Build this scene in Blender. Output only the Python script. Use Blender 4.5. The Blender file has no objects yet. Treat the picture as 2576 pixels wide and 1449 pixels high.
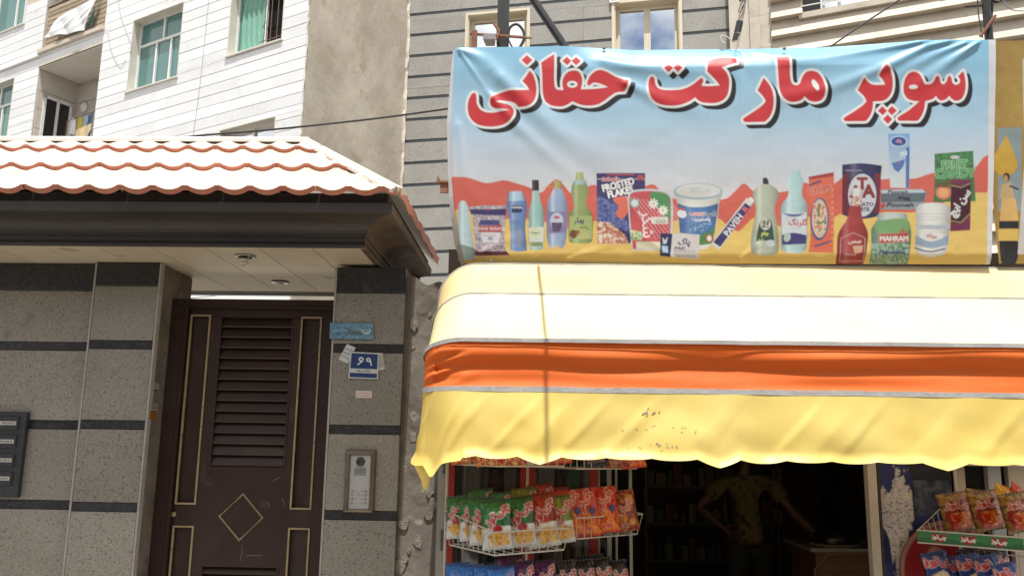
import bpy, bmesh, math, random
import numpy as np
from mathutils import Vector, Matrix, noise as mnoise
random.seed(7); rng = np.random.default_rng(7)
SC = bpy.context.scene
COL = SC.collection
R = math.radians

# ------------------------------------------------------------------ camera
FPX, CX, CY = 2150.0, 1288.0, 724.5           # focal length and centre, in units of a 2576 px wide picture
PITCH, ROLL = R(10.7), R(0.9)
CAM_MAT = Matrix.Translation((0, 0, 1.6)) @ Matrix.Rotation(R(90) + PITCH, 4, 'X') @ Matrix.Rotation(ROLL, 4, 'Z')
cam_data = bpy.data.cameras.new('camera'); cam = bpy.data.objects.new('camera', cam_data); COL.objects.link(cam)
cam.matrix_world = CAM_MAT
cam_data.sensor_width = 36; cam_data.lens = FPX / 2576 * 36; cam_data.clip_end = 500; cam_data.clip_start = 0.05
SC.camera = cam
CAM_INV = CAM_MAT.inverted(); CAM_P = CAM_MAT.translation; CAM_R = CAM_MAT.to_3x3()

# ------------------------------------------------------------------ sky, sun, exposure
SUN_AZ, SUN_EL = R(-2), R(73)                 # azimuth measured from behind the camera, + = to the left
w = bpy.data.worlds.new('World'); SC.world = w; w.use_nodes = True
nt = w.node_tree; nt.nodes.clear()
wo = nt.nodes.new('ShaderNodeOutputWorld'); bg = nt.nodes.new('ShaderNodeBackground'); sky = nt.nodes.new('ShaderNodeTexSky')
sky.sky_type = 'NISHITA'; sky.sun_disc = False; sky.sun_elevation = SUN_EL; sky.sun_rotation = R(180) + SUN_AZ
sky.air_density = 1.0; sky.dust_density = 1.5
tc = nt.nodes.new('ShaderNodeTexCoord'); mp = nt.nodes.new('ShaderNodeMapping'); mp.inputs['Scale'].default_value = (1, 1, 2.2)
cn = nt.nodes.new('ShaderNodeTexNoise'); cn.inputs['Scale'].default_value = 3.2; cn.inputs['Detail'].default_value = 8; cn.inputs['Roughness'].default_value = .6
cr = nt.nodes.new('ShaderNodeValToRGB'); cr.color_ramp.elements[0].position = .33; cr.color_ramp.elements[1].position = .55
mx = nt.nodes.new('ShaderNodeMixRGB'); mx.inputs['Color2'].default_value = (15.0, 14.7, 14.2, 1)
nt.links.new(tc.outputs['Generated'], mp.inputs['Vector']); nt.links.new(mp.outputs['Vector'], cn.inputs['Vector'])
nt.links.new(cn.outputs['Fac'], cr.inputs['Fac']); nt.links.new(cr.outputs['Color'], mx.inputs['Fac'])
nt.links.new(sky.outputs['Color'], mx.inputs['Color1']); nt.links.new(mx.outputs['Color'], bg.inputs['Color'])
bg.inputs['Strength'].default_value = 0.062; nt.links.new(bg.outputs[0], wo.inputs[0])
sd = bpy.data.lights.new('sun', 'SUN'); sd.energy = 5.0; sd.angle = R(0.5); sd.color = (1.0, 0.97, 0.92)
sun = bpy.data.objects.new('sun', sd); COL.objects.link(sun)
SUN_DIR = Vector((-math.sin(SUN_AZ) * math.cos(SUN_EL), -math.cos(SUN_AZ) * math.cos(SUN_EL), math.sin(SUN_EL)))
sun.rotation_euler = SUN_DIR.to_track_quat('Z', 'Y').to_euler(); sun.location = (0, -3, 12)
vs = SC.view_settings
vs.view_transform = 'Standard'; vs.look = 'None'; vs.exposure = 0.52; vs.gamma = 1; vs.use_curve_mapping = False
SC.cycles.max_bounces = 6; SC.cycles.diffuse_bounces = 4; SC.cycles.glossy_bounces = 3; SC.cycles.transmission_bounces = 4
SC.cycles.transparent_max_bounces = 6; SC.cycles.caustics_reflective = False; SC.cycles.caustics_refractive = False
SC.cycles.use_denoising = True

# ------------------------------------------------------------------ measuring helpers
def ray(x, y):
    return (CAM_R @ Vector(((x - CX) / FPX, -(y - CY) / FPX, -1))).normalized()
def hit(x, y, p0, n):
    d = ray(x, y); t = (Vector(p0) - CAM_P).dot(n) / d.dot(n); return CAM_P + d * t
def proj(P):
    q = CAM_INV @ Vector(P); return (CX + FPX * q.x / -q.z, CY - FPX * q.y / -q.z)
UP = Vector((0, 0, 1))
class Plane:
    """a vertical plane: local x along it to the right, y into it (away from the street), z up"""
    def __init__(s, yaw, px=None, dist=None, origin=None):
        s.yaw = R(yaw); s.u = Vector((math.cos(s.yaw), -math.sin(s.yaw), 0)); s.v = Vector((math.sin(s.yaw), math.cos(s.yaw), 0))
        if origin is None:
            d = ray(*px); origin = CAM_P + d * (dist / d.y)
        s.o = Vector((origin[0], origin[1], 0))
    def loc(s, P):
        q = Vector(P) - s.o; return Vector((q.dot(s.u), q.dot(s.v), q.z))
    def wld(s, q): return s.o + s.u * q[0] + s.v * q[1] + UP * q[2]
    def at(s, x, y, dep=0.0):                 # the point of the face at this depth
        return s.loc(hit(x, y, s.o + s.v * dep, s.v))
    def atz(s, x, y, z): return s.loc(hit(x, y, (0, 0, z), UP))
    def atu(s, x, y, u): return s.loc(hit(x, y, s.o + s.u * u, s.u))
    def px(s, q): return proj(s.wld(q))

# ------------------------------------------------------------------ object helpers
FRAME = {}
def _root(o):
    while o.parent is not None: o = o.parent
    return o
def tag(o, label, cat, group=None, kind=None):
    if label: o['label'] = label
    if cat: o['category'] = cat
    if group: o['group'] = group
    if kind: o['kind'] = kind
    return o
def thing(name, label, cat, plane, org=(0, 0, 0), group=None):
    o = bpy.data.objects.new(name, None); COL.objects.link(o); o.empty_display_size = .1
    o.location = plane.wld(org); o.rotation_euler = (0, 0, -plane.yaw)
    FRAME[o.name] = Vector(org); o['kind'] = 'thing'
    return tag(o, label, cat, group)
def link(name, me, mats, parent):
    o = bpy.data.objects.new(name, me); COL.objects.link(o)
    if mats is not None:
        for m in (mats if isinstance(mats, (list, tuple)) else [mats]): me.materials.append(m)
    if parent is not None: o.parent = parent
    return o
WORLD = Plane(0, origin=(0, 0, 0))

class MB:
    """collects faces for ONE mesh"""
    def __init__(s): s.v = []; s.f = []; s.m = []; s.mi = 0
    def add(s, vs_, fs_):
        b = len(s.v); s.v += [tuple(p) for p in vs_]
        for f in fs_: s.f.append(tuple(b + i for i in f)); s.m.append(s.mi)
        return s
    def box(s, x0, x1, y0, y1, z0, z1, c=0.0):
        if c <= 0:
            return s.add([(x, y, z) for x in (x0, x1) for y in (y0, y1) for z in (z0, z1)],
                         [(0, 1, 3, 2), (4, 6, 7, 5), (0, 4, 5, 1), (2, 3, 7, 6), (0, 2, 6, 4), (1, 5, 7, 3)])
        # front edges (towards -y) chamfered
        a = [(x0, y0 + c, z0), (x1, y0 + c, z0), (x1, y0 + c, z1), (x0, y0 + c, z1)]
        b = [(x0 + c, y0, z0 + c), (x1 - c, y0, z0 + c), (x1 - c, y0, z1 - c), (x0 + c, y0, z1 - c)]
        k = [(x0, y1, z0), (x1, y1, z0), (x1, y1, z1), (x0, y1, z1)]
        return s.add(a + b + k, [(4, 5, 6, 7), (0, 1, 5, 4), (1, 2, 6, 5), (2, 3, 7, 6), (3, 0, 4, 7),
                                 (0, 8, 9, 1), (1, 9, 10, 2), (2, 10, 11, 3), (3, 11, 8, 0), (8, 11, 10, 9)])
    def tube(s, pts, r, seg=8, closed=False, caps=True, flat=1.0):
        P = [Vector(p) for p in pts]; n = len(P); rings = []; ref = None
        for i in range(n):
            a = P[i - 1] if (i > 0 or closed) else P[i]; b = P[(i + 1) % n] if (i < n - 1 or closed) else P[i]
            t = (b - a); t = t.normalized() if t.length > 1e-9 else Vector((0, 0, 1))
            if ref is None: ref = Vector((0, 0, 1)) if abs(t.z) < .9 else Vector((1, 0, 0))
            x = (ref - t * ref.dot(t))
            if x.length < 1e-6: x = Vector((1, 0, 0)) - t * t.x
            x.normalize(); ref = x; y = t.cross(x)
            rr = r[i] if isinstance(r, (list, tuple)) else r
            rings.append([P[i] + (x * math.cos(2 * math.pi * k / seg) + y * flat * math.sin(2 * math.pi * k / seg)) * rr for k in range(seg)])
        vs_ = [p for ring in rings for p in ring]; fs_ = []
        for i in range(n if closed else n - 1):
            j = (i + 1) % n
            for k in range(seg): fs_.append((i * seg + k, i * seg + (k + 1) % seg, j * seg + (k + 1) % seg, j * seg + k))
        if caps and not closed: fs_.append(tuple(range(seg))[::-1]); fs_.append(tuple((n - 1) * seg + k for k in range(seg)))
        return s.add(vs_, fs_)
    def lathe(s, prof, c=(0, 0, 0), axis='z', seg=16, caps=True):
        vs_ = []; fs_ = []
        for (r, h) in prof:
            for k in range(seg):
                a = 2 * math.pi * k / seg; p = (r * math.cos(a), r * math.sin(a), h)
                if axis == 'y': p = (p[0], h, p[1])
                if axis == 'x': p = (h, p[0], p[1])
                vs_.append((c[0] + p[0], c[1] + p[1], c[2] + p[2]))
        for i in range(len(prof) - 1):
            for k in range(seg): fs_.append((i * seg + k, i * seg + (k + 1) % seg, (i + 1) * seg + (k + 1) % seg, (i + 1) * seg + k))
        if caps: fs_.append(tuple(range(seg))); fs_.append(tuple((len(prof) - 1) * seg + k for k in range(seg)))
        return s.add(vs_, fs_)
    def grid(s, fn, nu, nv, close_u=False):
        vs_ = [fn(i / nu, j / nv) for j in range(nv + 1) for i in range(nu + 1)]; fs_ = []
        for j in range(nv):
            for i in range(nu):
                a = j * (nu + 1) + i; fs_.append((a, a + 1, a + nu + 2, a + nu + 1))
        return s.add(vs_, fs_)
    def quad(s, a, b, c, d): return s.add([a, b, c, d], [(0, 1, 2, 3)])
    def prism(s, poly, y0, y1):               # polygon in (x, z) extruded along y
        n = len(poly)
        return s.add([(p[0], y0, p[1]) for p in poly] + [(p[0], y1, p[1]) for p in poly],
                     [tuple(range(n)), tuple(range(2 * n - 1, n - 1, -1))] + [(i, i + n, (i + 1) % n + n, (i + 1) % n) for i in range(n)])
    def mesh(s, name, org=Vector((0, 0, 0)), smooth=False, fix=True):
        me = bpy.data.meshes.new(name)
        me.from_pydata([(p[0] - org[0], p[1] - org[1], p[2] - org[2]) for p in s.v], [], s.f)
        me.polygons.foreach_set('material_index', s.m)
        if fix:
            bm = bmesh.new(); bm.from_mesh(me); bmesh.ops.recalc_face_normals(bm, faces=bm.faces); bm.to_mesh(me); bm.free()
        if smooth: me.polygons.foreach_set('use_smooth', [True] * len(me.polygons))
        me.update(); return me
    def build(s, name, mats, parent, smooth=False, label=None, angle=None, fix=True, kind=None):
        org = FRAME.get(_root(parent).name, Vector((0, 0, 0)))
        me = s.mesh(name, org, smooth or angle is not None, fix); o = link(name, me, mats, parent)
        if angle is not None: me.set_sharp_from_angle(angle=R(angle))
        if label: o['label'] = label
        if kind: o['kind'] = kind
        return o
    def single(s, name, mats, label, cat, plane, org=(0, 0, 0), group=None, smooth=False, angle=None, kind=None, fix=True):
        me = s.mesh(name, Vector(org), smooth or angle is not None, fix); o = link(name, me, mats, None)
        if angle is not None: me.set_sharp_from_angle(angle=R(angle))
        o.location = plane.wld(org); o.rotation_euler = (0, 0, -plane.yaw); FRAME[o.name] = Vector(org)
        return tag(o, label, cat, group, kind)

def B(x0, x1, y0, y1, z0, z1, c=0.0): return MB().box(x0, x1, y0, y1, z0, z1, c)

# ------------------------------------------------------------------ materials
def lin(c): return tuple(((v / 255 + .055) / 1.055) ** 2.4 if v / 255 > .04045 else v / 255 / 12.92 for v in c)
MATS = {}
def N(nt_, typ, **kw):
    n = nt_.nodes.new(typ)
    for k, v_ in kw.items():
        if k in n.inputs: n.inputs[k].default_value = v_
        else: setattr(n, k, v_)
    return n
def newmat(name):
    m = bpy.data.materials.new(name); m.use_nodes = True; t = m.node_tree
    return m, t, t.nodes['Principled BSDF']
def mat(name, c1, c2=None, scale=6.0, rough=.6, bump=0.0, bscale=40.0, spec=.5, metal=0.0, vary=0.0, stretch=(1, 1, 1), lo=.35, hi=.65,
        spots=None, spot_scale=90.0, spot_at=.62, transl=0.0, coat=0.0, alpha=1.0, fine=0.0):
    """a plain surface: two tones mixed by noise, an optional third tone in spots, per-piece variation, fine relief"""
    if name in MATS: return MATS[name]
    m, t, p = newmat(name); L = t.links.new
    co = N(t, 'ShaderNodeTexCoord'); mp_ = N(t, 'ShaderNodeMapping', Scale=stretch); oi = N(t, 'ShaderNodeObjectInfo')
    add = N(t, 'ShaderNodeVectorMath', operation='ADD'); mul = N(t, 'ShaderNodeMath', operation='MULTIPLY'); mul.inputs[1].default_value = 37.0 if vary else 0.0
    L(oi.outputs['Random'], mul.inputs[0]); L(co.outputs['Object'], add.inputs[0]); L(mul.outputs[0], add.inputs[1]); L(add.outputs[0], mp_.inputs['Vector'])
    n1 = N(t, 'ShaderNodeTexNoise', Scale=scale, Detail=6.0, Roughness=.6); L(mp_.outputs[0], n1.inputs['Vector'])
    rmp = N(t, 'ShaderNodeValToRGB'); rmp.color_ramp.elements[0].position = lo; rmp.color_ramp.elements[1].position = hi
    rmp.color_ramp.elements[0].color = (*c1, 1); rmp.color_ramp.elements[1].color = (*(c2 or c1), 1)
    L(n1.outputs['Fac'], rmp.inputs['Fac']); col = rmp.outputs['Color']
    if spots:
        for k, (sc_, pos, cc) in enumerate(spots):
            ns = N(t, 'ShaderNodeTexNoise', Scale=sc_, Detail=2.0, Roughness=.5); L(add.outputs[0], ns.inputs['Vector'])
            rs = N(t, 'ShaderNodeValToRGB'); rs.color_ramp.elements[0].position = pos; rs.color_ramp.elements[1].position = pos + .06
            rs.color_ramp.elements[0].color = (0, 0, 0, 1); rs.color_ramp.elements[1].color = (1, 1, 1, 1); L(ns.outputs['Fac'], rs.inputs['Fac'])
            mxs = N(t, 'ShaderNodeMixRGB'); mxs.inputs['Color2'].default_value = (*cc, 1); L(rs.outputs['Color'], mxs.inputs['Fac']); L(col, mxs.inputs['Color1']); col = mxs.outputs['Color']
    if vary:
        mr = N(t, 'ShaderNodeMapRange'); mr.inputs['To Min'].default_value = 1 - vary; mr.inputs['To Max'].default_value = 1 + vary
        L(oi.outputs['Random'], mr.inputs['Value']); hv = N(t, 'ShaderNodeHueSaturation'); L(mr.outputs[0], hv.inputs['Value']); L(col, hv.inputs['Color']); col = hv.outputs['Color']
    L(col, p.inputs['Base Color'])
    p.inputs['Roughness'].default_value = rough; p.inputs['Specular IOR Level'].default_value = spec; p.inputs['Metallic'].default_value = metal
    p.inputs['Coat Weight'].default_value = coat; p.inputs['Coat Roughness'].default_value = .25
    if bump:
        nb = N(t, 'ShaderNodeTexNoise', Scale=bscale, Detail=5.0, Roughness=.65); L(mp_.outputs[0], nb.inputs['Vector'])
        bp = N(t, 'ShaderNodeBump', Strength=bump, Distance=.02); L(nb.outputs['Fac'], bp.inputs['Height']); L(bp.outputs[0], p.inputs['Normal'])
    if transl:
        out = t.nodes['Material Output']; tr = N(t, 'ShaderNodeBsdfTranslucent'); L(col, tr.inputs['Color']); ms = N(t, 'ShaderNodeMixShader', Fac=transl)
        L(p.outputs[0], ms.inputs[1]); L(tr.outputs[0], ms.inputs[2]); L(ms.outputs[0], out.inputs['Surface'])
    MATS[name] = m; return m
def mat_print(name, rough=.45, spec=.5, transl=0.0, bump=0.0, gain=1.0):
    """flat print: the printed colours sit on the mesh as an attribute"""
    if name in MATS: return MATS[name]
    m, t, p = newmat(name); L = t.links.new
    at = N(t, 'ShaderNodeAttribute', attribute_name='print'); L(at.outputs['Color'], p.inputs['Base Color'])
    p.inputs['Roughness'].default_value = rough; p.inputs['Specular IOR Level'].default_value = spec
    if bump:
        co = N(t, 'ShaderNodeTexCoord'); nb = N(t, 'ShaderNodeTexNoise', Scale=9.0, Detail=6.0, Roughness=.6); L(co.outputs['Object'], nb.inputs['Vector'])
        bp = N(t, 'ShaderNodeBump', Strength=bump, Distance=.03); L(nb.outputs['Fac'], bp.inputs['Height']); L(bp.outputs[0], p.inputs['Normal'])
    if transl:
        out = t.nodes['Material Output']; tr = N(t, 'ShaderNodeBsdfTranslucent'); L(at.outputs['Color'], tr.inputs['Color']); ms = N(t, 'ShaderNodeMixShader', Fac=transl)
        L(p.outputs[0], ms.inputs[1]); L(tr.outputs[0], ms.inputs[2]); L(ms.outputs[0], out.inputs['Surface'])
    MATS[name] = m; return m
def mat_glass(name, tint=(.03, .04, .045), rough=.03, alpha=.25, spec=.9):
    """window glass: clear pane with a mirror-like face"""
    if name in MATS: return MATS[name]
    m, t, p = newmat(name); p.inputs['Base Color'].default_value = (*tint, 1); p.inputs['Roughness'].default_value = rough
    p.inputs['Specular IOR Level'].default_value = spec; p.inputs['Alpha'].default_value = alpha; p.inputs['IOR'].default_value = 1.6
    MATS[name] = m; return m

# ------------------------------------------------------------------ flat print drawing (colours computed per point, no image files)
class Art:
    def __init__(s, x0, y0, x1, y1, step=1.0, bg=(1, 1, 1)):
        s.x0, s.y0, s.st = x0, y0, step
        s.W = int((x1 - x0) / step) + 1; s.H = int((y1 - y0) / step) + 1
        s.X, s.Y = np.meshgrid(x0 + np.arange(s.W) * step, y0 + np.arange(s.H) * step)
        s.c = np.empty((s.H, s.W, 3)); s.c[:] = bg; s.t = lambda p: p
    def crop(s, ox, oy, sc, k=0.858667): s.t = lambda p: ((ox + p[0] / sc) * k, (oy + p[1] / sc) * k); s.k = k / sc; return s
    def sdf(s, polys, pad=3.0):
        A = np.array([p for po in polys for p in po]); x0, y0 = A.min(0) - pad; x1, y1 = A.max(0) + pad
        i0 = max(0, int((x0 - s.x0) / s.st)); i1 = min(s.W, int((x1 - s.x0) / s.st) + 2); j0 = max(0, int((y0 - s.y0) / s.st)); j1 = min(s.H, int((y1 - s.y0) / s.st) + 2)
        if i1 <= i0 or j1 <= j0: return None
        sl = (slice(j0, j1), slice(i0, i1)); X = s.X[sl]; Y = s.Y[sl]
        d2 = np.full(X.shape, 1e18); ins = np.zeros(X.shape, bool)
        for po in polys:
            n = len(po)
            for i in range(n):
                (ax, ay), (bx, by) = po[i], po[(i + 1) % n]; ex, ey = bx - ax, by - ay; l2 = ex * ex + ey * ey
                if l2 < 1e-12: continue
                tt = np.clip(((X - ax) * ex + (Y - ay) * ey) / l2, 0, 1); d2 = np.minimum(d2, (X - ax - tt * ex) ** 2 + (Y - ay - tt * ey) ** 2)
                c = (ay > Y) != (by > Y); 
                if ey: ins ^= c & (X < ex * (Y - ay) / ey + ax)
        d = np.sqrt(d2); return sl, np.where(ins, -d, d)
    def put(s, sl, a, col):
        a = a[..., None]; X = s.X[sl]; Y = s.Y[sl]
        cc = col(X, Y) if callable(col) else np.array(col); s.c[sl] = s.c[sl] * (1 - a) + cc * a
    def polys(s, pp, col, grow=0.0, alpha=1.0, soft=1.0, raw=False):
        if not raw: pp = [[s.t(p) for p in po] for po in pp]
        r_ = s.sdf(pp, pad=grow + 3 * soft * s.st)
        if r_ is None: return
        sl, d = r_; s.put(sl, np.clip(.5 - (d - grow) / (soft * s.st), 0, 1) * alpha, col)
    def poly(s, po, col, **k): s.polys([po], col, **k)
    def ell(s, cx, cy, rx, ry, col, rot=0.0, **k):
        c_, n_ = math.cos(rot), math.sin(rot)
        s.poly([(cx + rx * math.cos(a) * c_ - ry * math.sin(a) * n_, cy + rx * math.cos(a) * n_ + ry * math.sin(a) * c_) for a in np.linspace(0, 2 * math.pi, 28, endpoint=False)], col, **k)
    def rect(s, x0, y0, x1, y1, col, **k): s.poly([(x0, y0), (x1, y0), (x1, y1), (x0, y1)], col, **k)
    def line(s, pts, w_, col, alpha=1.0):
        pts = [s.t(p) for p in pts]; A = np.array(pts); pad = w_ + 2 * s.st; x0, y0 = A.min(0) - pad; x1, y1 = A.max(0) + pad
        i0 = max(0, int((x0 - s.x0) / s.st)); i1 = min(s.W, int((x1 - s.x0) / s.st) + 2); j0 = max(0, int((y0 - s.y0) / s.st)); j1 = min(s.H, int((y1 - s.y0) / s.st) + 2)
        if i1 <= i0 or j1 <= j0: return
        sl = (slice(j0, j1), slice(i0, i1)); X = s.X[sl]; Y = s.Y[sl]; d2 = np.full(X.shape, 1e18)
        for (ax, ay), (bx, by) in zip(pts[:-1], pts[1:]):
            ex, ey = bx - ax, by - ay; l2 = ex * ex + ey * ey + 1e-12; tt = np.clip(((X - ax) * ex + (Y - ay) * ey) / l2, 0, 1)
            d2 = np.minimum(d2, (X - ax - tt * ex) ** 2 + (Y - ay - tt * ey) ** 2)
        s.put(sl, np.clip(.5 - (np.sqrt(d2) - w_ / 2) / s.st, 0, 1) * alpha, col)
    def text(s, txt, cx, cy, size, col, rot=0.0, sx=1.0, shear=0.0, outline=None, ow=0.0, bold=0.0, alpha=1.0):
        loops, (x0, x1, y0, y1) = glyphs(txt); k = size / max(1e-6, y1 - y0); mx_, my_ = (x0 + x1) / 2, (y0 + y1) / 2; c_, n_ = math.cos(rot), math.sin(rot); pp = []
        for lp in loops:
            q = []
            for (x, y) in lp:
                a, b = (x - mx_) * k * sx + (y - my_) * k * shear, -(y - my_) * k; q.append((cx + a * c_ - b * n_, cy + a * n_ + b * c_))
            pp.append(q)
        if outline is not None: s.polys(pp, outline, grow=ow, alpha=alpha)
        s.polys(pp, col, grow=bold, alpha=alpha)
    def noise(s, sl_pts, cols, scale, amount=1.0, grow=0.0):
        """mottled print inside a polygon"""
        r_ = s.sdf([[s.t(p) for p in sl_pts]])
        if r_ is None: return
        sl, d = r_; X, Y = s.X[sl], s.Y[sl]; a = np.clip(.5 - d / s.st, 0, 1) * amount
        h = vnoise(X / scale, Y / scale); idx = np.clip((h * len(cols)).astype(int), 0, len(cols) - 1); cc = np.array(cols)[idx]
        s.c[sl] = s.c[sl] * (1 - a[..., None]) + cc * a[..., None]
    def sample(s, px, py):
        fx = np.clip((px - s.x0) / s.st, 0, s.W - 1.001); fy = np.clip((py - s.y0) / s.st, 0, s.H - 1.001)
        i = fx.astype(int); j = fy.astype(int); a = (fx - i)[..., None]; b = (fy - j)[..., None]
        return (s.c[j, i] * (1 - a) + s.c[j, i + 1] * a) * (1 - b) + (s.c[j + 1, i] * (1 - a) + s.c[j + 1, i + 1] * a) * b
_vt = rng.random((64, 64))
def vnoise(x, y):
    out = 0; amp = .6; tot = 0
    for o in range(3):
        i = np.floor(x).astype(int); j = np.floor(y).astype(int); a = x - i; b = y - j; a = a * a * (3 - 2 * a); b = b * b * (3 - 2 * b)
        g = lambda p, q: _vt[p % 64, q % 64]
        out = out + amp * ((g(i, j) * (1 - a) + g(i + 1, j) * a) * (1 - b) + (g(i, j + 1) * (1 - a) + g(i + 1, j + 1) * a) * b); tot += amp
        x = x * 2.1 + 7; y = y * 2.1 + 3; amp *= .5
    return np.clip((out / tot - .5) * 1.5 + .5, 0, .999)
_gl = {}
def glyphs(txt):
    """outline loops of a word set in the built-in font"""
    if txt in _gl: return _gl[txt]
    cu = bpy.data.curves.new('t', 'FONT'); cu.body = txt; cu.resolution_u = 3; o = bpy.data.objects.new('t', cu); COL.objects.link(o)
    bpy.context.view_layer.update(); dg = bpy.context.evaluated_depsgraph_get(); me = o.evaluated_get(dg).to_mesh()
    cnt = {}
    for p in me.polygons:
        vs_ = list(p.vertices)
        for a, b in zip(vs_, vs_[1:] + vs_[:1]):
            kk = [(round(me.vertices[i].co.x, 5), round(me.vertices[i].co.y, 5)) for i in (a, b)]; e = frozenset(kk); cnt[e] = cnt.get(e, 0) + 1
    adj = {}
    for e, n in cnt.items():
        if n == 1 and len(e) == 2:
            a, b = tuple(e); adj.setdefault(a, []).append(b); adj.setdefault(b, []).append(a)
    loops = []
    while adj:
        a = next(iter(adj)); lp = [a]; cur = a
        while adj.get(cur):
            nx = adj[cur].pop(); adj[nx].remove(cur)
            if not adj[cur]: del adj[cur]
            if nx == a: break
            lp.append(nx); cur = nx
        for q in list(adj):
            if not adj[q]: del adj[q]
        if len(lp) > 2: loops.append(lp)
    bpy.data.objects.remove(o); bpy.data.curves.remove(cu)
    A = np.array([p for l in loops for p in l]) if loops else np.array([[0, 0], [1, 1]])
    _gl[txt] = (loops, (A[:, 0].min(), A[:, 0].max(), A[:, 1].min(), A[:, 1].max())); return _gl[txt]
# joined letter forms (isolated, final, initial, medial) so that Persian words connect; set in drawing order, right to left
_J = {'\u0627': 'FE8D FE8E', '\u0628': 'FE8F FE90 FE91 FE92', '\u067e': 'FB56 FB57 FB58 FB59', '\u062a': 'FE95 FE96 FE97 FE98', '\u062c': 'FE9D FE9E FE9F FEA0', '\u0686': 'FB7A FB7B FB7C FB7D', '\u062d': 'FEA1 FEA2 FEA3 FEA4',
      '\u0631': 'FEAD FEAE', '\u0632': 'FEAF FEB0', '\u0633': 'FEB1 FEB2 FEB3 FEB4', '\u0634': 'FEB5 FEB6 FEB7 FEB8', '\u0641': 'FED1 FED2 FED3 FED4', '\u06a9': 'FB8E FB8F FB90 FB91', '\u06af': 'FB92 FB93 FB94 FB95', '\u0644': 'FEDD FEDE FEDF FEE0',
      '\u0645': 'FEE1 FEE2 FEE3 FEE4', '\u0646': 'FEE5 FEE6 FEE7 FEE8', '\u0648': 'FEED FEEE', '\u0647': 'FEE9 FEEA FEEB FEEC', '\u06cc': 'FBFC FBFD FBFE FBFF'}
def ar(codes):
    w_ = [chr(int(c, 16)) for c in codes.split()]; out = []
    dual = lambda c: c in _J and len(_J[c].split()) == 4
    for i, c in enumerate(w_):
        if c not in _J: out.append(c); continue
        f = _J[c].split(); prev = i > 0 and dual(w_[i - 1]); nxt = i + 1 < len(w_) and w_[i + 1] in _J and len(f) == 4
        out.append(chr(int(f[3 if prev and nxt else 2 if nxt else 1 if prev else 0], 16)))
    return ''.join(out)[::-1]
def printed(name, art, fn, nu, nv, material, parent=None, org=(0, 0, 0), smooth=True, back=False, uv2px=None):
    """a sheet given by fn(s, t) -> (n,3) with the printed colours of art on it; s, t in 0..1 (t down)"""
    s_, t_ = np.meshgrid(np.linspace(0, 1, nu + 1), np.linspace(0, 1, nv + 1)); P = fn(s_.ravel(), t_.ravel()) - np.array(org)
    me = bpy.data.meshes.new(name); n = P.shape[0]; i, j = np.meshgrid(np.arange(nu), np.arange(nv)); a = (j * (nu + 1) + i).ravel()
    F = np.stack([a, a + nu + 1, a + nu + 2, a + 1], 1); nf = len(F)
    me.vertices.add(n); me.vertices.foreach_set('co', P.astype(np.float32).ravel()); me.loops.add(nf * 4); me.loops.foreach_set('vertex_index', F.astype(np.int32).ravel())
    me.polygons.add(nf); me.polygons.foreach_set('loop_start', np.arange(0, nf * 4, 4, dtype=np.int32)); me.polygons.foreach_set('loop_total', np.full(nf, 4, np.int32)); me.update(calc_edges=True)
    if smooth: me.polygons.foreach_set('use_smooth', np.ones(nf, bool))
    if uv2px is not None: px, py = uv2px(s_.ravel(), t_.ravel())
    else: px = art.x0 + s_.ravel() * (art.W - 1) * art.st; py = art.y0 + t_.ravel() * (art.H - 1) * art.st
    C = np.ones((n, 4), np.float32); C[:, :3] = art.sample(px, py)
    at = me.color_attributes.new('print', 'FLOAT_COLOR', 'POINT'); at.data.foreach_set('color', C.ravel()); me.validate(); me.update()
    return link(name, me, material, parent)
def smooth_loop(pts, k=5):
    """closed outline: rounded through plain points, sharp at points marked with a third value"""
    n = len(pts); out = []
    tan = []
    for i in range(n):
        a, b, c = pts[i - 1], pts[i], pts[(i + 1) % n]; tan.append((0, 0) if len(b) > 2 else ((c[0] - a[0]) * .5, (c[1] - a[1]) * .5))
    for i in range(n):
        p, q = pts[i], pts[(i + 1) % n]; d = math.hypot(q[0] - p[0], q[1] - p[1]); 
        def lim(t_): 
            l = math.hypot(*t_); return t_ if l < d or l == 0 else (t_[0] / l * d, t_[1] / l * d)
        m0, m1 = lim(tan[i]), lim(tan[(i + 1) % n])
        if m0 == (0, 0) and m1 == (0, 0): out.append((p[0], p[1])); continue
        for s in range(k):
            t = s / k; h00 = 2 * t**3 - 3 * t**2 + 1; h10 = t**3 - 2 * t**2 + t; h01 = -2 * t**3 + 3 * t**2; h11 = t**3 - t**2
            out.append((h00 * p[0] + h10 * m0[0] + h01 * q[0] + h11 * m1[0], h00 * p[1] + h10 * m0[1] + h01 * q[1] + h11 * m1[1]))
    return out
# ================================================================== ground
street = mat('asphalt', (.085, .078, .068), (.12, .11, .095), scale=3, rough=.9, bump=.3, bscale=80)
pave_m = mat('pavement_tiles', (.27, .245, .21), (.33, .30, .26), scale=4, rough=.85, bump=.15, bscale=60)
G = Plane(2.0, px=(822, 1000), dist=5.4)       # the line of the gate and the shop front
B(-60, 60, -60, 80, -.6, -.12).single('ground', street, None, None, WORLD, kind='structure')
B(-14, 14, -2.2, 30, -.12, 0).single('pavement', pave_m, None, None, G, kind='structure')
B(-14, 14, -2.32, -2.2, -.12, .012).single('kerb', mat('kerb_stone', (.3, .29, .27), (.38, .37, .34), scale=5, rough=.8), None, None, G, kind='structure')

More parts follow.
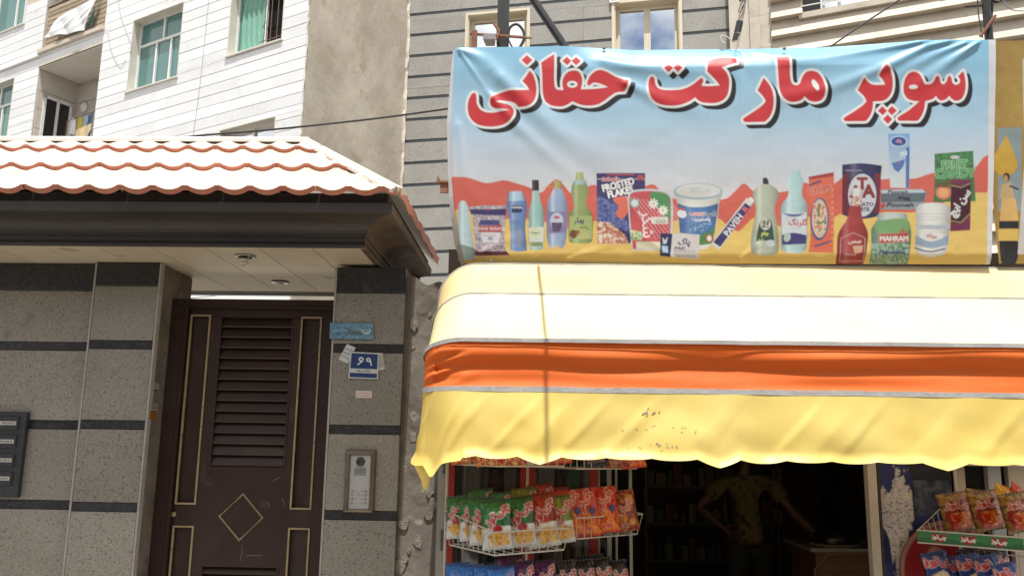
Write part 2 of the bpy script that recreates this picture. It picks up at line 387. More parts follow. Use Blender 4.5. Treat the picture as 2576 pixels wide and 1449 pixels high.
# the shaded row of houses across the street (behind the camera): it closes the street and darkens the shop front
opp = MB(); opp.box(-16, 16, -12.5, -9.5, -.1, 8.5)
for i in range(14):
    for k in range(2): opp.mi = 1; opp.box(-15 + i * 2.2, -14 + i * 2.2, -9.52, -9.46, 1.2 + k * 3.4, 2.9 + k * 3.4)
opp.single('terrace_across_street', [mat('opposite_brick', (.22, .18, .14), (.28, .23, .18), scale=3, rough=.9), mat('opposite_window', (.03, .03, .035), None, rough=.1)], None, None, WORLD, kind='structure')
# ================================================================== helpers for buildings
def rects_minus(u0, u1, z0, z1, holes):
    zs = sorted({z0, z1} | {z for h in holes for z in (h[2], h[3]) if z0 < z < z1}); out = []
    for a, b in zip(zs[:-1], zs[1:]):
        cuts = sorted([(h[0], h[1]) for h in holes if h[2] < (a + b) / 2 < h[3]]); x = u0
        for c0, c1 in cuts:
            if c0 > x: out.append((x, min(c0, u1), a, b))
            x = max(x, c1)
        if x < u1: out.append((x, u1, a, b))
    return [r_ for r_ in out if r_[1] - r_[0] > .004 and r_[3] - r_[2] > .004]
def spanZ(pl, pts, dep=0): return [pl.at(x, y, dep) for x, y in pts]

white_frame = mat('white_window_paint', (.72, .72, .70), (.78, .78, .76), scale=8, rough=.4)
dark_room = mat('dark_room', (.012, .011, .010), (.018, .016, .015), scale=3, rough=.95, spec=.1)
teal_glass = mat_glass('teal_glass', tint=(.075, .20, .19), rough=.05, alpha=1.0, spec=.8)
dark_glass = mat_glass('dark_glass', tint=(.012, .012, .014), rough=.05, alpha=1.0, spec=.5)
mirror_glass = mat_glass('sky_glass', tint=(.10, .13, .17), rough=.02, alpha=1.0, spec=1.0)
for _m in (mirror_glass,):
    _m.node_tree.nodes['Principled BSDF'].inputs['Metallic'].default_value = 1.0; _m.node_tree.nodes['Principled BSDF'].inputs['Base Color'].default_value = (.92, .95, .97, 1)
curtain_m = mat('green_curtain', (.16, .36, .28), (.22, .44, .35), scale=5, rough=.8, stretch=(6, 1, 1))

# ================================================================== white marble building, left
W = Plane(31, px=(764, 200), dist=13.0)
wl = 'white marble apartment building with teal windows and balconies behind the tiled gate roof'
WB = thing('apartment_building', wl, 'building', W, (0, 0, 0))
marble = mat('white_marble', (.73, .74, .75), (.80, .81, .82), scale=1.6, rough=.45, bump=.05, bscale=20, vary=.06, spots=[(3.5, .68, (.66, .665, .67)), (9, .70, (.66, .62, .57))])
joint = mat('joint_mortar', (.50, .43, .37), (.58, .51, .44), scale=8, rough=.9)
beige_st = mat('beige_stone_trim', (.52, .46, .38), (.60, .54, .45), scale=5, rough=.6, bump=.1)
def win_of(pl, tl, tr, bl, br, top=None, bot=None):
    a, b, c, d = pl.at(*tl), pl.at(*tr), pl.at(*bl), pl.at(*br)
    return [(a.x + c.x) / 2, (b.x + d.x) / 2, (c.z + d.z) / 2 if bot is None else bot, (a.z + b.z) / 2 if top is None else top]
w1 = win_of(W, (340, 53), (466, 1), (313, 238), (445, 191))
w2 = win_of(W, (583, 0), (719, -50), (569, 148), (711, 95.6)); w2[3] = w2[2] + (w1[3] - w1[2])
w3 = win_of(W, (548, 334), (691, 293), (548, 434), (691, 393)); w3[2] = w3[3] - 1.5; w3[3] += .02
bL, bR = W.at(99, 166).x, W.at(258, 116).x
b2t = (W.at(99, 166).z + W.at(265, 112).z) / 2; b1f = (W.at(104, 121).z + W.at(270, 76).z) / 2
bal2 = [bL, bR, b2t - 2.6, b2t]; bal1 = [bL, bR, b1f, b1f + 2.6]
w4r = W.at(66, 30).x; w4b = W.at(61, 60).z; w4 = [w4r - 1.5, w4r, w4b, w4b + 1.75]
w5r = W.at(33, 230).x; w5t = W.at(39, 194).z; w5 = [w5r - 1.5, w5r, w5t - 1.75, w5t]
holes = [w1, w2, w3, bal1, bal2, w4, w5]
UL, ZB, ZT = -11.0, 0.0, 12.0
core = MB()
for (a, b, c, d) in rects_minus(UL, -.03, ZB, ZT, holes): core.box(a, b, .02, .22, c, d)
core.build('wall', joint, WB)
cz0 = W.at(515, 324).z; ch = (W.at(515, 90).z - cz0) / 9
k0 = int((ZB - cz0) / ch); k1 = int((11.2 - cz0) / ch)
for k in range(k0, k1):
    za, zb = cz0 + k * ch, cz0 + (k + 1) * ch
    for (a, b, c, d) in rects_minus(UL, 0, za + .006, zb - .006, holes):
        x = a; first = True
        while x < b - .01:
            L_ = random.uniform(1.3, 2.4); e = b if x + L_ > b - .5 else x + L_
            pr = random.uniform(0, .004)
            B(x + .0015, e - (.0015 if e < b else 0), -pr, .03, c, d).build('marble_slab', marble, WB); x = e
# side wall of rough render, perpendicular to the facade
t_end = W.atu(1018, 300, 0).y
render_m = mat('rough_render', (.37, .325, .262), (.52, .47, .395), scale=1.1, rough=.9, bump=.5, bscale=9, stretch=(1, 1, .6), spots=[(1.9, .63, (.40, .325, .245)), (5, .68, (.46, .40, .33)), (30, .70, (.5, .455, .4))])
sw = MB()
def side_fn(s, t):
    y = s * t_end; z = ZB + t * (ZT - ZB); q = mnoise.noise(Vector((y * 1.3, z * .9, 3))) * .02 + mnoise.noise(Vector((y * 5, z * 4, 9))) * .006
    return (.0 + q, y + .025, z)
sw.grid(side_fn, 30, 110)
sw.build('side_wall', render_m, WB, smooth=True)
edge = MB(); zz = ZB
pts = []
while zz < ZT:
    pts.append((random.uniform(-.012, .02), random.uniform(-.005, .03), zz)); zz += random.uniform(.06, .25)
edge.tube(pts, .010, 5); edge.build('corner_edge', mat('chipped_edge', (.60, .56, .5), (.75, .72, .66), scale=12, rough=.9, bump=.4), WB)
edge = MB(); zz = ZB; pts = []
while zz < ZT:
    pts.append((random.uniform(-.01, .02), t_end - .02 + random.uniform(-.02, .02), zz)); zz += random.uniform(.06, .25)
edge.tube(pts, .038, 6); edge.build('corner_edge', mat('pale_mortar_edge', (.58, .52, .43), (.72, .66, .56), scale=6, rough=.95, bump=.6, bscale=30), WB)
def pane(parent, a, b, y, c, d, m): return B(a, b, y, y + .008, c, d).build('pane', m, parent)
def bars(parent, lst, y0, y1, m, nm='mullion'):
    for (a, b, c, d) in lst: B(a, b, y0, y1, c, d).build(nm, m, parent)
pale_st = mat('pale_stone_reveal', (.60, .565, .50), (.68, .65, .59), scale=4, rough=.6)
def window(parent, h, dep, cols_lo, cols_hi=None, transom=None, fw=.05, fm=white_frame, gm=teal_glass, sill=True, lin_m=pale_st):
    a, b, c, d = h
    wn = MB()
    for q in ((a, a + fw, c, d), (b - fw, b, c, d), (a + fw, b - fw, c, c + fw), (a + fw, b - fw, d - fw, d)): wn.box(q[0], q[1], dep, dep + .06, q[2], q[3])
    o = wn.build('window', fm, parent)
    lo_top = transom if transom else d - fw
    if transom: bars(o, [(a + fw, b - fw, transom - .025, transom + .025)], dep - .002, dep + .05, fm)
    def row(cols, z0, z1):
        n = len(cols)
        for i in range(n - 1):
            x0, x1 = a + fw + (b - a - 2 * fw) * cols[i], a + fw + (b - a - 2 * fw) * cols[i + 1]
            if i: bars(o, [(x0 - .022, x0 + .022, z0, z1)], dep - .004, dep + .045, fm)
            pane(o, x0, x1, dep + .03, z0, z1, gm if not isinstance(gm, dict) else gm.get(i, teal_glass))
    row(cols_lo, c + fw, lo_top - (.025 if transom else 0))
    if transom: row(cols_hi, transom + .025, d - fw)
    rv = MB()                                   # stone lining of the reveal
    rv.box(a - .001, a + .018, -.006, dep + .02, c, d); rv.box(b - .018, b + .001, -.006, dep + .02, c, d); rv.box(a + .018, b - .018, -.006, dep + .02, d - .018, d)
    rv.build('reveal', lin_m, o)
    if sill: B(a - .02, b + .02, -.035, dep + .02, c - .024, c + .004).build('sill', lin_m, o)
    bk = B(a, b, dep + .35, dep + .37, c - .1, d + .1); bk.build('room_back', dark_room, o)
    return o
H1 = w1[3] - w1[2]
window(WB, w1, .16, [0, .37, .68, 1], [0, .5, 1], w1[2] + H1 * .66)
window(WB, w3, .16, [0, .5, 1], gm=mirror_glass)
window(WB, w4, .14, [0, .55, .8, 1]); window(WB, w5, .14, [0, .6, 1], [0, .5, 1], w5[2] + 1.25)
# window with the green curtain and one sash open onto bars
o2 = window(WB, w2, .16, [0, .56, 1], gm={0: teal_glass, 1: dark_room})
cu = MB(); a, b = w2[0] + .12, w2[0] + (w2[1] - w2[0]) * .54
cu.grid(lambda s, t: (a + s * (b - a), .175 + .015 * math.sin(s * 30 + 3 * math.sin(t * 4)) * (0.4 + t), w2[2] + .06 + t * (w2[3] - w2[2] - .12)), 40, 16)
cu.build('curtain', curtain_m, o2, smooth=True)
ir = mat('rusty_iron', (.10, .07, .055), (.20, .13, .09), scale=20, rough=.8)
for i in range(4):
    x = w2[0] + (w2[1] - w2[0]) * (.62 + .115 * i); MB().tube([(x, .06, w2[2] + .01), (x, .06, w2[3])], .008, 6).build('window_bar', ir, o2)
for zz in (.12, .9): MB().tube([(w2[0] + (w2[1] - w2[0]) * .55, .06, w2[2] + zz), (w2[1] - .02, .06, w2[2] + zz)], .008, 6).build('window_bar', ir, o2)
# balconies
ceil_m = mat('balcony_plaster', (.62, .60, .56), (.68, .66, .62), scale=3, rough=.9)
tilein = mat('balcony_stone', (.45, .42, .38), (.54, .50, .45), scale=3, rough=.6, vary=.05)
for (h, nm, dp) in ((bal1, 'upper', 1.5), (bal2, 'lower', 1.5)):
    a, b, c, d = h
    if nm == 'lower': dp = W.atu(199, 217, a).y
    bb = MB(); bb.box(a - .15, a, .221, dp + .1, c, d); bb.box(b, b + .15, .221, dp + .1, c, d); bb.box(a, b, dp + .02, dp + .1, c, d); bb.box(a, b, .221, dp + .1, c - .15, c)
    bb.build('balcony', tilein, WB)
    cl = B(a, b, .012, dp + .018, d - .02, d - .003); co_ = cl.build('ceiling', ceil_m, WB)
    n_ = int((d - c) / .42)
    for i in range(n_):                          # stone courses on the side and back walls
        B(a - .001, a + .012, .05, dp, c + i * .42 + .006, c + (i + 1) * .42 - .006).build('stone_course', tilein, WB)
        B(a + .013, b, dp, dp + .012, c + i * .42 + .006, c + (i + 1) * .42 - .006).build('stone_course', tilein, WB)
    if nm == 'lower':
        y0, y1 = W.atu(110, 240, a).y, W.atu(180, 275, a).y; zt = W.atu(112, 240, a).z; zb = W.atu(98, 341, a).z - .9
        dr = MB(); f_ = .06
        for (p, q, r_, s_) in ((y0, y0 + f_, zb, zt), (y1 - f_, y1, zb, zt), ((y0 + y1) / 2 - .03, (y0 + y1) / 2 + .03, zb, zt), (y0, y1, zt - f_, zt)): dr.box(a + .012, a + .035, p, q, r_, s_)
        dw = dr.build('balcony_door', white_frame, WB)
        B(a + .013, a + .02, y0 + f_, (y0 + y1) / 2 - .03, zb, zt - f_).build('pane', dark_glass, dw); B(a + .013, a + .02, (y0 + y1) / 2 + .03, y1 - f_, zb, zt - f_).build('pane', dark_glass, dw)
        B(b - .55, b - .45, dp - .03, dp, c, d - .35).build('door_frame', beige_st, WB)
        B(b - .45, b, dp - .012, dp, c, d - .35).build('balcony_door', mat('pale_door', (.55, .58, .62), (.6, .62, .66), scale=3, rough=.5), WB)
    else:
        B(a + .35, b - .3, dp - .012, dp, c + .1, d - .5).build('pane', dark_glass, WB)
        B(a - .0, a + .45, .3, .34, c, d).build('pane', dark_glass, WB)
# string course along the balcony slab, it throws a thin shadow
zs_ = W.at(0, 158).z
B(UL, bL - .001, -.05, .02, b1f - .12, b1f - .05).build('string_course', marble, WB)
B(bL - .03, bR + .02, -.07, .02, b1f - .07, b1f + .01).build('balcony_sill', beige_st, WB)
B(bL, bR, -.012, .02, b2t - .0, b2t + .05).build('balcony_lintel', beige_st, WB)
# railing of the upper balcony, boarded with brown slats
rl = thing('balcony_railing', 'brown slatted railing on the upper marble balcony', 'railing', W, (bL, 0, b1f))
wood = mat('weathered_slat', (.30, .23, .16), (.42, .34, .25), scale=8, rough=.8, stretch=(1, 1, 8), vary=.15)
for i in range(9): B(bL + .05, bR - .02, .035, .06, b1f + .06 + i * .105, b1f + .145 + i * .105).build('slat', wood, rl)
for x in (bL + .03, (bL + bR) / 2, bR - .03): B(x - .015, x + .015, .061, .09, b1f + .005, b1f + 1.02).build('post', ir, rl)
MB().tube([(bL + .01, .05, b1f + 1.03), (bR - .01, .05, b1f + 1.03)], .022, 8).build('handrail', ir, rl)
# white sheet thrown over the railing
sheet = MB(); q = [W.at(148, 44, -.05), W.at(243, -6, -.05), W.at(117, 98, -.05), W.at(216, 80, -.05)]
def sheet_fn(s, t):
    p = (q[0] * (1 - s) + q[1] * s) * (1 - t) + (q[2] * (1 - s) + q[3] * s) * t
    y = -.05 - .025 * abs(mnoise.noise(Vector((s * 4 + t * 3, t * 2.2, 2)))) - .035 * abs(math.sin(7 * s - 4 * t)) * (.3 + .7 * t) - .03 * t
    return (p.x, y, p.z + .012 * t * math.sin(s * 7))
sheet.grid(sheet_fn, 40, 24)
cl_m = mat('white_sheet_cloth', (.74, .77, .80), (.80, .82, .84), scale=5, rough=.8, transl=.2)
sh = sheet.single('cloth_sheet', cl_m, 'crumpled white sheet hung over the upper balcony railing', 'sheet', W, (q[0].x, 0, b1f), smooth=True)
gs = MB(); p0, p1, p2 = W.at(243, -6, -.045), W.at(247, -6, -.045), W.at(219, 72, -.045)
gs.grid(lambda s, t: (p0.x + .1 * s + (p2.x - p0.x) * t, -.04 + .02 * math.sin(t * 6 + s * 3), p0.z + (p2.z - p0.z) * t), 6, 10)
gs.single('cloth_sheet', mat('dark_green_cloth', (.03, .09, .08), (.05, .13, .11), scale=6, rough=.8), 'narrow dark green cloth hanging beside the white sheet', 'cloth', W, (p0.x, 0, b1f), smooth=True)
# washing on the lower balcony
zl = W.at(190, 288, .35).z
ck = thing('drying_rack', 'drying line with small washing on the lower marble balcony', 'clothes line', W, (bL + .9, .45, bal2[2]))
MB().tube([(W.at(182, 291, .6).x, .5, zl), (bR - .01, .5, zl + .05)], .008, 6).build('line', ir, ck)
MB().tube([(W.at(182, 291, .6).x, .5, bal2[2]), (W.at(182, 291, .6).x, .5, zl + .02)], .012, 6).build('post', ir, ck)
for i, (px_, wd, hh, c_, nm) in enumerate([(186, .16, .34, (.75, .75, .75), 'white'), (203, .15, .40, (.62, .50, .03), 'yellow'), (217, .16, .26, (.45, .5, .62), 'pale blue'), (228, .14, .5, (.06, .18, .30), 'navy blue')]):
    x = W.at(px_, 290, .5).x; g = MB()
    g.grid(lambda s, t: (x + (s - .5) * wd * (1 + .35 * t), .5 + .03 * math.sin(s * 9 + i) * t, zl + .01 - t * hh + .03 * math.sin(s * 5 + i)), 10, 8)
    g.single('garment', mat('garment_%d' % i, c_, tuple(v * .8 for v in c_), scale=12, rough=.9), '%s garment hanging on the balcony drying line' % nm, 'garment', W, (x, .5, zl), smooth=True)
x0_, x1_ = W.at(160, 346, -.02).x, bR
rg = thing('balcony_rail', 'thin pale rail across the lower marble balcony front', 'railing', W, (x0_, 0, bal2[2]))
zr = W.at(200, 338, 0).z
MB().tube([(x0_ - .8, .03, zr - .25), (x0_ + .3, .03, zr - .03), (bR, .03, zr + .08)], .014, 6).build('handrail', white_frame, rg)
for i in range(6):
    x = bL + .2 + i * (bR - bL - .3) / 5; MB().tube([(x, .03, bal2[2]), (x, .03, zr - .05)], .009, 6).build('post', white_frame, rg)
tw = MB(); a, b = W.at(192, 336, -.03).x, bR - .02
tw.grid(lambda s, t: (a + s * (b - a), -.035 + .02 * math.sin(s * 11) * t, zr + .09 - .22 * t * (1 + .25 * math.sin(s * 4)) + .05 * s), 16, 6)
tw.single('towel', mat('tan_towel', (.52, .38, .22), (.60, .46, .28), scale=8, rough=.95), 'tan towel over the lower balcony rail', 'towel', W, (a, 0, zr), smooth=True)
ac = thing('wall_lamp', 'round wall lamp on the back wall of the lower balcony', 'lamp', W, (bL + 1, dp, b2t - .8))
lp = W.at(211, 271, dp - .03); MB().lathe([(.10, 0), (.12, -.02), (.11, -.05), (.05, -.08)], (lp.x, dp, lp.z), 'y', 14).build('shade', ceil_m, ac)
B(lp.x - .03, lp.x + .03, dp - .02, dp + .001, lp.z - .02, lp.z + .14).build('bracket', ir, ac)
# loose cables hung on the facade
def cable(name, label, pts, r, m=None, pl=W, sag=0.0):
    P = [Vector(p) for p in pts]; out = []
    for i in range(len(P) - 1):
        a, b = P[max(0, i - 1)], P[i]; c, d = P[i + 1], P[min(len(P) - 1, i + 2)]
        for s in range(8):
            t = s / 8; out.append(.5 * ((2 * b) + (c - a) * t + (2 * a - 5 * b + 4 * c - d) * t * t + (3 * b - a - 3 * c + d) * t**3))
    out.append(P[-1])
    return MB().tube(out, r, 5).single(name, m or mat('black_cable', (.02, .02, .022), (.035, .035, .035), scale=30, rough=.6), label, 'cable', pl, tuple(P[0]), smooth=True)
grey_cab = mat('grey_cable', (.30, .32, .36), (.4, .42, .45), scale=20, rough=.6)
cable('cable', 'thin grey cable looping down the marble facade beside the balcony', [W.at(x, y, -.012) for x, y in ((295, -20), (305, 45), (330, 112), (326, 135))], .0035, grey_cab)
cable('cable', 'lower grey cable hanging in a long loop on the marble facade', [W.at(x, y, -.012) for x, y in ((272, 80), (278, 122), (292, 155), (305, 168), (317, 150))], .0035, grey_cab)
cable('cable', 'straight grey cable running down between the two upper marble windows', [W.at(x, y, -.012) for x, y in ((527, -20), (515, 100), (502, 220), (486, 340))], .0035, grey_cab)

# ================================================================== grey granite building in the middle
GB = Plane(12, origin=W.wld((0, t_end, 0)))
gb = thing('granite_building', 'grey granite building with dark bands and cream windows behind the banner', 'building', GB, (0, 0, 0))
granite = mat('grey_granite', (.28, .268, .245), (.34, .327, .30), scale=2, rough=.6, vary=.05, spots=[(70, .60, (.13, .125, .115)), (90, .63, (.36, .34, .31))])
granite_d = mat('dark_granite', (.022, .026, .034), (.05, .054, .062), scale=25, rough=.35, vary=.1, spots=[(60, .64, (.10, .11, .12))])
cream = mat('cream_window_frame', (.62, .55, .42), (.68, .61, .48), scale=5, rough=.45)
g1 = win_of(GB, (1177, 41), (1327, 29), (1177, 141), (1327, 129)); g1[2] = g1[3] - 1.35
g2 = win_of(GB, (1546, 11), (1709, -2), (1546, 111), (1709, 100)); g2[2] = g2[3] - 1.35
gw = GB.at(1884, 60).x
cg = MB()
for (a, b, c, d) in rects_minus(0, gw + .2, 0, 12, [g1, g2]): cg.box(a, b, .02, .25, c, d)
cg.build('wall', joint, gb)
zr0 = GB.at(1035, 35).z; step = (zr0 - GB.at(1019, 353).z) / 6
k = -18
while zr0 + k * step < 11.5:
    zt = zr0 + k * step; zb = zt - .058                       # dark band under each row
    for (a, b, c, d) in rects_minus(0, gw, zb, zt, [g1, g2]):
        x = a
        while x < b - .01:
            e = min(b, x + 1.05); e = b if b - e < .3 else e; B(x + .001, e - .001, .004, .03, c, d).build('dark_band', granite_d, gb); x = e
    for (a, b, c, d) in rects_minus(0, gw, zt + .001, zt + step - .059, [g1, g2]):
        x = a
        while x < b - .01:
            e = min(b, x + 1.05); e = b if b - e < .3 else e; B(x + .0015, e - .0015, -random.uniform(0, .003), .03, c, d).build('granite_panel', granite, gb); x = e
    k += 1
for h in (g1, g2):
    a, b, c, d = h
    o = window(gb, h, .14, [0, .5, 1], fw=.055, fm=cream, gm=mirror_glass, sill=True, lin_m=cream)
    s_ = MB(); 
    for q_ in ((a - .05, a, c, d + .05), (b, b + .05, c, d + .05), (a, b, d, d + .05)): s_.box(q_[0], q_[1], -.03, .001, q_[2], q_[3])
    s_.build('trim', cream, o)
    m_ = (a + b) / 2
    for (p, q_) in ((a + .055, m_ - .024), (m_ + .024, b - .055)):
        sf = MB()
        for r_ in ((p, p + .035, c + .055, d - .055), (q_ - .035, q_, c + .055, d - .055), (p + .035, q_ - .035, d - .09, d - .055)): sf.box(r_[0], r_[1], .135, .165, r_[2], r_[3])
        sf.build('sash', cream, o)
# small white wall bracket above the right cream window
br = thing('wall_bracket', 'small white square bracket above the right cream window', 'bracket', GB, (g2[0] - .05, 0, g2[3]))
p = GB.at(1545, 0, -.05)
for q_ in ((-.09, -.06, -.05, .2), (.06, .09, -.05, .2), (-.06, .06, -.05, -.02)): B(p.x + q_[0], p.x + q_[1], -.05, .0, p.z + q_[2], p.z + q_[3]).build('arm', white_frame, br)

# ================================================================== beige building, right
o_ = GB.wld((gw, 0, 0)); BB = Plane(24, origin=o_ + GB.v * -.25)
bb = thing('beige_building', 'beige stone building with overlapping ledges and white railing at upper right', 'building', BB, (0, 0, 0))
beige = mat('beige_cladding', (.50, .44, .36), (.58, .52, .43), scale=3, rough=.75, bump=.15, vary=.04, spots=[(4, .62, (.46, .41, .34))])
B(-.02, 9, .03, .4, 0, 12).build('wall', beige, bb)
pw = BB.at(1942, 60).x
B(-.35, .0, -.02, .4, 0, 12).build('pier', mat('pier_plaster', (.52, .47, .40), (.58, .53, .45), scale=2, rough=.8, bump=.1), bb)
zz = 0.0
while zz < 11.5:
    B(.001, pw * .48, -.06, .03, zz, zz + .596).build('pier_block', beige, bb); B(pw * .485, pw - .001, -.06, .03, zz, zz + .596).build('pier_block', beige, bb); zz += .6
za, zb = BB.at(1946, 103).z, BB.at(1946, 149).z; hs = za - zb
wa, wb = BB.at(2020, 30).x, BB.at(2018, 30).x + 2.1
zwin = BB.at(2018, 42).z
k = -15
while za + k * hs < 11.4:
    z0 = za + k * hs; z1 = z0 + hs
    segs = [(pw, 9)] if z1 <= zwin + .05 else ([(pw, wa), (wb, 9)] if z0 < zwin + 1.5 else [(pw, 9)])
    for (a, b) in segs:
        x = a
        while x < b - .01:
            e = min(b, x + 1.6)
            MB().add([(x, -.17, z0), (e, -.17, z0), (e, -.02, z1), (x, -.02, z1), (x, .03, z0), (e, .03, z0), (e, .03, z1), (x, .03, z1)],
                     [(0, 1, 2, 3), (4, 7, 6, 5), (0, 4, 5, 1), (3, 2, 6, 7), (0, 3, 7, 4), (1, 5, 6, 2)]).build('ledge', beige, bb); x = e + .0015
    k += 1
B(wa, wb, .0, .026, zwin, zwin + 1.5).build('window', mirror_glass, bb)
B(wa + .002, wa + .3, -.004, .0, zwin, zwin + 1.5).build('window_side', dark_glass, bb)
for x in (wa + .3, wa + .55, wa + 1.2, wb - .05): B(x, x + .05, -.03, .0, zwin, zwin + 1.5).build('mullion', white_frame, bb)
B(wa - .06, wb + .06, -.14, .03, zwin - .1, zwin).build('sill', beige, bb)
rw = thing('window_railing', 'white railing across the blue window of the beige building', 'railing', BB, (wa, -.1, zwin))
for i in range(5): MB().tube([(wa - .02, -.12, zwin + .12 + i * .14), (wb + .02, -.12, zwin + .12 + i * .14)], .013, 6).build('rail', white_frame, rw)
for x in (wa + .3, wa + 1.1, wb - .1): MB().tube([(x, -.12, zwin - .02), (x, -.12, zwin + .75)], .013, 6).build('post', white_frame, rw)
# ================================================================== gate: wall, pillars, door
gran = mat('speckled_granite', (.25, .235, .205), (.31, .292, .257), scale=1.5, rough=.5, vary=.09, spots=[(85, .59, (.13, .12, .105)), (60, .66, (.20, .145, .09)), (100, .63, (.43, .40, .35)), (4, .68, (.22, .195, .155))])
gran_k = mat('black_granite', (.020, .022, .027), (.045, .047, .052), scale=30, rough=.3, vary=.15, spots=[(140, .60, (.09, .095, .10)), (8, .66, (.07, .065, .06))])
grout = mat('grey_grout', (.36, .34, .31), (.45, .43, .40), scale=9, rough=.9)
dirty = mat('grimy_render', (.13, .105, .085), (.24, .20, .16), scale=3, rough=.9, bump=.4, bscale=25, spots=[(7, .66, (.30, .28, .25)), (14, .66, (.08, .06, .05))])
ZW = G.at(320, 660).z                            # underside of the canopy
def clad(parent, u0, u1, y0, zstrips, ztop, th=.03, sh=.055, bottom=.0, gap=.006, dark_top=None):
    """granite panels between black strips"""
    z = ztop
    if dark_top: B(u0 + gap, u1 - gap, y0, y0 + th, dark_top, z - .002, .003).build('black_panel', gran_k, parent); z = dark_top
    for zs in zstrips:
        if z - zs > .02: B(u0 + gap, u1 - gap, y0 + random.uniform(0, .003), y0 + th, zs, z - .003, .003).build('granite_panel', gran, parent)
        if zs > bottom: B(u0 + gap, u1 - gap, y0 + .004, y0 + th, zs - sh, zs - .003, .002).build('black_strip', gran_k, parent)
        z = zs - sh
# left pillar
LPa, LPb = G.at(197, 1060).x, G.at(370, 1060).x
zs = [G.at(280, y).z for y in (855, 1056, 1263)]; st_ = zs[1] - zs[2]; zs += [zs[-1] - st_, zs[-1] - 2 * st_, 0.0]
lp_depth = G.atu(489, 686, LPb).y
LP = thing('gate_pillar', 'granite pillar with black strips between the mailboxes and the brown gate', 'pillar', G, (LPa, 0, 0))
B(LPa + .01, LPb - .01, .028, lp_depth, 0, ZW - .002).build('core', dirty, LP)
B(LPa, LPa + .012, .002, .05, 0, ZW - .002).build('edge_bead', grout, LP); B(LPb - .012, LPb, .002, .05, 0, ZW - .002).build('edge_bead', grout, LP)
clad(LP, LPa + .008, LPb - .008, 0, zs, ZW, dark_top=G.at(300, 718).z)
# wall left of it
zs = [G.at(110, y, .05).z for y in (859, 1056, 1257)]; zs += [zs[-1] - st_, zs[-1] - 2 * st_, 0.0]
LW = thing('boundary_wall', 'granite wall with black strips carrying the mailboxes', 'wall', G, (LPa - 3, .05, 0))
B(LPa - 4, LPa + .008, .08, .3, 0, ZW - .002).build('core', dirty, LW)
for i in range(3): clad(LW, LPa - 1.35 * (i + 1) + (.0 if i else 0), LPa - 1.35 * i - (.012 if i == 0 else 0), .05, zs, ZW, dark_top=G.at(110, 730, .05).z)
# right pillar
RPa, RPb = G.at(823, 1060).x, G.at(1009, 1060).x
zs = [G.at(930, y).z for y in (865, 1069, 1284)]; zs += [zs[-1] - st_, zs[-1] - 2 * st_, 0.0]
RP = thing('gate_pillar', 'granite pillar with black strips carrying the intercom and house number', 'pillar', G, (RPa, 0, 0))
ZR = G.at(930, 672).z
B(RPa + .01, RPb - .01, .028, lp_depth, 0, ZR).build('core', dirty, RP)
B(RPa, RPa + .012, .002, .05, 0, ZR).build('edge_bead', grout, RP)
clad(RP, RPa + .008, RPb, 0, zs, ZR, dark_top=G.at(930, 737).z)
# door
dd = G.atu(437, 748, LPb).y                      # depth of the door frame face
brown = mat('brown_door_paint', (.032, .015, .012), (.044, .022, .018), scale=4, rough=.42, bump=.03, bscale=30, spots=[(2.2, .58, (.046, .026, .021)), (7, .68, (.056, .036, .03))])
gold = mat('dull_gold_trim', (.36, .27, .15), (.46, .36, .22), scale=20, rough=.45, spots=[(25, .66, (.2, .15, .09))])
DR = thing('courtyard_gate', 'dark brown metal gate with louvres, gold trims and a diamond', 'gate', G, (RPa - .5, dd, 0))
DT = G.at(640, 753, dd).z
fl = G.at(467, 800, dd).x - LPb
B(LPb, LPb + fl, dd, dd + .07, 0, DT).build('frame_post', brown, DR); B(RPa - .02, RPa + .02, dd, dd + .07, 0, DT).build('frame_post', brown, DR)
B(LPb + fl, RPa - .02, dd, dd + .07, DT - .05, DT).build('frame_head', brown, DR)
MB().tube([(LPb + fl + .006, dd - .002, 0), (LPb + fl + .006, dd - .002, DT - .055), (RPa - .02, dd - .002, DT - .055)], .012, 6).build('frame_bead', brown, DR)
ly = dd + .03
def dq(x, y): p = G.at(x, y, ly); return p.x, p.z
LT, RT = LPb + fl, RPa
gL = [dq(484, 796), dq(532, 796), dq(441.5, 1263), dq(489, 1264)]; gR = [dq(762, 801), dq(812, 802), dq(730, 1276), dq(778, 1277)]
def fr(pts): return [(pts[0][0] + pts[2][0]) / 2, (pts[1][0] + pts[3][0]) / 2, (pts[2][1] + pts[3][1]) / 2, (pts[0][1] + pts[1][1]) / 2]
L1 = fr(gL); R1 = fr(gR); LV = fr([dq(561, 797), dq(737, 801), dq(529, 1170), dq(711, 1178)])
zl_ = (dq(455, 1322)[1] + dq(750, 1335)[1]) / 2; L2 = [L1[0], L1[1], .25, zl_]; R2 = [R1[0], R1[1], .25, zl_]; LV2 = [LV[0], LV[1], .25, dq(600, 1426)[1]]
lf = MB()
for (a, b, c, d) in rects_minus(LT, RT, .02, DT - .05, [L1, R1, LV, L2, R2, LV2]): lf.box(a, b, ly, ly + .04, c, d)
lf.build('leaf', brown, DR)
B(LT, RT, ly + .041, ly + .05, .02, DT - .05).build('back_sheet', brown, DR)
for q_ in (L1, R1, L2, R2):
    B(q_[0], q_[1], ly + .022, ly + .0405, q_[2], q_[3]).build('panel', brown, DR)
    g_ = MB(); t_ = .011
    for r_ in ((q_[0] - t_ / 2, q_[0] + t_ / 2, q_[2], q_[3]), (q_[1] - t_ / 2, q_[1] + t_ / 2, q_[2], q_[3]), (q_[0] - t_ / 2, q_[1] + t_ / 2, q_[3], q_[3] + t_), (q_[0] - t_ / 2, q_[1] + t_ / 2, q_[2] - t_, q_[2])): g_.box(r_[0], r_[1], ly - .008, ly + .006, r_[2], r_[3])
    g_.build('gold_trim', gold, DR)
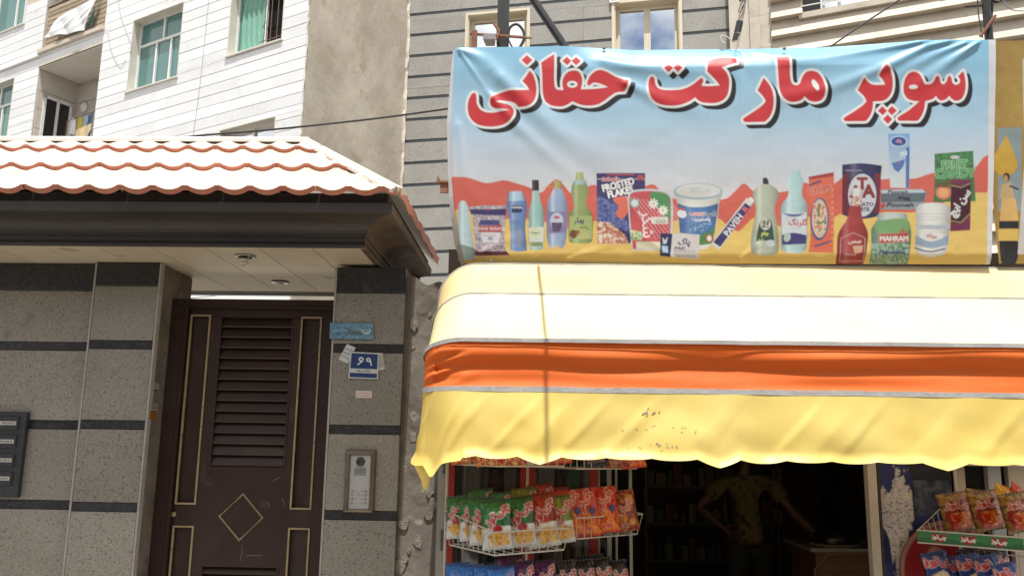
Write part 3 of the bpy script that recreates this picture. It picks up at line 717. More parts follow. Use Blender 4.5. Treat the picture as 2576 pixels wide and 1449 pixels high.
for q_, n_ in ((LV, 14), (LV2, 12)):
    h_ = (q_[3] - q_[2]) / n_
    for i in range(n_):
        z1 = q_[3] - i * h_
        MB().add([(x, y, z) for x in (q_[0], q_[1]) for (y, z) in ((ly + .002, z1 - h_ + .012), (ly + .034, z1 + .002), (ly + .038, z1 - .004), (ly + .006, z1 - h_ + .004))],
                 [(0, 1, 2, 3), (7, 6, 5, 4), (0, 4, 5, 1), (1, 5, 6, 2), (2, 6, 7, 3), (3, 7, 4, 0)]).build('louvre_slat', brown, DR)
    fb = MB()
    for r_ in ((q_[0] - .012, q_[0], q_[2], q_[3]), (q_[1], q_[1] + .012, q_[2], q_[3])): fb.box(r_[0], r_[1], ly - .004, ly + .01, r_[2], r_[3])
    fb.build('louvre_bead', brown, DR)
dia = [dq(612, 1242), dq(661, 1302), dq(602, 1358), dq(552, 1298)]
MB().tube([(p[0], ly - .003, p[1]) for p in dia], .008, 4, closed=True).build('gold_trim', gold, DR, label='gold diamond trim')
lk = dq(437, 1293); MB().lathe([(.016, .0), (.016, -.008), (.010, -.012), (.004, -.012)], (lk[0], ly, lk[1]), 'y', 14).build('lock', gold, DR)
scuff = mat('bare_scratches', (.35, .30, .26), (.45, .4, .35), scale=50, rough=.8)
for (x, y, a, l_) in ((693, 1206, .3, .03), (700, 1202, .3, .025), (712, 1262, -1.1, .05), (675, 1268, -.9, .035), (640, 1397, .0, .11), (607, 1390, 1.5, .10)):
    p = dq(x, y); MB().tube([(p[0] - l_ / 2 * math.cos(a), ly - .0005, p[1] - l_ / 2 * math.sin(a)), (p[0] + .004, ly - .0005, p[1] + .002), (p[0] + l_ / 2 * math.cos(a), ly - .0005, p[1] + l_ / 2 * math.sin(a))], .001, 4).build('scratch', scuff, DR)

# ================================================================== canopy over the gate
darkm = mat('dark_fascia_paint', (.036, .029, .0265), (.056, .047, .043), scale=5, rough=.45, stretch=(.3, 1, 1), spots=[(5, .70, (.08, .045, .025))])
rusty = mat('rust_stained_fascia', (.05, .04, .033), (.13, .085, .055), scale=5, rough=.7, spots=[(9, .62, (.18, .08, .04))])
tile_top = mat('overexposed_tile', (.52, .44, .35), (.60, .51, .42), scale=2.5, rough=.5, vary=.09, spec=.5, spots=[(6, .66, (.46, .37, .29))])  # terracotta tops painted pale to stand for strong sunlight on them
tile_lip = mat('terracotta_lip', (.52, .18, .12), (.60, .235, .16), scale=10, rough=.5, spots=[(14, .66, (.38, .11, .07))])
soff = mat('cream_soffit_panel', (.56, .48, .355), (.62, .54, .41), scale=3, rough=.6, vary=.05, spots=[(3, .67, (.40, .33, .25))])
CN = thing('gate_canopy', 'hipped tiled canopy with dark coved eaves over the brown gate', 'canopy', G, (RPa, 0, ZW))
UCL = LPa - 4.2
pf = G.atz(500, 622, ZW); dS = pf.y                             # front edge of the soffit
uS = G.atz(921, 630, ZW).x                                      # right edge of the soffit
dB = G.atz(660, 735, ZW).y                                      # back edge of the soffit
dU, dT_ = dS - .19, dS - .25
def zat(y, dep, x=300): return G.at(x, y, dep).z
prof = [(0.0, ZW), (.0, zat(593, dS)), (-.012, zat(591, dS - .012))]  # (outward offset from the soffit edge, height)
z_a, z_b = prof[-1][1], zat(533, dU)
for i in range(1, 9):
    a = i / 8 * math.pi / 2; prof.append((-.012 - (.178) * (1 - math.cos(a)), z_a + (z_b - z_a) * math.sin(a)))
prof += [(-.20, z_b + .004), (-.20, zat(507, dS - .20)), (-.17, zat(505, dS - .17)), (-.17, zat(496, dS - .17) + .03)]
tc_ = [G.at(1004, 486, dT_)]
eaveZ = zat(490, dT_); uT = tc_[0].x
back = G.atu(1101, 668, uT).y                                   # how far the side eave runs back
back = max(back, 1.0)
ridgeY = .42; rp = G.at(770, 362, ridgeY); print('EAVE', dT_, eaveZ, ridgeY); ridgeZ, ridgeU = rp.z, rp.x
def mitre(o): return uS - o, dS + o                             # profile offset o (negative = outwards)
k_ = (uT - uS) / (-(dT_ - dS))
fas = MB()
for i in range(len(prof) - 1):
    (o0, z0), (o1, z1) = prof[i], prof[i + 1]
    fas.quad((UCL, dS + o0, z0), (uS - o0 * k_, dS + o0, z0), (uS - o1 * k_, dS + o1, z1), (UCL, dS + o1, z1))
fas.build('front_fascia', darkm, CN, angle=35, fix=False)
sid = MB()
for i in range(len(prof) - 1):
    (o0, z0), (o1, z1) = prof[i], prof[i + 1]
    sid.quad((uS - o0 * k_, dS + o0, z0), (uS - o0 * k_, back, z0), (uS - o1 * k_, back, z1), (uS - o1 * k_, dS + o1, z1))
sid.build('side_fascia', rusty, CN, angle=35, fix=False)
B(UCL, uS + .0, dS, back + .02, eaveZ + .012, eaveZ + .03).build('deck', darkm, CN)
B(UCL, uS + .1, back - .03, back + .03, ZW, eaveZ).build('back_fascia', darkm, CN)
B(uS - .03, uS - .003, dS + .02, back - .03, ZW + .001, ZW + .07).build('inner_batten', rusty, CN)
# soffit boards
fx = G.atz(649, 625, ZW).x; pitch_ = G.atz(788, 628, ZW).x - fx
k = -9
while fx + k * pitch_ < uS:
    a, b = max(UCL, fx + k * pitch_) + .0025, min(uS, fx + (k + 1) * pitch_) - .0025
    if b > a + .02:
        B(a, b, dS + .002, .42, ZW + .002, ZW + .02).build('soffit_board', soff, CN); B(a, b, .425, dB, ZW + .003, ZW + .02).build('soffit_board', soff, CN)
    k += 1
B(UCL, uS, dS, dB + .01, ZW + .021, ZW + .04).build('soffit_backing', darkm, CN)
B(UCL, uS, dB, dB + .03, ZW - .004, ZW + .12).build('back_trim', darkm, CN)
# tiles: three courses of pressed sheets, three scallops wide
PT = (G.at(1455 * .2667, 483, dT_).x - G.at(545 * .2667, 483, dT_).x) / 3; ph = G.at(1150 * .2667, 483, dT_).x
slopeL = math.hypot(ridgeY - dT_, ridgeZ - eaveZ); sy, sz = (ridgeY - dT_) / slopeL, (ridgeZ - eaveZ) / slopeL
def vlen(y): 
    d = ray(300, y); n_ = Vector((0, 0, 0)); P0 = G.wld((0, dT_, eaveZ)); nn = (G.u.cross(G.v * sy + UP * sz)).normalized(); q_ = G.loc(hit(300, y, P0, nn)); return (q_.y - dT_) * sy + (q_.z - eaveZ) * sz
rows = [0.0, vlen(432), vlen(386), slopeL]
rows = [0.0, vlen(432), vlen(386), slopeL - .01]
def scal(u):
    t = ((u - ph) / PT) % 1.0; h = .036 * (2 * abs(t - .5)) ** 2.0; c = min(t, 1 - t)
    return h - (.012 * (1 - c / .07) if c < .07 else 0)
def hipu(v): return uT + (ridgeU - uT) * v / slopeL
for r_ in range(3):
    v0, v1 = rows[r_], rows[r_ + 1] + (.05 if r_ < 2 else 0); off = (-.25 * PT, .05 * PT, .4 * PT)[r_]
    k = -12
    while True:
        a = ph + PT * (3 * k) + .0 + (r_ % 2) * PT; b = a + 3 * PT - .003; k += 1
        if a > hipu(v0): break
        if b < UCL: continue
        t = MB(); nU, nV = 72, 4
        def P(u, v, lift):
            uu = min(u, hipu(v) - .01); return (uu, dT_ + v * sy - lift * sz, eaveZ + v * sz + lift * sy)
        jit = random.uniform(-.004, .004)
        t.mi = 0; t.grid(lambda s, w_: P(a + s * (b - a), v0 + w_ * (v1 - v0) + jit, scal(a + s * (b - a)) + .030 * (1 - w_) + .004), nU, nV)
        t.mi = 1; t.grid(lambda s, w_: P(a + s * (b - a), v0 + jit + .004 * w_, scal(a + s * (b - a)) + .034 - .032 * w_), nU, 1)
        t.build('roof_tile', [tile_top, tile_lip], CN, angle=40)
# right hip: side slope sheets and caps
side = MB(); side.mi = 0
side.add([(uT, dT_, eaveZ + .02), (uT, back + .1, eaveZ + .02), (ridgeU, ridgeY, ridgeZ + .0), (ridgeU, back, ridgeZ)], [(0, 1, 3, 2)])
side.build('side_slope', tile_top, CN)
lipm = MB()
n_ = 40
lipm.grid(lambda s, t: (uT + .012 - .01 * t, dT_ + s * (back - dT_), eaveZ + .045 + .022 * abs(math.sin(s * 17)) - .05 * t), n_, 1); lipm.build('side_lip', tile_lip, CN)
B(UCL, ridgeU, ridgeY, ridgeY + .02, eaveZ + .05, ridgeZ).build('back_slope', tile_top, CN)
cap_m = mat('pale_cap_metal', (.66, .58, .53), (.72, .65, .60), scale=4, rough=.45)
def capline(p, q_, wd, th, nm):
    p, q_ = Vector(p), Vector(q_); d = (q_ - p).normalized(); s_ = d.cross(UP).normalized(); n2 = s_.cross(d); m = MB()
    ring = [(-wd, -th * 1.2), (-wd, -.2 * th), (-wd * .4, th), (wd * .4, th), (wd, -.2 * th), (wd, -th * 1.2)]
    for (A_, B_) in zip(ring[:-1], ring[1:]): m.quad(p + s_ * A_[0] + n2 * A_[1], p + s_ * B_[0] + n2 * B_[1], q_ + s_ * B_[0] + n2 * B_[1], q_ + s_ * A_[0] + n2 * A_[1])
    m.add([p + s_ * a + n2 * b for a, b in ring], [tuple(range(6))]); m.add([q_ + s_ * a + n2 * b for a, b in ring], [tuple(range(6))])
    return m.build(nm, cap_m, CN)
capline((UCL, ridgeY - .01, ridgeZ + .015), (ridgeU + .03, ridgeY - .01, ridgeZ + .015), .06, .022, 'ridge_cap')
capline((uT + .0, dT_ + .0, eaveZ + .035), (ridgeU + .0, ridgeY - .02, ridgeZ + .02), .055, .018, 'hip_cap')
# lamps set into the soffit
chrome = mat('lamp_chrome', (.35, .33, .30), (.45, .43, .40), scale=10, rough=.25, metal=.8)
cfl = mat('lamp_glass_white', (.62, .62, .58), (.7, .7, .66), scale=9, rough=.3)
for (x, y, spiral, lb) in ((617, 650, True, 'recessed ceiling lamp with bare spiral bulb under the canopy'), (705, 712, False, 'recessed ceiling lamp without visible bulb near the gate top')):
    p = G.atz(x, y - (2 if not spiral else 6), ZW)
    T = thing('recessed_lamp', lb, 'lamp', G, (p.x, p.y, ZW))
    MB().lathe([(.060, .0), (.064, -.006), (.050, -.010), (.042, -.002), (.036, .0)], (p.x, p.y, ZW), 'z', 20).build('ring', chrome, T, smooth=True)
    MB().lathe([(.037, -.0005), (.02, -.0006)], (p.x, p.y, ZW), 'z', 14).build('can', dark_room, T)
    if spiral:
        MB().tube([(p.x + .02 * math.cos(a), p.y + .02 * math.sin(a), ZW - .005 - .006 * a / 1.6) for a in np.linspace(0, 16, 60)], .006, 6).build('spiral_bulb', cfl, T, smooth=True)
# ================================================================== things fixed to the gate
# mailboxes
bx = G.at(62, 1140, .04).x
MBX = thing('mailbox', 'black metal block of four letter boxes on the granite wall', 'mailbox', G, (bx - .3, .05, G.at(40, 1245, .04).z))
zt, zb = G.at(40, 1036, .04).z, G.at(40, 1250, .04).z
blackm = mat('black_crackle_paint', (.022, .024, .03), (.04, .043, .05), scale=60, rough=.4, bump=.3, bscale=200)
B(bx - .42, bx, .015, .05, zb, zt, .004).build('case', blackm, MBX)
for i, y in enumerate((1064, 1110, 1157, 1203)):
    z = G.at(25, y, .015).z; x1 = bx - .045
    f_ = MB(); f_.box(bx - .40, x1, .006, .016, z - .042, z + .042, .004); fo = f_.build('flap', blackm, MBX)
    a = Art(0, 0, 300, 50, 2, lin((196, 196, 192))); a.text('POST', 240, 26, 24, lin((40, 40, 40)), sx=1.3, bold=1.0); a.text('POST', 70, 26, 24, lin((40, 40, 40)), sx=1.3, bold=1.0)
    xa, xb = x1 - .25, x1 - .012; zc = z
    printed('name_plate', a, lambda s, t: np.stack([xa + s * (xb - xa), np.full_like(s, .0045), zc + .012 - t * .024], 1), 120, 20, mat_print('printed_plate', rough=.35), fo, org=FRAME[MBX.name])
# intercom
IC = thing('intercom', 'silver door intercom with camera eye and eight buttons', 'intercom', G, (G.at(905, 1290).x, 0, G.at(905, 1290).z))
steel = mat('brushed_steel', (.55, .56, .56), (.62, .63, .63), scale=3, rough=.35, metal=.35, stretch=(1, 1, 20))
bronze = mat('bronze_surround', (.16, .12, .09), (.26, .21, .17), scale=6, rough=.3, metal=.5)
o4 = [G.at(870, 1130), G.at(949, 1131), G.at(863, 1289), G.at(941, 1291)]; a, b, c, d = (o4[0].x + o4[2].x) / 2, (o4[1].x + o4[3].x) / 2, (o4[2].z + o4[3].z) / 2, (o4[0].z + o4[1].z) / 2
i4 = (a + .035, b - .035, c + .025, d - .035)
sr = MB()
sr.add([(a, 0, c), (b, 0, c), (b, 0, d), (a, 0, d), (a + .008, -.022, c + .008), (b - .008, -.022, c + .008), (b - .008, -.022, d - .008), (a + .008, -.022, d - .008),
        (i4[0] - .006, -.026, i4[2] - .006), (i4[1] + .006, -.026, i4[2] - .006), (i4[1] + .006, -.026, i4[3] + .006), (i4[0] - .006, -.026, i4[3] + .006),
        (i4[0], -.010, i4[2]), (i4[1], -.010, i4[2]), (i4[1], -.010, i4[3]), (i4[0], -.010, i4[3])],
       [(i + 4 * r_, (i + 1) % 4 + 4 * r_, (i + 1) % 4 + 4 * (r_ + 1), i + 4 * (r_ + 1)) for r_ in range(3) for i in range(4)])
sr.build('surround', bronze, IC)
B(i4[0], i4[1], -.012, .001, i4[2], i4[3]).build('face_plate', steel, IC)
W_, H_ = i4[1] - i4[0], i4[3] - i4[2]
cxm = (i4[0] + i4[1]) / 2; ce = i4[3] - H_ * .12
MB().lathe([(.026, -.012), (.028, -.017), (.020, -.018), (.017, -.010), (.004, -.012)], (cxm, 0, ce), 'y', 18).build('camera_eye', mat('dark_lens', (.03, .03, .025), (.06, .055, .045), scale=20, rough=.15), IC, smooth=True)
for i in range(7): B(cxm - W_ * .3, cxm + W_ * .3, -.0128, -.0119, i4[3] - H_ * (.235 + .022 * i) - .0015, i4[3] - H_ * (.235 + .022 * i) + .0015).build('speaker_slot', mat('slot_black', (.05, .05, .05), None, rough=.8), IC)
for r_ in range(4):
    z = i4[2] + H_ * (.335 - .075 * r_)
    B(cxm - W_ * .28, cxm + W_ * .28, -.0135, -.0119, z - .006, z + .006).build('name_strip', mat('name_strip_paper', (.6, .6, .58), (.3, .3, .3), scale=90, rough=.5), IC)
    for s_ in (-1, 1): MB().lathe([(.0055, -.012), (.0055, -.018), (.003, -.019)], (cxm + s_ * W_ * .33, 0, z), 'y', 10).build('button', chrome, IC, smooth=True)
# street-name plate, house number and stickers
PR = mat_print('printed_enamel', rough=.35)
def plate(name, label, cat, quad, art, mat_=PR, dep=-.004, nu=90, nv=60, group=None, bulge=0.0):
    P = [np.array(G.at(x, y, dep)) for x, y in quad]; org = tuple(P[3]); org = (org[0], dep, org[2])
    fn = lambda s, t: ((P[0][None] * (1 - s)[:, None] + P[1][None] * s[:, None]) * (1 - t)[:, None] + (P[3][None] * (1 - s)[:, None] + P[2][None] * s[:, None]) * t[:, None]) + np.stack([0 * s, -bulge * np.sin(3.14 * s), 0 * s], 1)
    o = printed(name, art, fn, nu, nv, mat_, None, org=org, smooth=bulge > 0); FRAME[o.name] = Vector(org)
    sm = o.modifiers.new('thickness', 'SOLIDIFY'); sm.thickness = .002; sm.offset = -1
    o.location = G.wld(org); o.rotation_euler = (0, 0, -G.yaw); return tag(o, label, cat, group)
a = Art(0, 0, 220, 86, 1.5, lin((96, 134, 158)))
a.noise([(0, 0), (220, 0), (220, 86), (0, 86)], [lin((70, 115, 150)), lin((95, 140, 170)), lin((120, 160, 182)), lin((88, 130, 160))], 14)
a.line([(10, 42), (150, 42)], 3, lin((190, 205, 210)), .8); a.ell(182, 38, 24, 19, lin((205, 215, 215))); a.ell(182, 33, 20, 15, lin((92, 138, 168))); a.line([(165, 40), (178, 32), (188, 38), (200, 30)], 3, lin((205, 215, 215)))
for y, n_ in ((24, 7), (60, 8)):
    for i in range(n_): a.line([(14 + i * 18, y + random.uniform(-5, 5)), (24 + i * 18, y + random.uniform(-8, 8))], 4, lin((60, 100, 140)), .7)
a.noise([(90, 30), (170, 44), (160, 66), (84, 58)], [lin((70, 70, 62)), lin((98, 105, 104))], 12, .6)
plate('street_sign', 'small faded pale blue sign at the pillar edge above the house number', 'sign', [(830.5, 811.5), (938.5, 814), (940, 854), (829, 852)], a, dep=-.012)
a = Art(0, 0, 150, 135, 1.2, lin((205, 208, 208))); a.rect(6, 6, 144, 84, lin((44, 66, 116))); a.rect(6, 106, 144, 129, lin((44, 66, 116)))
[a.line(smooth_path, 6.5, lin((228, 232, 235))) for smooth_path in ([(70, 36), (62, 28), (52, 29), (48, 37), (54, 44), (66, 45)], [(66, 45), (54, 54), (44, 64)], [(112, 64), (109, 50), (106, 40), (102, 31), (94, 29), (88, 34), (90, 43), (98, 46), (107, 43)])]; a.text('\u06f2\u06f1\u06f5\u06f8\u06f5\u2013\u06f9\u06f7\u06f1\u06f0', 74, 96, 11, lin((60, 60, 60)), sx=1.0, bold=.5)
plate('house_number', 'blue enamel house number plate with white Persian numerals', 'number plate', [(882, 884.5), (953.5, 888), (951, 953.7), (875.7, 951)], a, dep=-.009)
def sticker(label, quad, base, marks, dep=-.0035, seed=0, txt=None):
    a = Art(0, 0, 100, 100, 2, lin(base)); r_ = random.Random(seed)
    for (c, n_) in marks:
        for i in range(n_):
            y = 15 + 70 * (i + .5) / n_
            for j in range(7): a.line([(10 + j * 12, y + r_.uniform(-4, 4)), (18 + j * 12, y + r_.uniform(-6, 6))], 5, lin(c))
    if txt: a.text(txt[0], 50, 50, txt[2], lin(txt[1]), bold=1.5)
    return plate('sticker', label, 'sticker', quad, a, mat_print('printed_paper', rough=.6), dep, 40, 30)
sticker('tilted white paper sticker with blue writing tucked behind the house number', [(873, 864.5), (894.7, 874.5), (875.5, 914.5), (851.5, 904.5)], (205, 208, 205), [((70, 110, 160), 3)], -.0035, 1)
sticker('narrow white paper sticker at the other edge of the house number', [(950, 887), (962.5, 888), (968.5, 929.5), (951, 932)], (200, 198, 190), [((120, 125, 120), 5)], -.0035, 2)
sticker('small red and white sticker below the house number', [(895, 982), (936, 983), (936, 1001), (895, 1001)], (215, 200, 200), [((185, 40, 60), 2)], -.003, 3)
# stickers on the pillar's inner face
def side_sticker(label, x0, y0, x1, y1, base, mark, seed):
    p = [np.array(G.atu(*q_, LPb + .001)) for q_ in ((x0, y0), (x1, y0 + 2), (x1, y1 + 1), (x0, y1))]
    a = Art(0, 0, 60, 60, 2, lin(base)); r_ = random.Random(seed)
    for i in range(3): a.line([(8, 14 + i * 15), (50, 12 + i * 15 + r_.uniform(-5, 5))], 6, lin(mark))
    org = tuple(p[3]); fn = lambda s, t: ((p[0][None] * (1 - s)[:, None] + p[1][None] * s[:, None]) * (1 - t)[:, None] + (p[3][None] * (1 - s)[:, None] + p[2][None] * s[:, None]) * t[:, None])
    o = printed('sticker', a, fn, 16, 16, mat_print('printed_paper', rough=.6), None, org=org); o.location = G.wld(org); o.rotation_euler = (0, 0, -G.yaw); FRAME[o.name] = Vector(org)
    tag(o, label, 'sticker')
side_sticker('red and white sticker on the inner side of the gate pillar', 386, 962, 400, 978, (170, 165, 160), (140, 70, 60), 1)
side_sticker('grey and white sticker just above the orange one on the gate pillar', 380, 1014, 397, 1032, (160, 160, 155), (70, 70, 70), 2)
side_sticker('orange sticker on the inner side of the gate pillar', 377, 1034, 394, 1054, (160, 104, 24), (120, 70, 14), 3)

# ================================================================== flaking plaster strip beside the pillar
PLa, PLb = RPb, G.at(1103, 1000, .03).x + .03
PL = thing('plaster_wall', 'flaking grey plaster wall strip between the granite pillar and the shop', 'wall', G, (PLa, .05, 0))
plas = mat('flaking_plaster', (.125, .108, .092), (.18, .16, .135), scale=4, rough=.95, bump=.3, bscale=14, spots=[(6, .60, (.135, .112, .09)), (16, .66, (.25, .225, .195))])  # base tone darkened to stand in for shade over the strip
PTOP = G.at(1080, 700, .04).z
pm = MB()
def pl_fn(s, t):
    u = PLa - .01 + s * (PLb - PLa); z = t * (PTOP - .05 * s + .02 * math.sin(s * 9)); q_ = Vector((u * 7, z * 4, 1))
    e = mnoise.noise(q_) * .006 + mnoise.noise(q_ * 3.1) * .0015; e += -.003 if mnoise.noise(Vector((u * 9, z * 7, 5))) > .12 else 0
    return (u + .012 * mnoise.noise(Vector((z * 3, s, 8))), .035 + e, z)
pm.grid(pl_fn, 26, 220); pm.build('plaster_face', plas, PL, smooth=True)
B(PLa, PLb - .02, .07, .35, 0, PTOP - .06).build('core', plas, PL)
flake_m = mat('plaster_flake', (.19, .17, .145), (.25, .225, .19), scale=5, rough=.95, bump=.5)
for i in range(20):
    u = random.uniform(PLa + .02, PLb - .03); z = random.uniform(.5, PTOP - .1); r_ = random.uniform(.012, .04); y0 = .028 + random.uniform(-.004, .006); n_ = random.randint(5, 8)
    po = [(u + r_ * random.uniform(.6, 1.1) * math.cos(6.283 * j / n_), z + 1.5 * r_ * random.uniform(.6, 1.1) * math.sin(6.283 * j / n_)) for j in range(n_)]
    tilt = random.uniform(.1, .5); f_ = MB()
    f_.add([(p[0], y0 - (p[1] - z + r_) * tilt * .3, p[1]) for p in po] + [(p[0], y0 + .006 - (p[1] - z + r_) * tilt * .3, p[1]) for p in po], [tuple(range(n_)), tuple(range(2 * n_ - 1, n_ - 1, -1))] + [(j, j + n_, (j + 1) % n_ + n_, (j + 1) % n_) for j in range(n_)])
    f_.build('flake', flake_m, PL)
# ================================================================== shop building
SU0, SU1 = G.at(1101, 1300).x, 4.6
SH = thing('shop_building', 'single storey corner shop with dark open front under the striped awning', 'shop', G, (SU0, 0, 0))
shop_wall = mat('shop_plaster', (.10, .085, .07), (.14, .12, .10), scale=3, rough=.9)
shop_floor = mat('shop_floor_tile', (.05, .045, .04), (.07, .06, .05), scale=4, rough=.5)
SHZ = G.at(1500, 676, 0).z
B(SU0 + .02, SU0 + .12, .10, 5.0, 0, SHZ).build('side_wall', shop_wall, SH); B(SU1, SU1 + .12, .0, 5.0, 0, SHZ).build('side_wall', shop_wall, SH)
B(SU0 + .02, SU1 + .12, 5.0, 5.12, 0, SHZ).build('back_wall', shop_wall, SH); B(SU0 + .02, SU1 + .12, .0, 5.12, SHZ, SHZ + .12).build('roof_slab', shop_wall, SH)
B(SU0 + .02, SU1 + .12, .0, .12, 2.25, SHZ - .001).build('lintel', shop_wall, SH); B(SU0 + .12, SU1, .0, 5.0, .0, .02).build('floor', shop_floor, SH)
alu = mat('grey_aluminium', (.30, .295, .28), (.38, .37, .35), scale=5, rough=.5, metal=.2)
red_p = mat('red_post_paint', (.30, .022, .016), (.38, .035, .025), scale=5, rough=.45)
ivory = mat('ivory_post_paint', (.48, .43, .37), (.54, .49, .43), scale=4, rough=.5)
white_p = mat('white_enamel', (.62, .62, .60), (.68, .68, .66), scale=5, rough=.4)
def gx(x, y=1300, dep=0): return G.at(x, y, dep).x
jb = B(gx(1100), gx(1118), -.03, .06, 0, 2.2); jb.build('steel_jamb', alu, SH)
for z in (1.0, 1.45): B(gx(1112), gx(1119), -.045, -.03, z, z + .12).build('hinge', mat('dark_hinge', (.08, .08, .08), (.15, .14, .13), scale=20, rough=.5, metal=.4), SH)
for a, b in ((1119, 1141), (1308, 1323), (1328, 1345), (1484, 1504)): B(gx(a), gx(b), -.02, .05, 0, 2.25).build('red_post', red_p, SH)
for a, b, m_ in ((1504, 1509, alu), (1527, 1538, alu), (1548, 1553, alu), (1583, 1590, alu), (2187, 2209, ivory), (2211, 2217, mat('dark_rubber', (.03, .028, .028), None, rough=.7))): B(gx(a), gx(b), -.015, .05, 0, 2.25).build('frame_post', m_, SH)
B(gx(1141), gx(1590), .0, .045, .0, .35).build('frame_sill', alu, SH)
shop_glass = mat_glass('shop_glass', tint=(.02, .022, .024), rough=.03, alpha=.28, spec=.6)
for a, b in ((1141, 1308), (1345, 1484), (1509, 1527)): B(gx(a), gx(b), .015, .021, .35, 2.25).build('pane', shop_glass, SH)
for a, b, m_ in ((2374, 2442, ivory), (2421, 2442, ivory), (2501, 2534, mat('pale_blue_post', (.36, .40, .44), (.42, .46, .50), scale=4, rough=.5)), (2553, 2600, ivory)):
    if a != 2374: B(gx(a), gx(b), .03, .08, 0, 2.25).build('frame_post', m_, SH)
B(gx(2217), SU1, .10, .106, .1, 2.25).build('pane', shop_glass, SH)
hb = thing('header_board', 'red header board with pale lower edge over the right window racks', 'board', G, (gx(2374), -.05, 1.55))
zh0, zh1 = G.at(2450, 1171, -.05).z, G.at(2450, 1171, -.05).z + .14
B(gx(2374, 1160, -.05), SU1, -.05, -.01, zh0 + .022, zh1).build('panel', red_p, hb); B(gx(2374, 1160, -.05), SU1, -.052, -.01, zh0, zh0 + .021).build('lower_edge', ivory, hb)
# goods and cabinets behind the left window
fz = thing('fridge', 'tall white fridge behind the left shop window', 'fridge', G, (gx(1150), .3, 0))
B(gx(1138, 1300, .3), gx(1168, 1300, .3), .3, .9, .02, 1.95, .01).build('door', white_p, fz); B(gx(1169, 1300, .3), gx(1204, 1300, .3), .32, .9, .02, 1.95).build('side_panel', mat('fridge_grey', (.36, .38, .38), (.4, .42, .42), scale=3, rough=.5), fz)
B(gx(1160, 1300, .29), gx(1164, 1300, .29), .28, .3, .9, 1.5).build('handle', alu, fz)
def shelf_unit(label, short, u0, u1, y0, y1, zs_, along='x', seed=1, fill=True):
    r_ = random.Random(seed); T = thing('goods_shelf', label, 'shelf', G, (u0, y0, 0))
    m_ = mat('shelf_metal', (.16, .15, .14), (.2, .19, .18), scale=6, rough=.5)
    for z in zs_: B(u0, u1, y0, y1, z, z + .025).build('shelf_board', m_, T)
    for (x, y) in ((u0, y0), (u1 - .03, y0), (u0, y1 - .03), (u1 - .03, y1 - .03)): B(x, x + .03, y, y + .03, .02, zs_[-1] + .3).build('upright', m_, T)
    if not fill: return T
    n_ = 0
    for z in zs_:
        p = y0 + .03 if along == 'y' else u0 + .03; e = (y1 if along == 'y' else u1) - .04
        row_ = ['lowest', 'second', 'third', 'top'][zs_.index(z)]
        while p < e:
            wd = r_.uniform(.06, .14); h = r_.uniform(.12, .30); cn_, c = r_.choice([('tan', (.28, .24, .18)), ('red', (.20, .03, .02)), ('ochre', (.22, .14, .04)), ('blue', (.05, .08, .16)), ('pale', (.32, .30, .26)), ('brown', (.17, .08, .03)), ('green', (.06, .14, .06))])
            mm = mat('pack_%d' % (int(c[0] * 100) * 7 + int(c[1] * 100)), c, tuple(v * .7 for v in c), scale=14, rough=.5)
            m2 = MB()
            if along == 'y': a_, b_, c_, d_ = u0 + .02, u0 + .02 + r_.uniform(.12, .2), p, p + wd * .9
            else: a_, b_, c_, d_ = p, p + wd * .9, y0 + .02, y0 + .02 + .15
            kd_ = 'bottle' if r_.random() < .45 else 'box'
            if kd_ == 'bottle': m2.lathe([(wd * .42, 0), (wd * .45, .02), (wd * .45, h * .62), (wd * .18, h * .8), (wd * .18, h)], ((a_ + b_) / 2 if along == 'y' else (a_ + b_) / 2, (c_ + d_) / 2, z + .025), 'z', 10)
            else: m2.box(a_, b_, c_, d_, z + .025, z + .025 + h, .006)
            n_ += 1
            m2.single('grocery_pack', mm, 'dim %s %s on the %s board of the %s' % (cn_, kd_, row_, short), 'grocery', G, (a_, c_, z), group='groceries on the %s' % short); p += wd
    return T
xw = SU0 + .13
shelf_unit('long shelf unit against the dark left wall inside the shop', 'left wall shelf', xw + .62, xw + .92, 1.0, 4.3, [.35, .75, 1.15, 1.55], 'y', 4)
shelf_unit('narrow shelf behind the left shop window between red posts', 'window shelf', gx(1215, 1300, .5), gx(1480, 1300, .5), .45, .62, [.45, .85, 1.22, 1.6], 'x', 9)
shelf_unit('shelf unit on the dark back wall of the shop', 'back wall shelf', gx(1640, 1300, 4), gx(2000, 1300, 4), 4.6, 4.85, [.4, .8, 1.2, 1.6], 'x', 12)
tagm = mat('paper_tag', (.6, .6, .58), None, rough=.8)
for i in range(7):
    y = 1.1 + i * .42; B(xw + .921, xw + .925, y, y + .06, 1.47, 1.548).single('price_tag', tagm, 'white paper price tag hanging from the dark shelf edge', 'price tag', G, (xw + .92, y, 1.47), group='price tags on the shelf edge')
# counter with glass top at the right of the doorway
CT = thing('shop_counter', 'brown counter with glass top inside the right of the doorway', 'counter', G, (gx(2110, 1400, 1.6), 1.6, 0))
ca, cb = gx(2040, 1400, 1.4), gx(2183, 1400, 1.4) + .5; czt = G.at(2110, 1376, 1.5).z
wood_c = mat('counter_wood', (.16, .07, .03), (.22, .10, .045), scale=3, rough=.4, stretch=(1, 1, 6))
B(ca + .05, cb, 1.45, 2.1, .02, czt - .03).build('body', wood_c, CT); B(ca, cb, 1.4, 2.15, czt - .028, czt).build('top', mat('counter_top', (.25, .24, .23), (.3, .29, .28), scale=4, rough=.15), CT)
MB().tube([(ca, 1.38, .4), (ca + .02, 1.38, czt - .15), (ca + .12, 1.38, czt - .04), (cb, 1.38, czt - .02)], .012, 8).build('edge_rail', wood_c, CT)
HL = thing('helmet', 'shiny black rounded helmet standing on the shop counter', 'helmet', G, (gx(2100, 1350, 1.7), 1.7, czt))
hp = G.at(2098, 1350, 1.7)
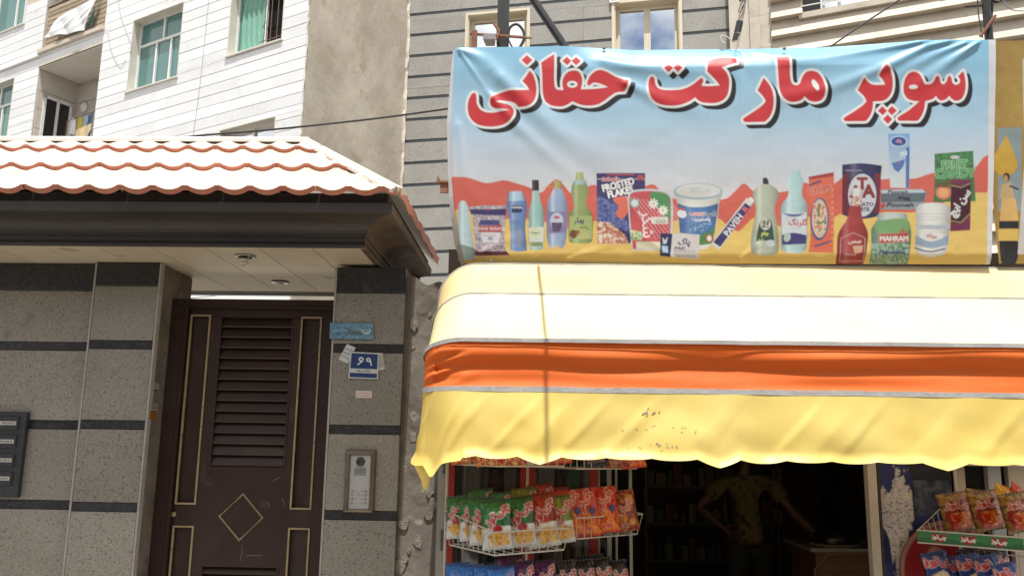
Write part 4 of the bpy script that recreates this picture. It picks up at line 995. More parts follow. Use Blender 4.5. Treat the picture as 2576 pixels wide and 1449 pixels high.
MB().lathe([(.02, .135), (.10, .125), (.155, .085), (.175, .03), (.17, 0)], (hp.x, 1.7, czt), 'z', 24).build('shell', mat('black_gloss', (.015, .015, .017), None, rough=.12), HL, smooth=True)
MB().lathe([(.178, .012), (.185, .005), (.178, 0)], (hp.x, 1.7, czt), 'z', 24).build('rim', alu, HL, smooth=True)
# ad panel with frosty splash, worn red round ad
a = Art(0, 0, 200, 330, 2, lin((38, 44, 92)))
a.noise([(0, 0), (200, 0), (200, 330), (0, 330)], [lin((30, 34, 72)), lin((40, 46, 98)), lin((46, 54, 110))], 60)
pts_ = [(0, 100), (8, 84), (16, 98), (24, 104), (34, 92), (36, 70), (44, 66), (46, 42), (54, 36), (60, 46), (56, 64), (68, 58), (72, 72), (66, 84), (80, 82), (88, 96), (90, 170), (80, 178), (84, 196), (72, 190), (70, 226), (62, 250), (66, 300), (58, 330), (34, 330), (30, 260), (22, 280), (18, 220), (8, 196), (0, 190)]
a.noise(pts_, [lin((150, 150, 165)), lin((185, 180, 182)), lin((205, 198, 195)), lin((120, 125, 150))], 9)
for i in range(60): a.ell(random.gauss(48, 30), random.uniform(30, 330), random.uniform(1, 4), random.uniform(1, 4), lin((175, 172, 178)), alpha=.8)
a.noise([(92, 70), (200, 60), (200, 150), (92, 160)], [lin((40, 44, 60)), lin((66, 72, 88)), lin((90, 95, 108))], 18, .8); a.noise([(92, 0), (200, 0), (200, 70), (92, 70)], [lin((22, 24, 36)), lin((30, 34, 50))], 22, .9)
a.rect(90, 0, 93, 330, lin((20, 20, 32)))
p0, p1 = gx(2218, 1300, .02), gx(2400, 1300, .02); zt_, zb_ = 1.62, .85
o = printed('poster', a, lambda s, t: np.stack([p0 + s * (p1 - p0), np.full_like(s, .02), zt_ - t * (zt_ - zb_)], 1), 110, 165, mat_print('printed_vinyl_gloss', rough=.3), None, org=(p0, .02, zb_))
o.location = G.wld((p0, .02, zb_)); o.rotation_euler = (0, 0, -G.yaw); tag(o, 'dark blue poster with frosty white splash beside the doorway', 'poster')
B(p0, p1, .0225, .03, zb_, zt_).single('poster_board', alu, 'grey backing board behind the dark blue splash poster', 'board', G, (p0, .025, zb_))
rc = G.at(2395, 1440, -.02); a = Art(-100, -100, 100, 100, 2.5, lin((120, 24, 28))); a.noise([(-60, -70), (0, -90), (-20, -30), (-60, -30)], [lin((150, 110, 105)), lin((120, 30, 34))], 14); a.line([(95 * math.cos(t), 95 * math.sin(t)) for t in np.linspace(0, 6.3, 40)], 6, lin((150, 120, 115)))
def disc(s, t):
    ang = s * 2 * np.pi; rr = .3 * t; return np.stack([rc.x + rr * np.cos(ang), np.full_like(s, -.012), rc.z + rr * np.sin(ang)], 1)
o = printed('round_sign', a, disc, 48, 30, mat_print('printed_vinyl_gloss', rough=.3), None, org=(rc.x, -.012, rc.z), uv2px=lambda s, t: (100 * t * np.cos(s * 2 * np.pi), -100 * t * np.sin(s * 2 * np.pi)))
o.location = G.wld((rc.x, -.012, rc.z)); o.rotation_euler = (0, 0, -G.yaw); tag(o, 'worn dark red round sign behind the popcorn bags', 'sign')
o.modifiers.new('thickness', 'SOLIDIFY').thickness = .006

# ================================================================== awning
AW = thing('awning', 'folding hood awning striped yellow and orange with scalloped valance', 'awning', G, (1.5, -.5, 1.5))
yel = mat('yellow_awning_fabric', (.84, .63, .16), (.86, .68, .21), scale=1.8, rough=.45, spec=.45, transl=.32, bump=.06, bscale=5, spots=[(2.4, .68, (.78, .60, .24))])
org_ = mat('orange_awning_fabric', (.86, .165, .028), (.88, .20, .04), scale=2, rough=.62, spec=.3, transl=.36, bump=.05, bscale=6, stretch=(1, 1, 3), spots=[(5, .72, (.45, .07, .02))])
fad = mat('overexposed_orange_fabric', (.80, .60, .29), (.84, .66, .36), scale=1.2, rough=.42, spec=.6, transl=.22)  # orange cloth made paler: sun glare on the top band put into its colour
glare_y = mat('overexposed_yellow_fabric', (.84, .75, .40), (.86, .79, .50), scale=1.0, rough=.42, spec=.6, transl=.22)  # yellow cloth made paler, the sun's overexposure painted in
tape = mat('grey_piping_tape', (.36, .36, .355), (.46, .455, .44), scale=10, rough=.6, bump=.2, bscale=60, spots=[(18, .68, (.35, .34, .33))])
bars_ = [(-1.00, 984), (-.985, 860), (-.60, 743), (-.27, 668)]
bars_ = [(d, G.at(1700, y, d).z) for d, y in bars_]
pv = (-.16, bars_[0][1] - .01); UA0, UA1 = G.at(1062, 1002, -.82).x, G.at(2800, 668, -.27).x
NS, NC, NL = 10, 12, 110
def ubar(i, q):                                   # point of bar i at path parameter q in 0..NS+NC+NL
    d, z = bars_[i]; Rr = math.hypot(d - pv[0], z - pv[1]); dx, dz = (d - pv[0]) / Rr, (z - pv[1]) / Rr; rad = .24
    if q <= NS: u, r_ = UA0, (Rr - rad) * q / NS
    elif q <= NS + NC:
        a_ = (q - NS) / NC * math.pi / 2; u, r_ = UA0 + rad * (1 - math.cos(a_)), Rr - rad + rad * math.sin(a_)
    else: u, r_ = UA0 + rad + (UA1 - UA0 - rad) * (q - NS - NC) / NL, Rr
    return Vector((u, pv[0] + dx * r_, pv[1] + dz * r_))
QN = NS + NC + NL
def nz(*a): return mnoise.noise(Vector(a))
def band(i, sag, mat_, name, slack=None):
    m = MB()
    def fn(s, t):
        q = s * QN; A_, B_ = ubar(i, q), ubar(i + 1, q); P = A_ * (1 - t) + B_ * t; e = B_ - A_; n_ = Vector((0, e.z, -e.y)).normalized() if e.length > 1e-6 else Vector((0, -1, 0))
        if n_.y > 0: n_ = -n_
        u = P.x; k = 4 * t * (1 - t); w_ = 1.0 if q > NS + NC * .5 else .3
        o = -sag * k + .010 * nz(u * 1.1, t * 2, i) * k
        if slack:
            tt = 1 - t                                     # 0 at the upper bar, 1 at the lower bar
            f = .36 + .10 * nz(u * .55, 1.5, 7) - .10 * (u - 1.8) / 2.2 * .6
            o = w_ * (-.034 * math.sin(math.pi * tt) ** .6 + .022 * math.exp(-((tt - f) / .16) ** 2) + .014 * nz(u * 1.6, tt * 3, 2) * k * 2)
            o += .035 * math.exp(-((u - UA0 - .14) / .10) ** 2) * nz(u * 8 + tt * 5, tt * 4, 3) * k * 2
            o += .006 * math.exp(-((tt - .97) / .06) ** 2) * max(0, nz(u * .9, 2, 5)) * 2
        return P + n_ * o
    nv = 24 if slack else 10
    m.grid(fn, 240 if slack else QN, nv); return m.build(name, mat_, AW, smooth=True, fix=False)
band(2, .02, fad, 'orange_band', None); band(1, .025, glare_y, 'yellow_band', None); band(0, 0, org_, 'orange_band', True)
for i in range(4):
    m = MB(); pts_ = [ubar(i, q) for q in np.linspace(0, QN, 150)]
    hgt = (.026, .021, .009, .009)[i]
    m.grid(lambda s, t: (lambda P, T: P + Vector((0, -.006 - .003 * nz(P.x * 5, i, 3), (t - .5) * hgt + .003 * nz(P.x * 4, i, t))) if s * QN > NS + NC * .5 else P + Vector((-.008, -.002, (t - .5) * hgt)))(ubar(i, s * QN), t), 200, 2)
    m.build('piping_tape', tape, AW, smooth=True, fix=False)
    MB().tube([p + Vector((0, .010, 0)) for p in pts_], .009, 6).build('frame_bar', alu, AW, smooth=True)
# valance
VL = .37; cusps = []
x = UA0 - .95
while x < UA1 + .3: cusps.append(x); x += .212 * random.uniform(.93, 1.07)
vz0 = bars_[0][1] - .012; vbot = G.at(1700, 1163, -1.02).z; VL = vz0 - vbot
deep = [min(range(len(cusps) - 1), key=lambda k_: abs((cusps[k_] + cusps[k_ + 1]) / 2 - G.at(px_, 1165, -1).x)) for px_ in (1405, 1838, 2340)]
def path_len(q):
    p = ubar(0, q); return p.x if q > NS + NC else (UA0 + .24 - (NS + NC - q) / (NS + NC) * 1.15)
def val_fn(s, t):
    q = s * QN; P = ubar(0, q); L_ = path_len(q); out = Vector((0, -1, 0))
    if q < NS: out = Vector((-1, 0, 0))
    elif q < NS + NC: a_ = (q - NS) / NC * math.pi / 2; out = Vector((-math.cos(a_), -math.sin(a_), 0))
    k = max(0, max([i for i in range(len(cusps)) if cusps[i] <= L_] or [0])); k = min(k, len(cusps) - 2); c = (L_ - cusps[k]) / (cusps[k + 1] - cusps[k])
    dp = .010 + .012 * nz(k * 1.7, 3, 1); 
    sc_ = (1 - abs(2 * c - 1) ** 2.2) * dp
    if k in deep: sc_ += .028 * max(0, 1 - abs(2 * c - 1)) ** 1.0
    ln = VL - .018 + sc_
    o = .004 + .018 * t * nz(L_ * 2.3, 1, 4) + .020 * t * nz(L_ * 5.1, t, 6) * .8 + .016 * math.sin(min(1, t) * math.pi) * nz(L_ * 1.3, t * 1.5, 9)
    o += .022 * max(0, (t - .86) / .14) ** 1.5 + .02 * t * (1 if k in deep else 0) * math.sin(math.pi * c)
    o += .055 * t * (1 if q > NS + NC else .15 + .85 * max(0, (q - NS) / NC))
    o += .020 * t * nz(L_ * 1.7 + t * 1.4, t * .8, 12) + .012 * t * nz(L_ * 4 - t * 2, t, 14)
    fl_ = nz(L_ * 2.9 + .9 * t, 3.1, 21); o += .012 * max(0, 1 - abs(fl_) * 7) * math.sin(math.pi * min(1, t * .95 + .03)) * (.4 + .6 * t)
    if q < NS + NC: ln += .05 * math.exp(-((q - NS - NC * .5) / 5) ** 2) + .20 * max(0, 1 - q / NS)
    z = -.012 - ln * t
    sl = 1.0 if q > NS + NC * .4 else 0
    return P + out * o + Vector((-.012 * t * (1 - sl), 0, z - (0.055 * t * math.exp(-((L_ - UA0 - .02) / .07) ** 2))))
m = MB(); m.grid(val_fn, 560, 22); m.build('valance', yel, AW, smooth=True, fix=False)
# faint stains left by old lettering on the valance
stain = mat('grey_smudge', (.30, .27, .20), (.4, .36, .26), scale=30, rough=.8)
r_ = random.Random(3)
def on_val(px_, py_):
    p = G.at(px_, py_, -1.0); best = min((q for q in np.linspace(NS + NC, QN, 900)), key=lambda q: abs(ubar(0, q).x - p.x)); t = (vz0 - p.z) / VL
    return Vector(val_fn(best / QN, t)) + Vector((0, -.0015, 0))
for (x0, y0, n_, wd) in ((1640, 1035, 9, 26), (1600, 1078, 5, 60), (1700, 1085, 6, 50), (1625, 1125, 8, 50), (1680, 1130, 5, 22)):
    for i in range(n_):
        x, y = x0 + r_.uniform(-wd, wd), y0 + r_.uniform(-9, 9); a_ = r_.uniform(0, 6.28)
        if n_ == 9: a_ = .5
        pts_ = [on_val(x + 6 * math.cos(a_ + j * .5) * j / 3, y + 6 * math.sin(a_ + j * .5) * j / 3) for j in range(4)]
        MB().tube(pts_, .0011 if n_ != 9 else .003, 4).build('smudge', stain, AW)
# overhead service cable (its shadow runs down the awning), tied to the sign post
# ================================================================== supermarket banner
BN = Plane(3.8, px=(1800, 400), dist=5.02)
bu0, bu1 = BN.at(1121, 400).x, BN.at(2504, 400).x; bz1, bz0 = BN.at(1800, 109).z, BN.at(1800, 662).z
def bc(o, k=.90): return tuple(min(.80, v * k) for v in lin(o))
A = Art(1096, 90, 2530, 676, 1.0, bc((200, 206, 214)))
yy = (A.Y - 105) / 370.0
top, mid, low = np.array(bc((128, 184, 214))), np.array(bc((168, 198, 220))), np.array(bc((204, 206, 214)))
tt = np.clip(yy, 0, 1)[..., None]; A.c = np.where(tt < .55, top + (mid - top) * tt / .55, mid + (low - mid) * (tt - .55) / .45)
A.c *= (1 + .025 * (vnoise(A.X / 2.2, A.Y / 90) - .5) * 2)[..., None]           # printer banding
P1 = lambda p: ((1300 + p[0] / 3.37) * .858667, (360 + p[1] / 3.37) * .858667)
P2 = lambda p: ((1900 + p[0] / 3.37) * .858667, (360 + p[1] / 3.37) * .858667)
P3 = lambda p: ((2400 + p[0] / 3.37) * .858667, (360 + p[1] / 3.37) * .858667)
def open_smooth(pts, k=5):
    q = smooth_loop([(pts[0][0], pts[0][1], 1)] + pts[1:-1] + [(pts[-1][0], pts[-1][1], 1)], k); i = max(j for j, p in enumerate(q) if abs(p[0] - pts[-1][0]) < 1e-6 and abs(p[1] - pts[-1][1]) < 1e-6); return q[:i + 1]
red_top = [P1(p) for p in ((0, 530), (60, 535), (240, 545), (420, 598), (590, 570), (720, 600), (850, 640), (960, 690), (1040, 610), (1115, 560), (1180, 610), (1270, 700), (1400, 640), (1480, 612), (1560, 640), (1900, 660), (2060, 608), (2150, 680))] + \
          [P2(p) for p in ((250, 750), (560, 770), (760, 750), (850, 680), (940, 598), (1020, 660), (1120, 715), (1250, 690), (1380, 670), (1540, 590), (1620, 625), (1760, 640), (1850, 590), (1910, 545))] + \
          [P3(p) for p in ((230, 545), (420, 590), (620, 560), (780, 550), (950, 550), (1130, 495), (1350, 480), (1540, 440), (1620, 345), (1700, 315), (1800, 320))]
yel_top = [P1(p) for p in ((0, 860), (60, 865), (160, 858), (260, 875), (500, 940), (840, 950), (980, 975), (1230, 1040), (1400, 1010), (1500, 970), (1700, 960), (2000, 1000))] + \
          [P2(p) for p in ((120, 1010), (250, 970), (340, 955), (520, 980), (690, 945), (770, 1005), (880, 1070), (960, 1010), (1040, 940), (1160, 980), (1290, 1020), (1420, 990), (1580, 930), (1760, 950), (1860, 920), (1900, 890))] + \
          [P3(p) for p in ((210, 900), (400, 960), (600, 890), (720, 880), (960, 885), (1160, 820), (1400, 720), (1560, 688), (1640, 690), (1700, 660), (1800, 650))]
redc, yelc = bc((214, 86, 68)), bc((226, 190, 82))
A.poly(open_smooth(red_top, 4) + [(2540, 690), (1080, 690)], redc, raw=True); A.poly(open_smooth(yel_top, 4) + [(2540, 690), (1080, 690)], yelc, raw=True)
# ---- the headline, letter by letter
RED, WHT, BLK = bc((196, 58, 64), .92), bc((222, 226, 228)), (.018, .016, .02)
wA = [[(1000, 385, 1), (1050, 450), (1088, 560), (1097, 680), (1080, 790), (1030, 870), (950, 910), (835, 920, 1), (800, 875), (740, 845), (650, 828), (560, 828), (508, 850, 1), (600, 862), (690, 882), (745, 920), (770, 980), (755, 1050), (700, 1120), (610, 1172), (500, 1195), (380, 1195), (260, 1172), (170, 1110), (115, 1020), (100, 910), (115, 810), (150, 735), (190, 706), (220, 725), (228, 790), (235, 870), (280, 945), (350, 985), (440, 997), (560, 985), (705, 962, 1), (600, 945), (500, 935), (445, 905), (425, 850), (440, 790), (500, 745), (600, 708), (720, 685), (860, 680), (992, 668, 1), (960, 610), (893, 540, 1), (950, 465)],
      [(1355, 145, 1), (1358, 300), (1355, 500), (1365, 610), (1395, 660), (1490, 668, 1), (1476, 600), (1478, 530), (1505, 460), (1565, 402), (1650, 385), (1720, 410), (1758, 490), (1762, 570), (1740, 657, 1), (1850, 655), (2000, 645), (2135, 625, 1), (2060, 590), (1990, 566), (1930, 560), (1890, 585), (1858, 605), (1836, 590), (1840, 540), (1880, 460), (1960, 392), (2040, 380), (2130, 410), (2250, 475), (2360, 515), (2437, 525, 1), (2420, 600), (2375, 692, 1), (2260, 702), (2180, 750), (2090, 820), (1990, 875), (1890, 893), (1780, 888), (1690, 862), (1620, 830, 1), (1560, 870), (1480, 902), (1380, 902), (1290, 880), (1222, 820), (1192, 720), (1185, 600), (1180, 400), (1165, 270, 1), (1250, 210)],
      [(1618 + 75 * math.cos(t), 585 + 50 * math.sin(t)) for t in np.linspace(0, 6.283, 16, endpoint=False)],
      [(960, 157, 1), (1040, 232, 1), (962, 307, 1), (880, 232, 1)], [(1540, 182, 1), (1605, 245, 1), (1545, 310, 1), (1475, 245, 1)], [(1675, 180, 1), (1745, 243, 1), (1675, 310, 1), (1608, 245, 1)]]
wB = [[(1245, 155, 1), (1248, 225, 1), (1050, 295, 1), (1110, 360), (1142, 450), (1140, 560), (1115, 650), (1060, 710), (980, 740), (870, 742), (790, 730), (745, 700), (715, 670, 1), (640, 725), (520, 770), (400, 778), (280, 760), (190, 710), (145, 640), (128, 560), (130, 480), (150, 425), (180, 412), (205, 440), (215, 500), (250, 555), (320, 578), (430, 580), (540, 570), (640, 535), (720, 485), (785, 432), (812, 440), (818, 470), (795, 525, 1), (900, 530), (1025, 520, 1), (960, 440), (865, 350, 1), (880, 200, 1), (970, 165), (1060, 147)],
      [(380, 248, 1), (437, 305, 1), (380, 362, 1), (322, 305, 1)], [(495, 245, 1), (555, 300, 1), (497, 360, 1), (440, 303, 1)],
      [(1575, 425, 1), (1640, 500), (1690, 600), (1702, 720), (1690, 830), (1650, 920), (1590, 978, 1), (1450, 980), (1345, 980), (1318, 952), (1335, 925), (1450, 850), (1560, 770), (1605, 715, 1), (1565, 650), (1500, 585, 1), (1540, 500)],
      [(1745, 150, 1), (1900, 150, 1), (1905, 300), (1912, 420), (1930, 490), (1975, 520), (2030, 500), (2060, 420), (2110, 355), (2180, 338), (2250, 355), (2310, 420), (2347, 530), (2345, 630), (2310, 700), (2230, 728), (2150, 710), (2090, 660, 1), (2050, 705), (1970, 728), (1890, 720), (1820, 670), (1780, 580), (1765, 440), (1755, 300)],
      [(2200, 445), (2235, 470), (2270, 540), (2265, 585), (2240, 585), (2190, 520), (2180, 465)]]
wC = [[(835, 262, 1), (885, 310), (920, 420), (925, 540), (900, 630), (850, 690), (790, 715), (680, 720, 1), (675, 800), (650, 880), (610, 945), (580, 968), (450, 970), (335, 970), (306, 945), (330, 915), (450, 840), (560, 760), (597, 715, 1), (560, 650), (485, 580, 1), (530, 490), (565, 430, 1), (630, 490), (700, 513), (830, 508, 1), (800, 450), (750, 395, 1), (790, 320)],
      [(795, 780, 1), (855, 840, 1), (800, 895, 1), (738, 838, 1)], [(915, 778, 1), (978, 835, 1), (915, 895, 1), (860, 838, 1)], [(862, 885, 1), (920, 945, 1), (865, 1005, 1), (803, 943, 1)],
      [(1812, 340, 1), (1835, 420), (1843, 520), (1830, 610), (1790, 690), (1720, 715), (1670, 690), (1635, 650, 1), (1600, 690), (1540, 712), (1500, 695), (1470, 650, 1), (1430, 690), (1335, 718, 1), (1325, 800), (1295, 890), (1250, 955), (1215, 965), (1100, 965), (1005, 963), (985, 935), (1010, 905), (1130, 830), (1260, 718, 1), (1200, 715), (1120, 690), (1075, 630), (1060, 550), (1080, 440), (1130, 370), (1200, 352), (1265, 385), (1310, 480), (1325, 510, 1), (1400, 505), (1440, 470), (1460, 420), (1490, 408), (1515, 440), (1530, 490), (1565, 505), (1600, 470), (1620, 415), (1645, 400), (1665, 430), (1680, 490), (1720, 512), (1765, 490), (1770, 440), (1745, 410, 1), (1780, 370)],
      [(1183 + 55 * math.cos(t), 540 + 26 * math.sin(t)) for t in np.linspace(0, 6.283, 14, endpoint=False)]]
words = []
for wset, (ox, oy, sc_) in ((wA, (1350, 130, 4.954)), (wB, (1870, 130, 4.2933)), (wC, (2400, 130, 4.2933))):
    words.append([smooth_loop([((ox + p[0] / sc_) * .858667, (oy + p[1] / sc_) * .858667) + tuple(p[2:]) for p in lp], 4) for lp in wset])
for wd in words: A.polys([[(x + 12.0, y + 10.8) for x, y in lp] for lp in wd], BLK, grow=5.2, raw=True)
for wd in words: A.polys(wd, WHT, grow=6.2, raw=True)
for wd in words: A.polys(wd, RED, raw=True)
# ---- the printed groceries
def vgrad(c1, c2, axis, a, b):
    c1, c2 = np.array(bc(c1)), np.array(bc(c2))
    def f(X, Y): t = np.clip(((X if axis == 'x' else Y) - a) / (b - a), 0, 1)[..., None]; return c1 + (c2 - c1) * t
    return f
def cyl(c, a, b, hi=.35):                       # printed roundness: the picture of a bottle is itself shaded
    c = np.array(bc(c))
    def f(X, Y): t = np.clip((X - a) / (b - a), 0, 1)[..., None]; return np.clip(c * (.62 + .5 * np.sin(np.pi * np.clip(t * 1.05, 0, 1)) ** .8) + hi * np.exp(-((t - .3) / .09) ** 2) * .35, 0, .85)
    return f
def D1(*a): return P1(a)
A.t = P1
def lx(x): return A.t((x, 0))[0]
def ly_(y): return A.t((0, y))[1]
A.poly(smooth_loop([(140, 900), (150, 800), (185, 768), (225, 790), (245, 880), (270, 1050), (300, 1250), (295, 1320), (230, 1350), (160, 1335), (145, 1250), (135, 1050)]), cyl((168, 196, 206), lx(130), lx(305)))
pk = [(240, 835), (400, 815), (620, 818), (612, 930), (600, 1100), (610, 1250), (650, 1305), (300, 1312), (310, 1200), (285, 930)]
A.poly(pk, bc((188, 180, 186))); A.noise(pk, [bc((196, 190, 196)), bc((176, 150, 150)), bc((120, 110, 150)), bc((205, 200, 205))], 5, .8)
A.poly([(255, 855), (620, 850), (612, 915), (270, 905)], bc((58, 50, 110))); A.poly([(300, 1270), (620, 1268), (650, 1305), (300, 1312)], bc((96, 32, 60)))
A.poly([(360, 960), (540, 960), (560, 1010), (340, 1010)], bc((62, 70, 130))); A.poly([(335, 1020), (580, 1008), (575, 1080), (340, 1075)], bc((178, 48, 62))); A.t0 = A.t
def T_(s, x, y, h, col, rot=0.0, sx=1.0, bold=.0, **k): px_, py_ = A.t((x, y)); A.t_save = A.t; t_ = A.t; A.t = lambda p: p; A.text(s, px_, py_, h * .2548, col, rot=rot, sx=sx, bold=bold, **k); A.t = t_
T_('PENNE RIGATE', 455, 1045, 30, bc((225, 215, 215)), sx=1.05, bold=.2); A.poly([(365, 1085), (560, 1085), (540, 1180), (385, 1180)], bc((205, 208, 220))); T_('32', 460, 1140, 30, bc((50, 55, 110)), bold=.4); T_('ONE POUND', 455, 1112, 14, bc((190, 60, 70))); T_('PASTA', 445, 855, 18, bc((225, 60, 70)))
A.poly(smooth_loop([(640, 680, 1), (770, 675, 1), (815, 775), (822, 860), (805, 1000), (812, 1150), (822, 1262, 1), (740, 1272), (655, 1258, 1), (660, 1100), (645, 950), (622, 800)]), cyl((92, 132, 186), lx(620), lx(825)))
A.poly([(648, 678), (768, 674), (800, 770), (635, 775)], cyl((158, 190, 214), lx(640), lx(800))); A.poly([(668, 815), (780, 815), (770, 885), (672, 888)], bc((40, 56, 104))); T_('NIVEA', 724, 836, 22, bc((225, 228, 235)), sx=1.2, bold=.25)
for y in (970, 985, 1000): A.line([(670, y), (750, y)], 1.0, bc((60, 90, 150)))
A.ell(740, 1130, 40, 95, bc((150, 150, 165)), alpha=.5)
A.poly(smooth_loop([(875, 660, 1), (940, 660, 1), (950, 760), (985, 860), (990, 1000), (985, 1230), (910, 1257), (845, 1235), (840, 1000), (840, 870), (868, 770)]), cyl((140, 186, 184), lx(838), lx(992)))
A.poly([(872, 565), (938, 565), (942, 670), (874, 670)], cyl((52, 36, 36), lx(870), lx(945), .15)); A.poly([(842, 1035), (988, 1030), (986, 1225), (845, 1230)], bc((205, 212, 205))); A.ell(905, 1085, 60, 42, bc((206, 200, 120))); A.ell(905, 1085, 46, 30, bc((196, 214, 190))); T_('Anjeer', 905, 1088, 26, bc((70, 130, 90)), bold=.3); A.noise([(850, 1180), (980, 1175), (978, 1220), (855, 1222)], [bc((110, 140, 80)), bc((150, 170, 110)), bc((90, 120, 70))], 4)
A.poly(smooth_loop([(1090, 640, 1), (1160, 640, 1), (1205, 760), (1222, 860), (1215, 1080), (1200, 1190), (1165, 1243), (1115, 1210), (1075, 1243), (1030, 1190), (1015, 1080), (1015, 860), (1040, 750)]), cyl((136, 160, 196), lx(1012), lx(1224), .5))
A.poly([(1085, 575), (1160, 572), (1160, 650), (1088, 655)], cyl((170, 164, 84), lx(1080), lx(1165), .2)); A.line([(975, 655), (1020, 632), (1090, 630)], 1.6, bc((190, 160, 80))); A.poly([(1015, 880), (1220, 880), (1216, 1085), (1018, 1095)], bc((128, 120, 170))); A.ell(1115, 970, 66, 82, bc((186, 196, 220))); A.noise([(1060, 985), (1175, 985), (1150, 1075), (1080, 1080)], [bc((60, 56, 100)), bc((110, 80, 110)), bc((80, 90, 140))], 4); A.ell(1115, 935, 32, 14, bc((190, 90, 110)))
A.poly(smooth_loop([(1300, 560, 1), (1385, 560, 1), (1418, 620), (1425, 700), (1405, 790), (1430, 850), (1468, 900), (1472, 1040), (1462, 1170), (1410, 1192), (1290, 1190), (1238, 1168), (1232, 1040), (1238, 900), (1285, 840), (1275, 760), (1258, 690), (1270, 610)]), cyl((136, 156, 86), lx(1232), lx(1472), .35))
A.poly([(1308, 490), (1375, 488), (1382, 560), (1304, 562)], cyl((168, 178, 98), lx(1300), lx(1385), .2)); A.poly([(1292, 565), (1398, 562), (1415, 612), (1272, 612)], cyl((150, 186, 184), lx(1270), lx(1418), .3)); A.poly([(1240, 920), (1465, 920), (1464, 1150), (1238, 1150)], bc((172, 186, 108)), alpha=.85)
T_(ar('0628 0647 0627 0631'), 1335, 970, 66, bc((52, 62, 120)), bold=.5); A.ell(1280, 1100, 38, 44, bc((120, 70, 44))); A.ell(1320, 1080, 22, 22, bc((150, 96, 60))); A.ell(1380, 1120, 60, 30, bc((186, 184, 110))); A.line([(1340, 1040), (1400, 1030), (1430, 1055)], 2, bc((60, 90, 60)))
A.poly([(1508, 500), (1988, 497), (1988, 800), (1840, 1195), (1518, 1195)], bc((58, 54, 112))); A.line([(1510, 556), (1985, 556)], 1.6, bc((205, 206, 220))); A.rect(1610, 508, 1880, 520, bc((200, 60, 66))); A.poly([(1912, 520), (1970, 518), (1970, 575), (1940, 560), (1915, 575)], bc((190, 60, 60)))
A.noise([(1512, 720), (1700, 800), (1830, 1010), (1830, 1080), (1515, 960)], [bc((50, 62, 140)), bc((70, 84, 165)), bc((110, 130, 190)), bc((50, 56, 120))], 5, .9)
T_('FROSTED', 1722, 612, 66, bc((232, 232, 232)), rot=-.24, sx=.82, bold=1.1, outline=bc((40, 38, 88)), ow=3); T_('FLAKES', 1744, 684, 66, bc((232, 232, 232)), rot=-.24, sx=.85, bold=1.1, outline=bc((40, 38, 88)), ow=3); T_("Kellogg's", 1645, 560, 44, bc((205, 60, 72)), rot=-.06, bold=.5, outline=bc((225, 225, 228)), ow=1.2)
A.poly(smooth_loop([(1670, 760), (1740, 730), (1820, 740), (1830, 860), (1760, 950), (1700, 900), (1725, 830)]), bc((226, 98, 74))); A.noise([(1518, 975), (1640, 985), (1790, 1110), (1830, 1195), (1520, 1195)], [bc((226, 214, 200)), bc((205, 150, 120)), bc((184, 90, 74)), bc((220, 196, 170))], 8)
tub = smooth_loop([(1815, 745), (1830, 690), (1880, 665), (2050, 655), (2200, 680), (2258, 750), (2260, 1000), (2240, 1255, 1), (1860, 1262, 1), (1835, 1050)])
A.poly(tub, bc((186, 204, 212))); inn = smooth_loop([(1830, 760), (1845, 705), (1900, 682), (2050, 675), (2190, 698), (2240, 760), (2240, 1000), (2225, 1240, 1), (1868, 1248, 1), (1848, 1050)])
A.poly(inn, bc((200, 66, 76)))
for i in range(12): A.line([(1850 + i * 42 - 60, 720 + i * 8), (1850 + i * 42 + 250, 1150)], 1.4, bc((226, 190, 196)), .8)
A.poly(smooth_loop([(2040, 690), (2200, 705), (2235, 790), (2230, 960), (2150, 880), (2070, 800)]), bc((76, 150, 92)))
for fx_, fy_ in ((2070, 800), (2165, 865)):
    for j in range(9): A.ell(fx_ + 32 * math.cos(j * .7), fy_ + 32 * math.sin(j * .7), 22, 9, bc((226, 230, 226)), rot=j * .7)
    A.ell(fx_, fy_, 11, 11, bc((214, 180, 80)))
A.ell(1885, 795, 44, 44, bc((120, 190, 180))); A.ell(1885, 795, 32, 32, bc((205, 220, 220))); T_(ar('0634 06A9 0631'), 2000, 1000, 150, bc((230, 214, 218)), rot=1.5, bold=.5); A.rect(2050, 930, 2215, 1000, bc((214, 212, 206))); T_('6260', 2140, 975, 34, bc((60, 110, 80))); A.rect(1900, 1175, 2140, 1245, bc((210, 206, 180))); A.noise([(1845, 1060), (1960, 1080), (1960, 1165), (1850, 1160)], [bc((220, 214, 160)), bc((120, 170, 100)), bc((230, 230, 220))], 5)
A.t = P2
A.poly([(245, 680), (735, 680), (700, 790), (645, 1200), (560, 1250), (340, 1250), (305, 1090), (285, 790)], cyl((206, 208, 206), lx(240), lx(740), .1)); A.ell(490, 678, 246, 82, bc((150, 178, 194))); A.ell(490, 672, 222, 68, bc((208, 208, 206))); A.noise([(390, 640), (640, 640), (600, 690), (420, 700)], [bc((206, 208, 206)), bc((170, 190, 200)), bc((208, 208, 206)), bc((190, 206, 190))], 6)
A.poly(smooth_loop([(285, 795, 1), (400, 830), (560, 830), (690, 795, 1), (650, 1090, 1), (500, 1110), (310, 1085, 1)]), cyl((60, 112, 176), lx(280), lx(700), .2)); A.poly(smooth_loop([(650, 1010, 1), (640, 1190, 1), (500, 1210, 1), (500, 1110), (590, 1080)]), bc((80, 140, 74))); A.ell(600, 1140, 36, 40, bc((196, 66, 60))); A.ell(600, 1140, 24, 28, bc((225, 220, 215)))
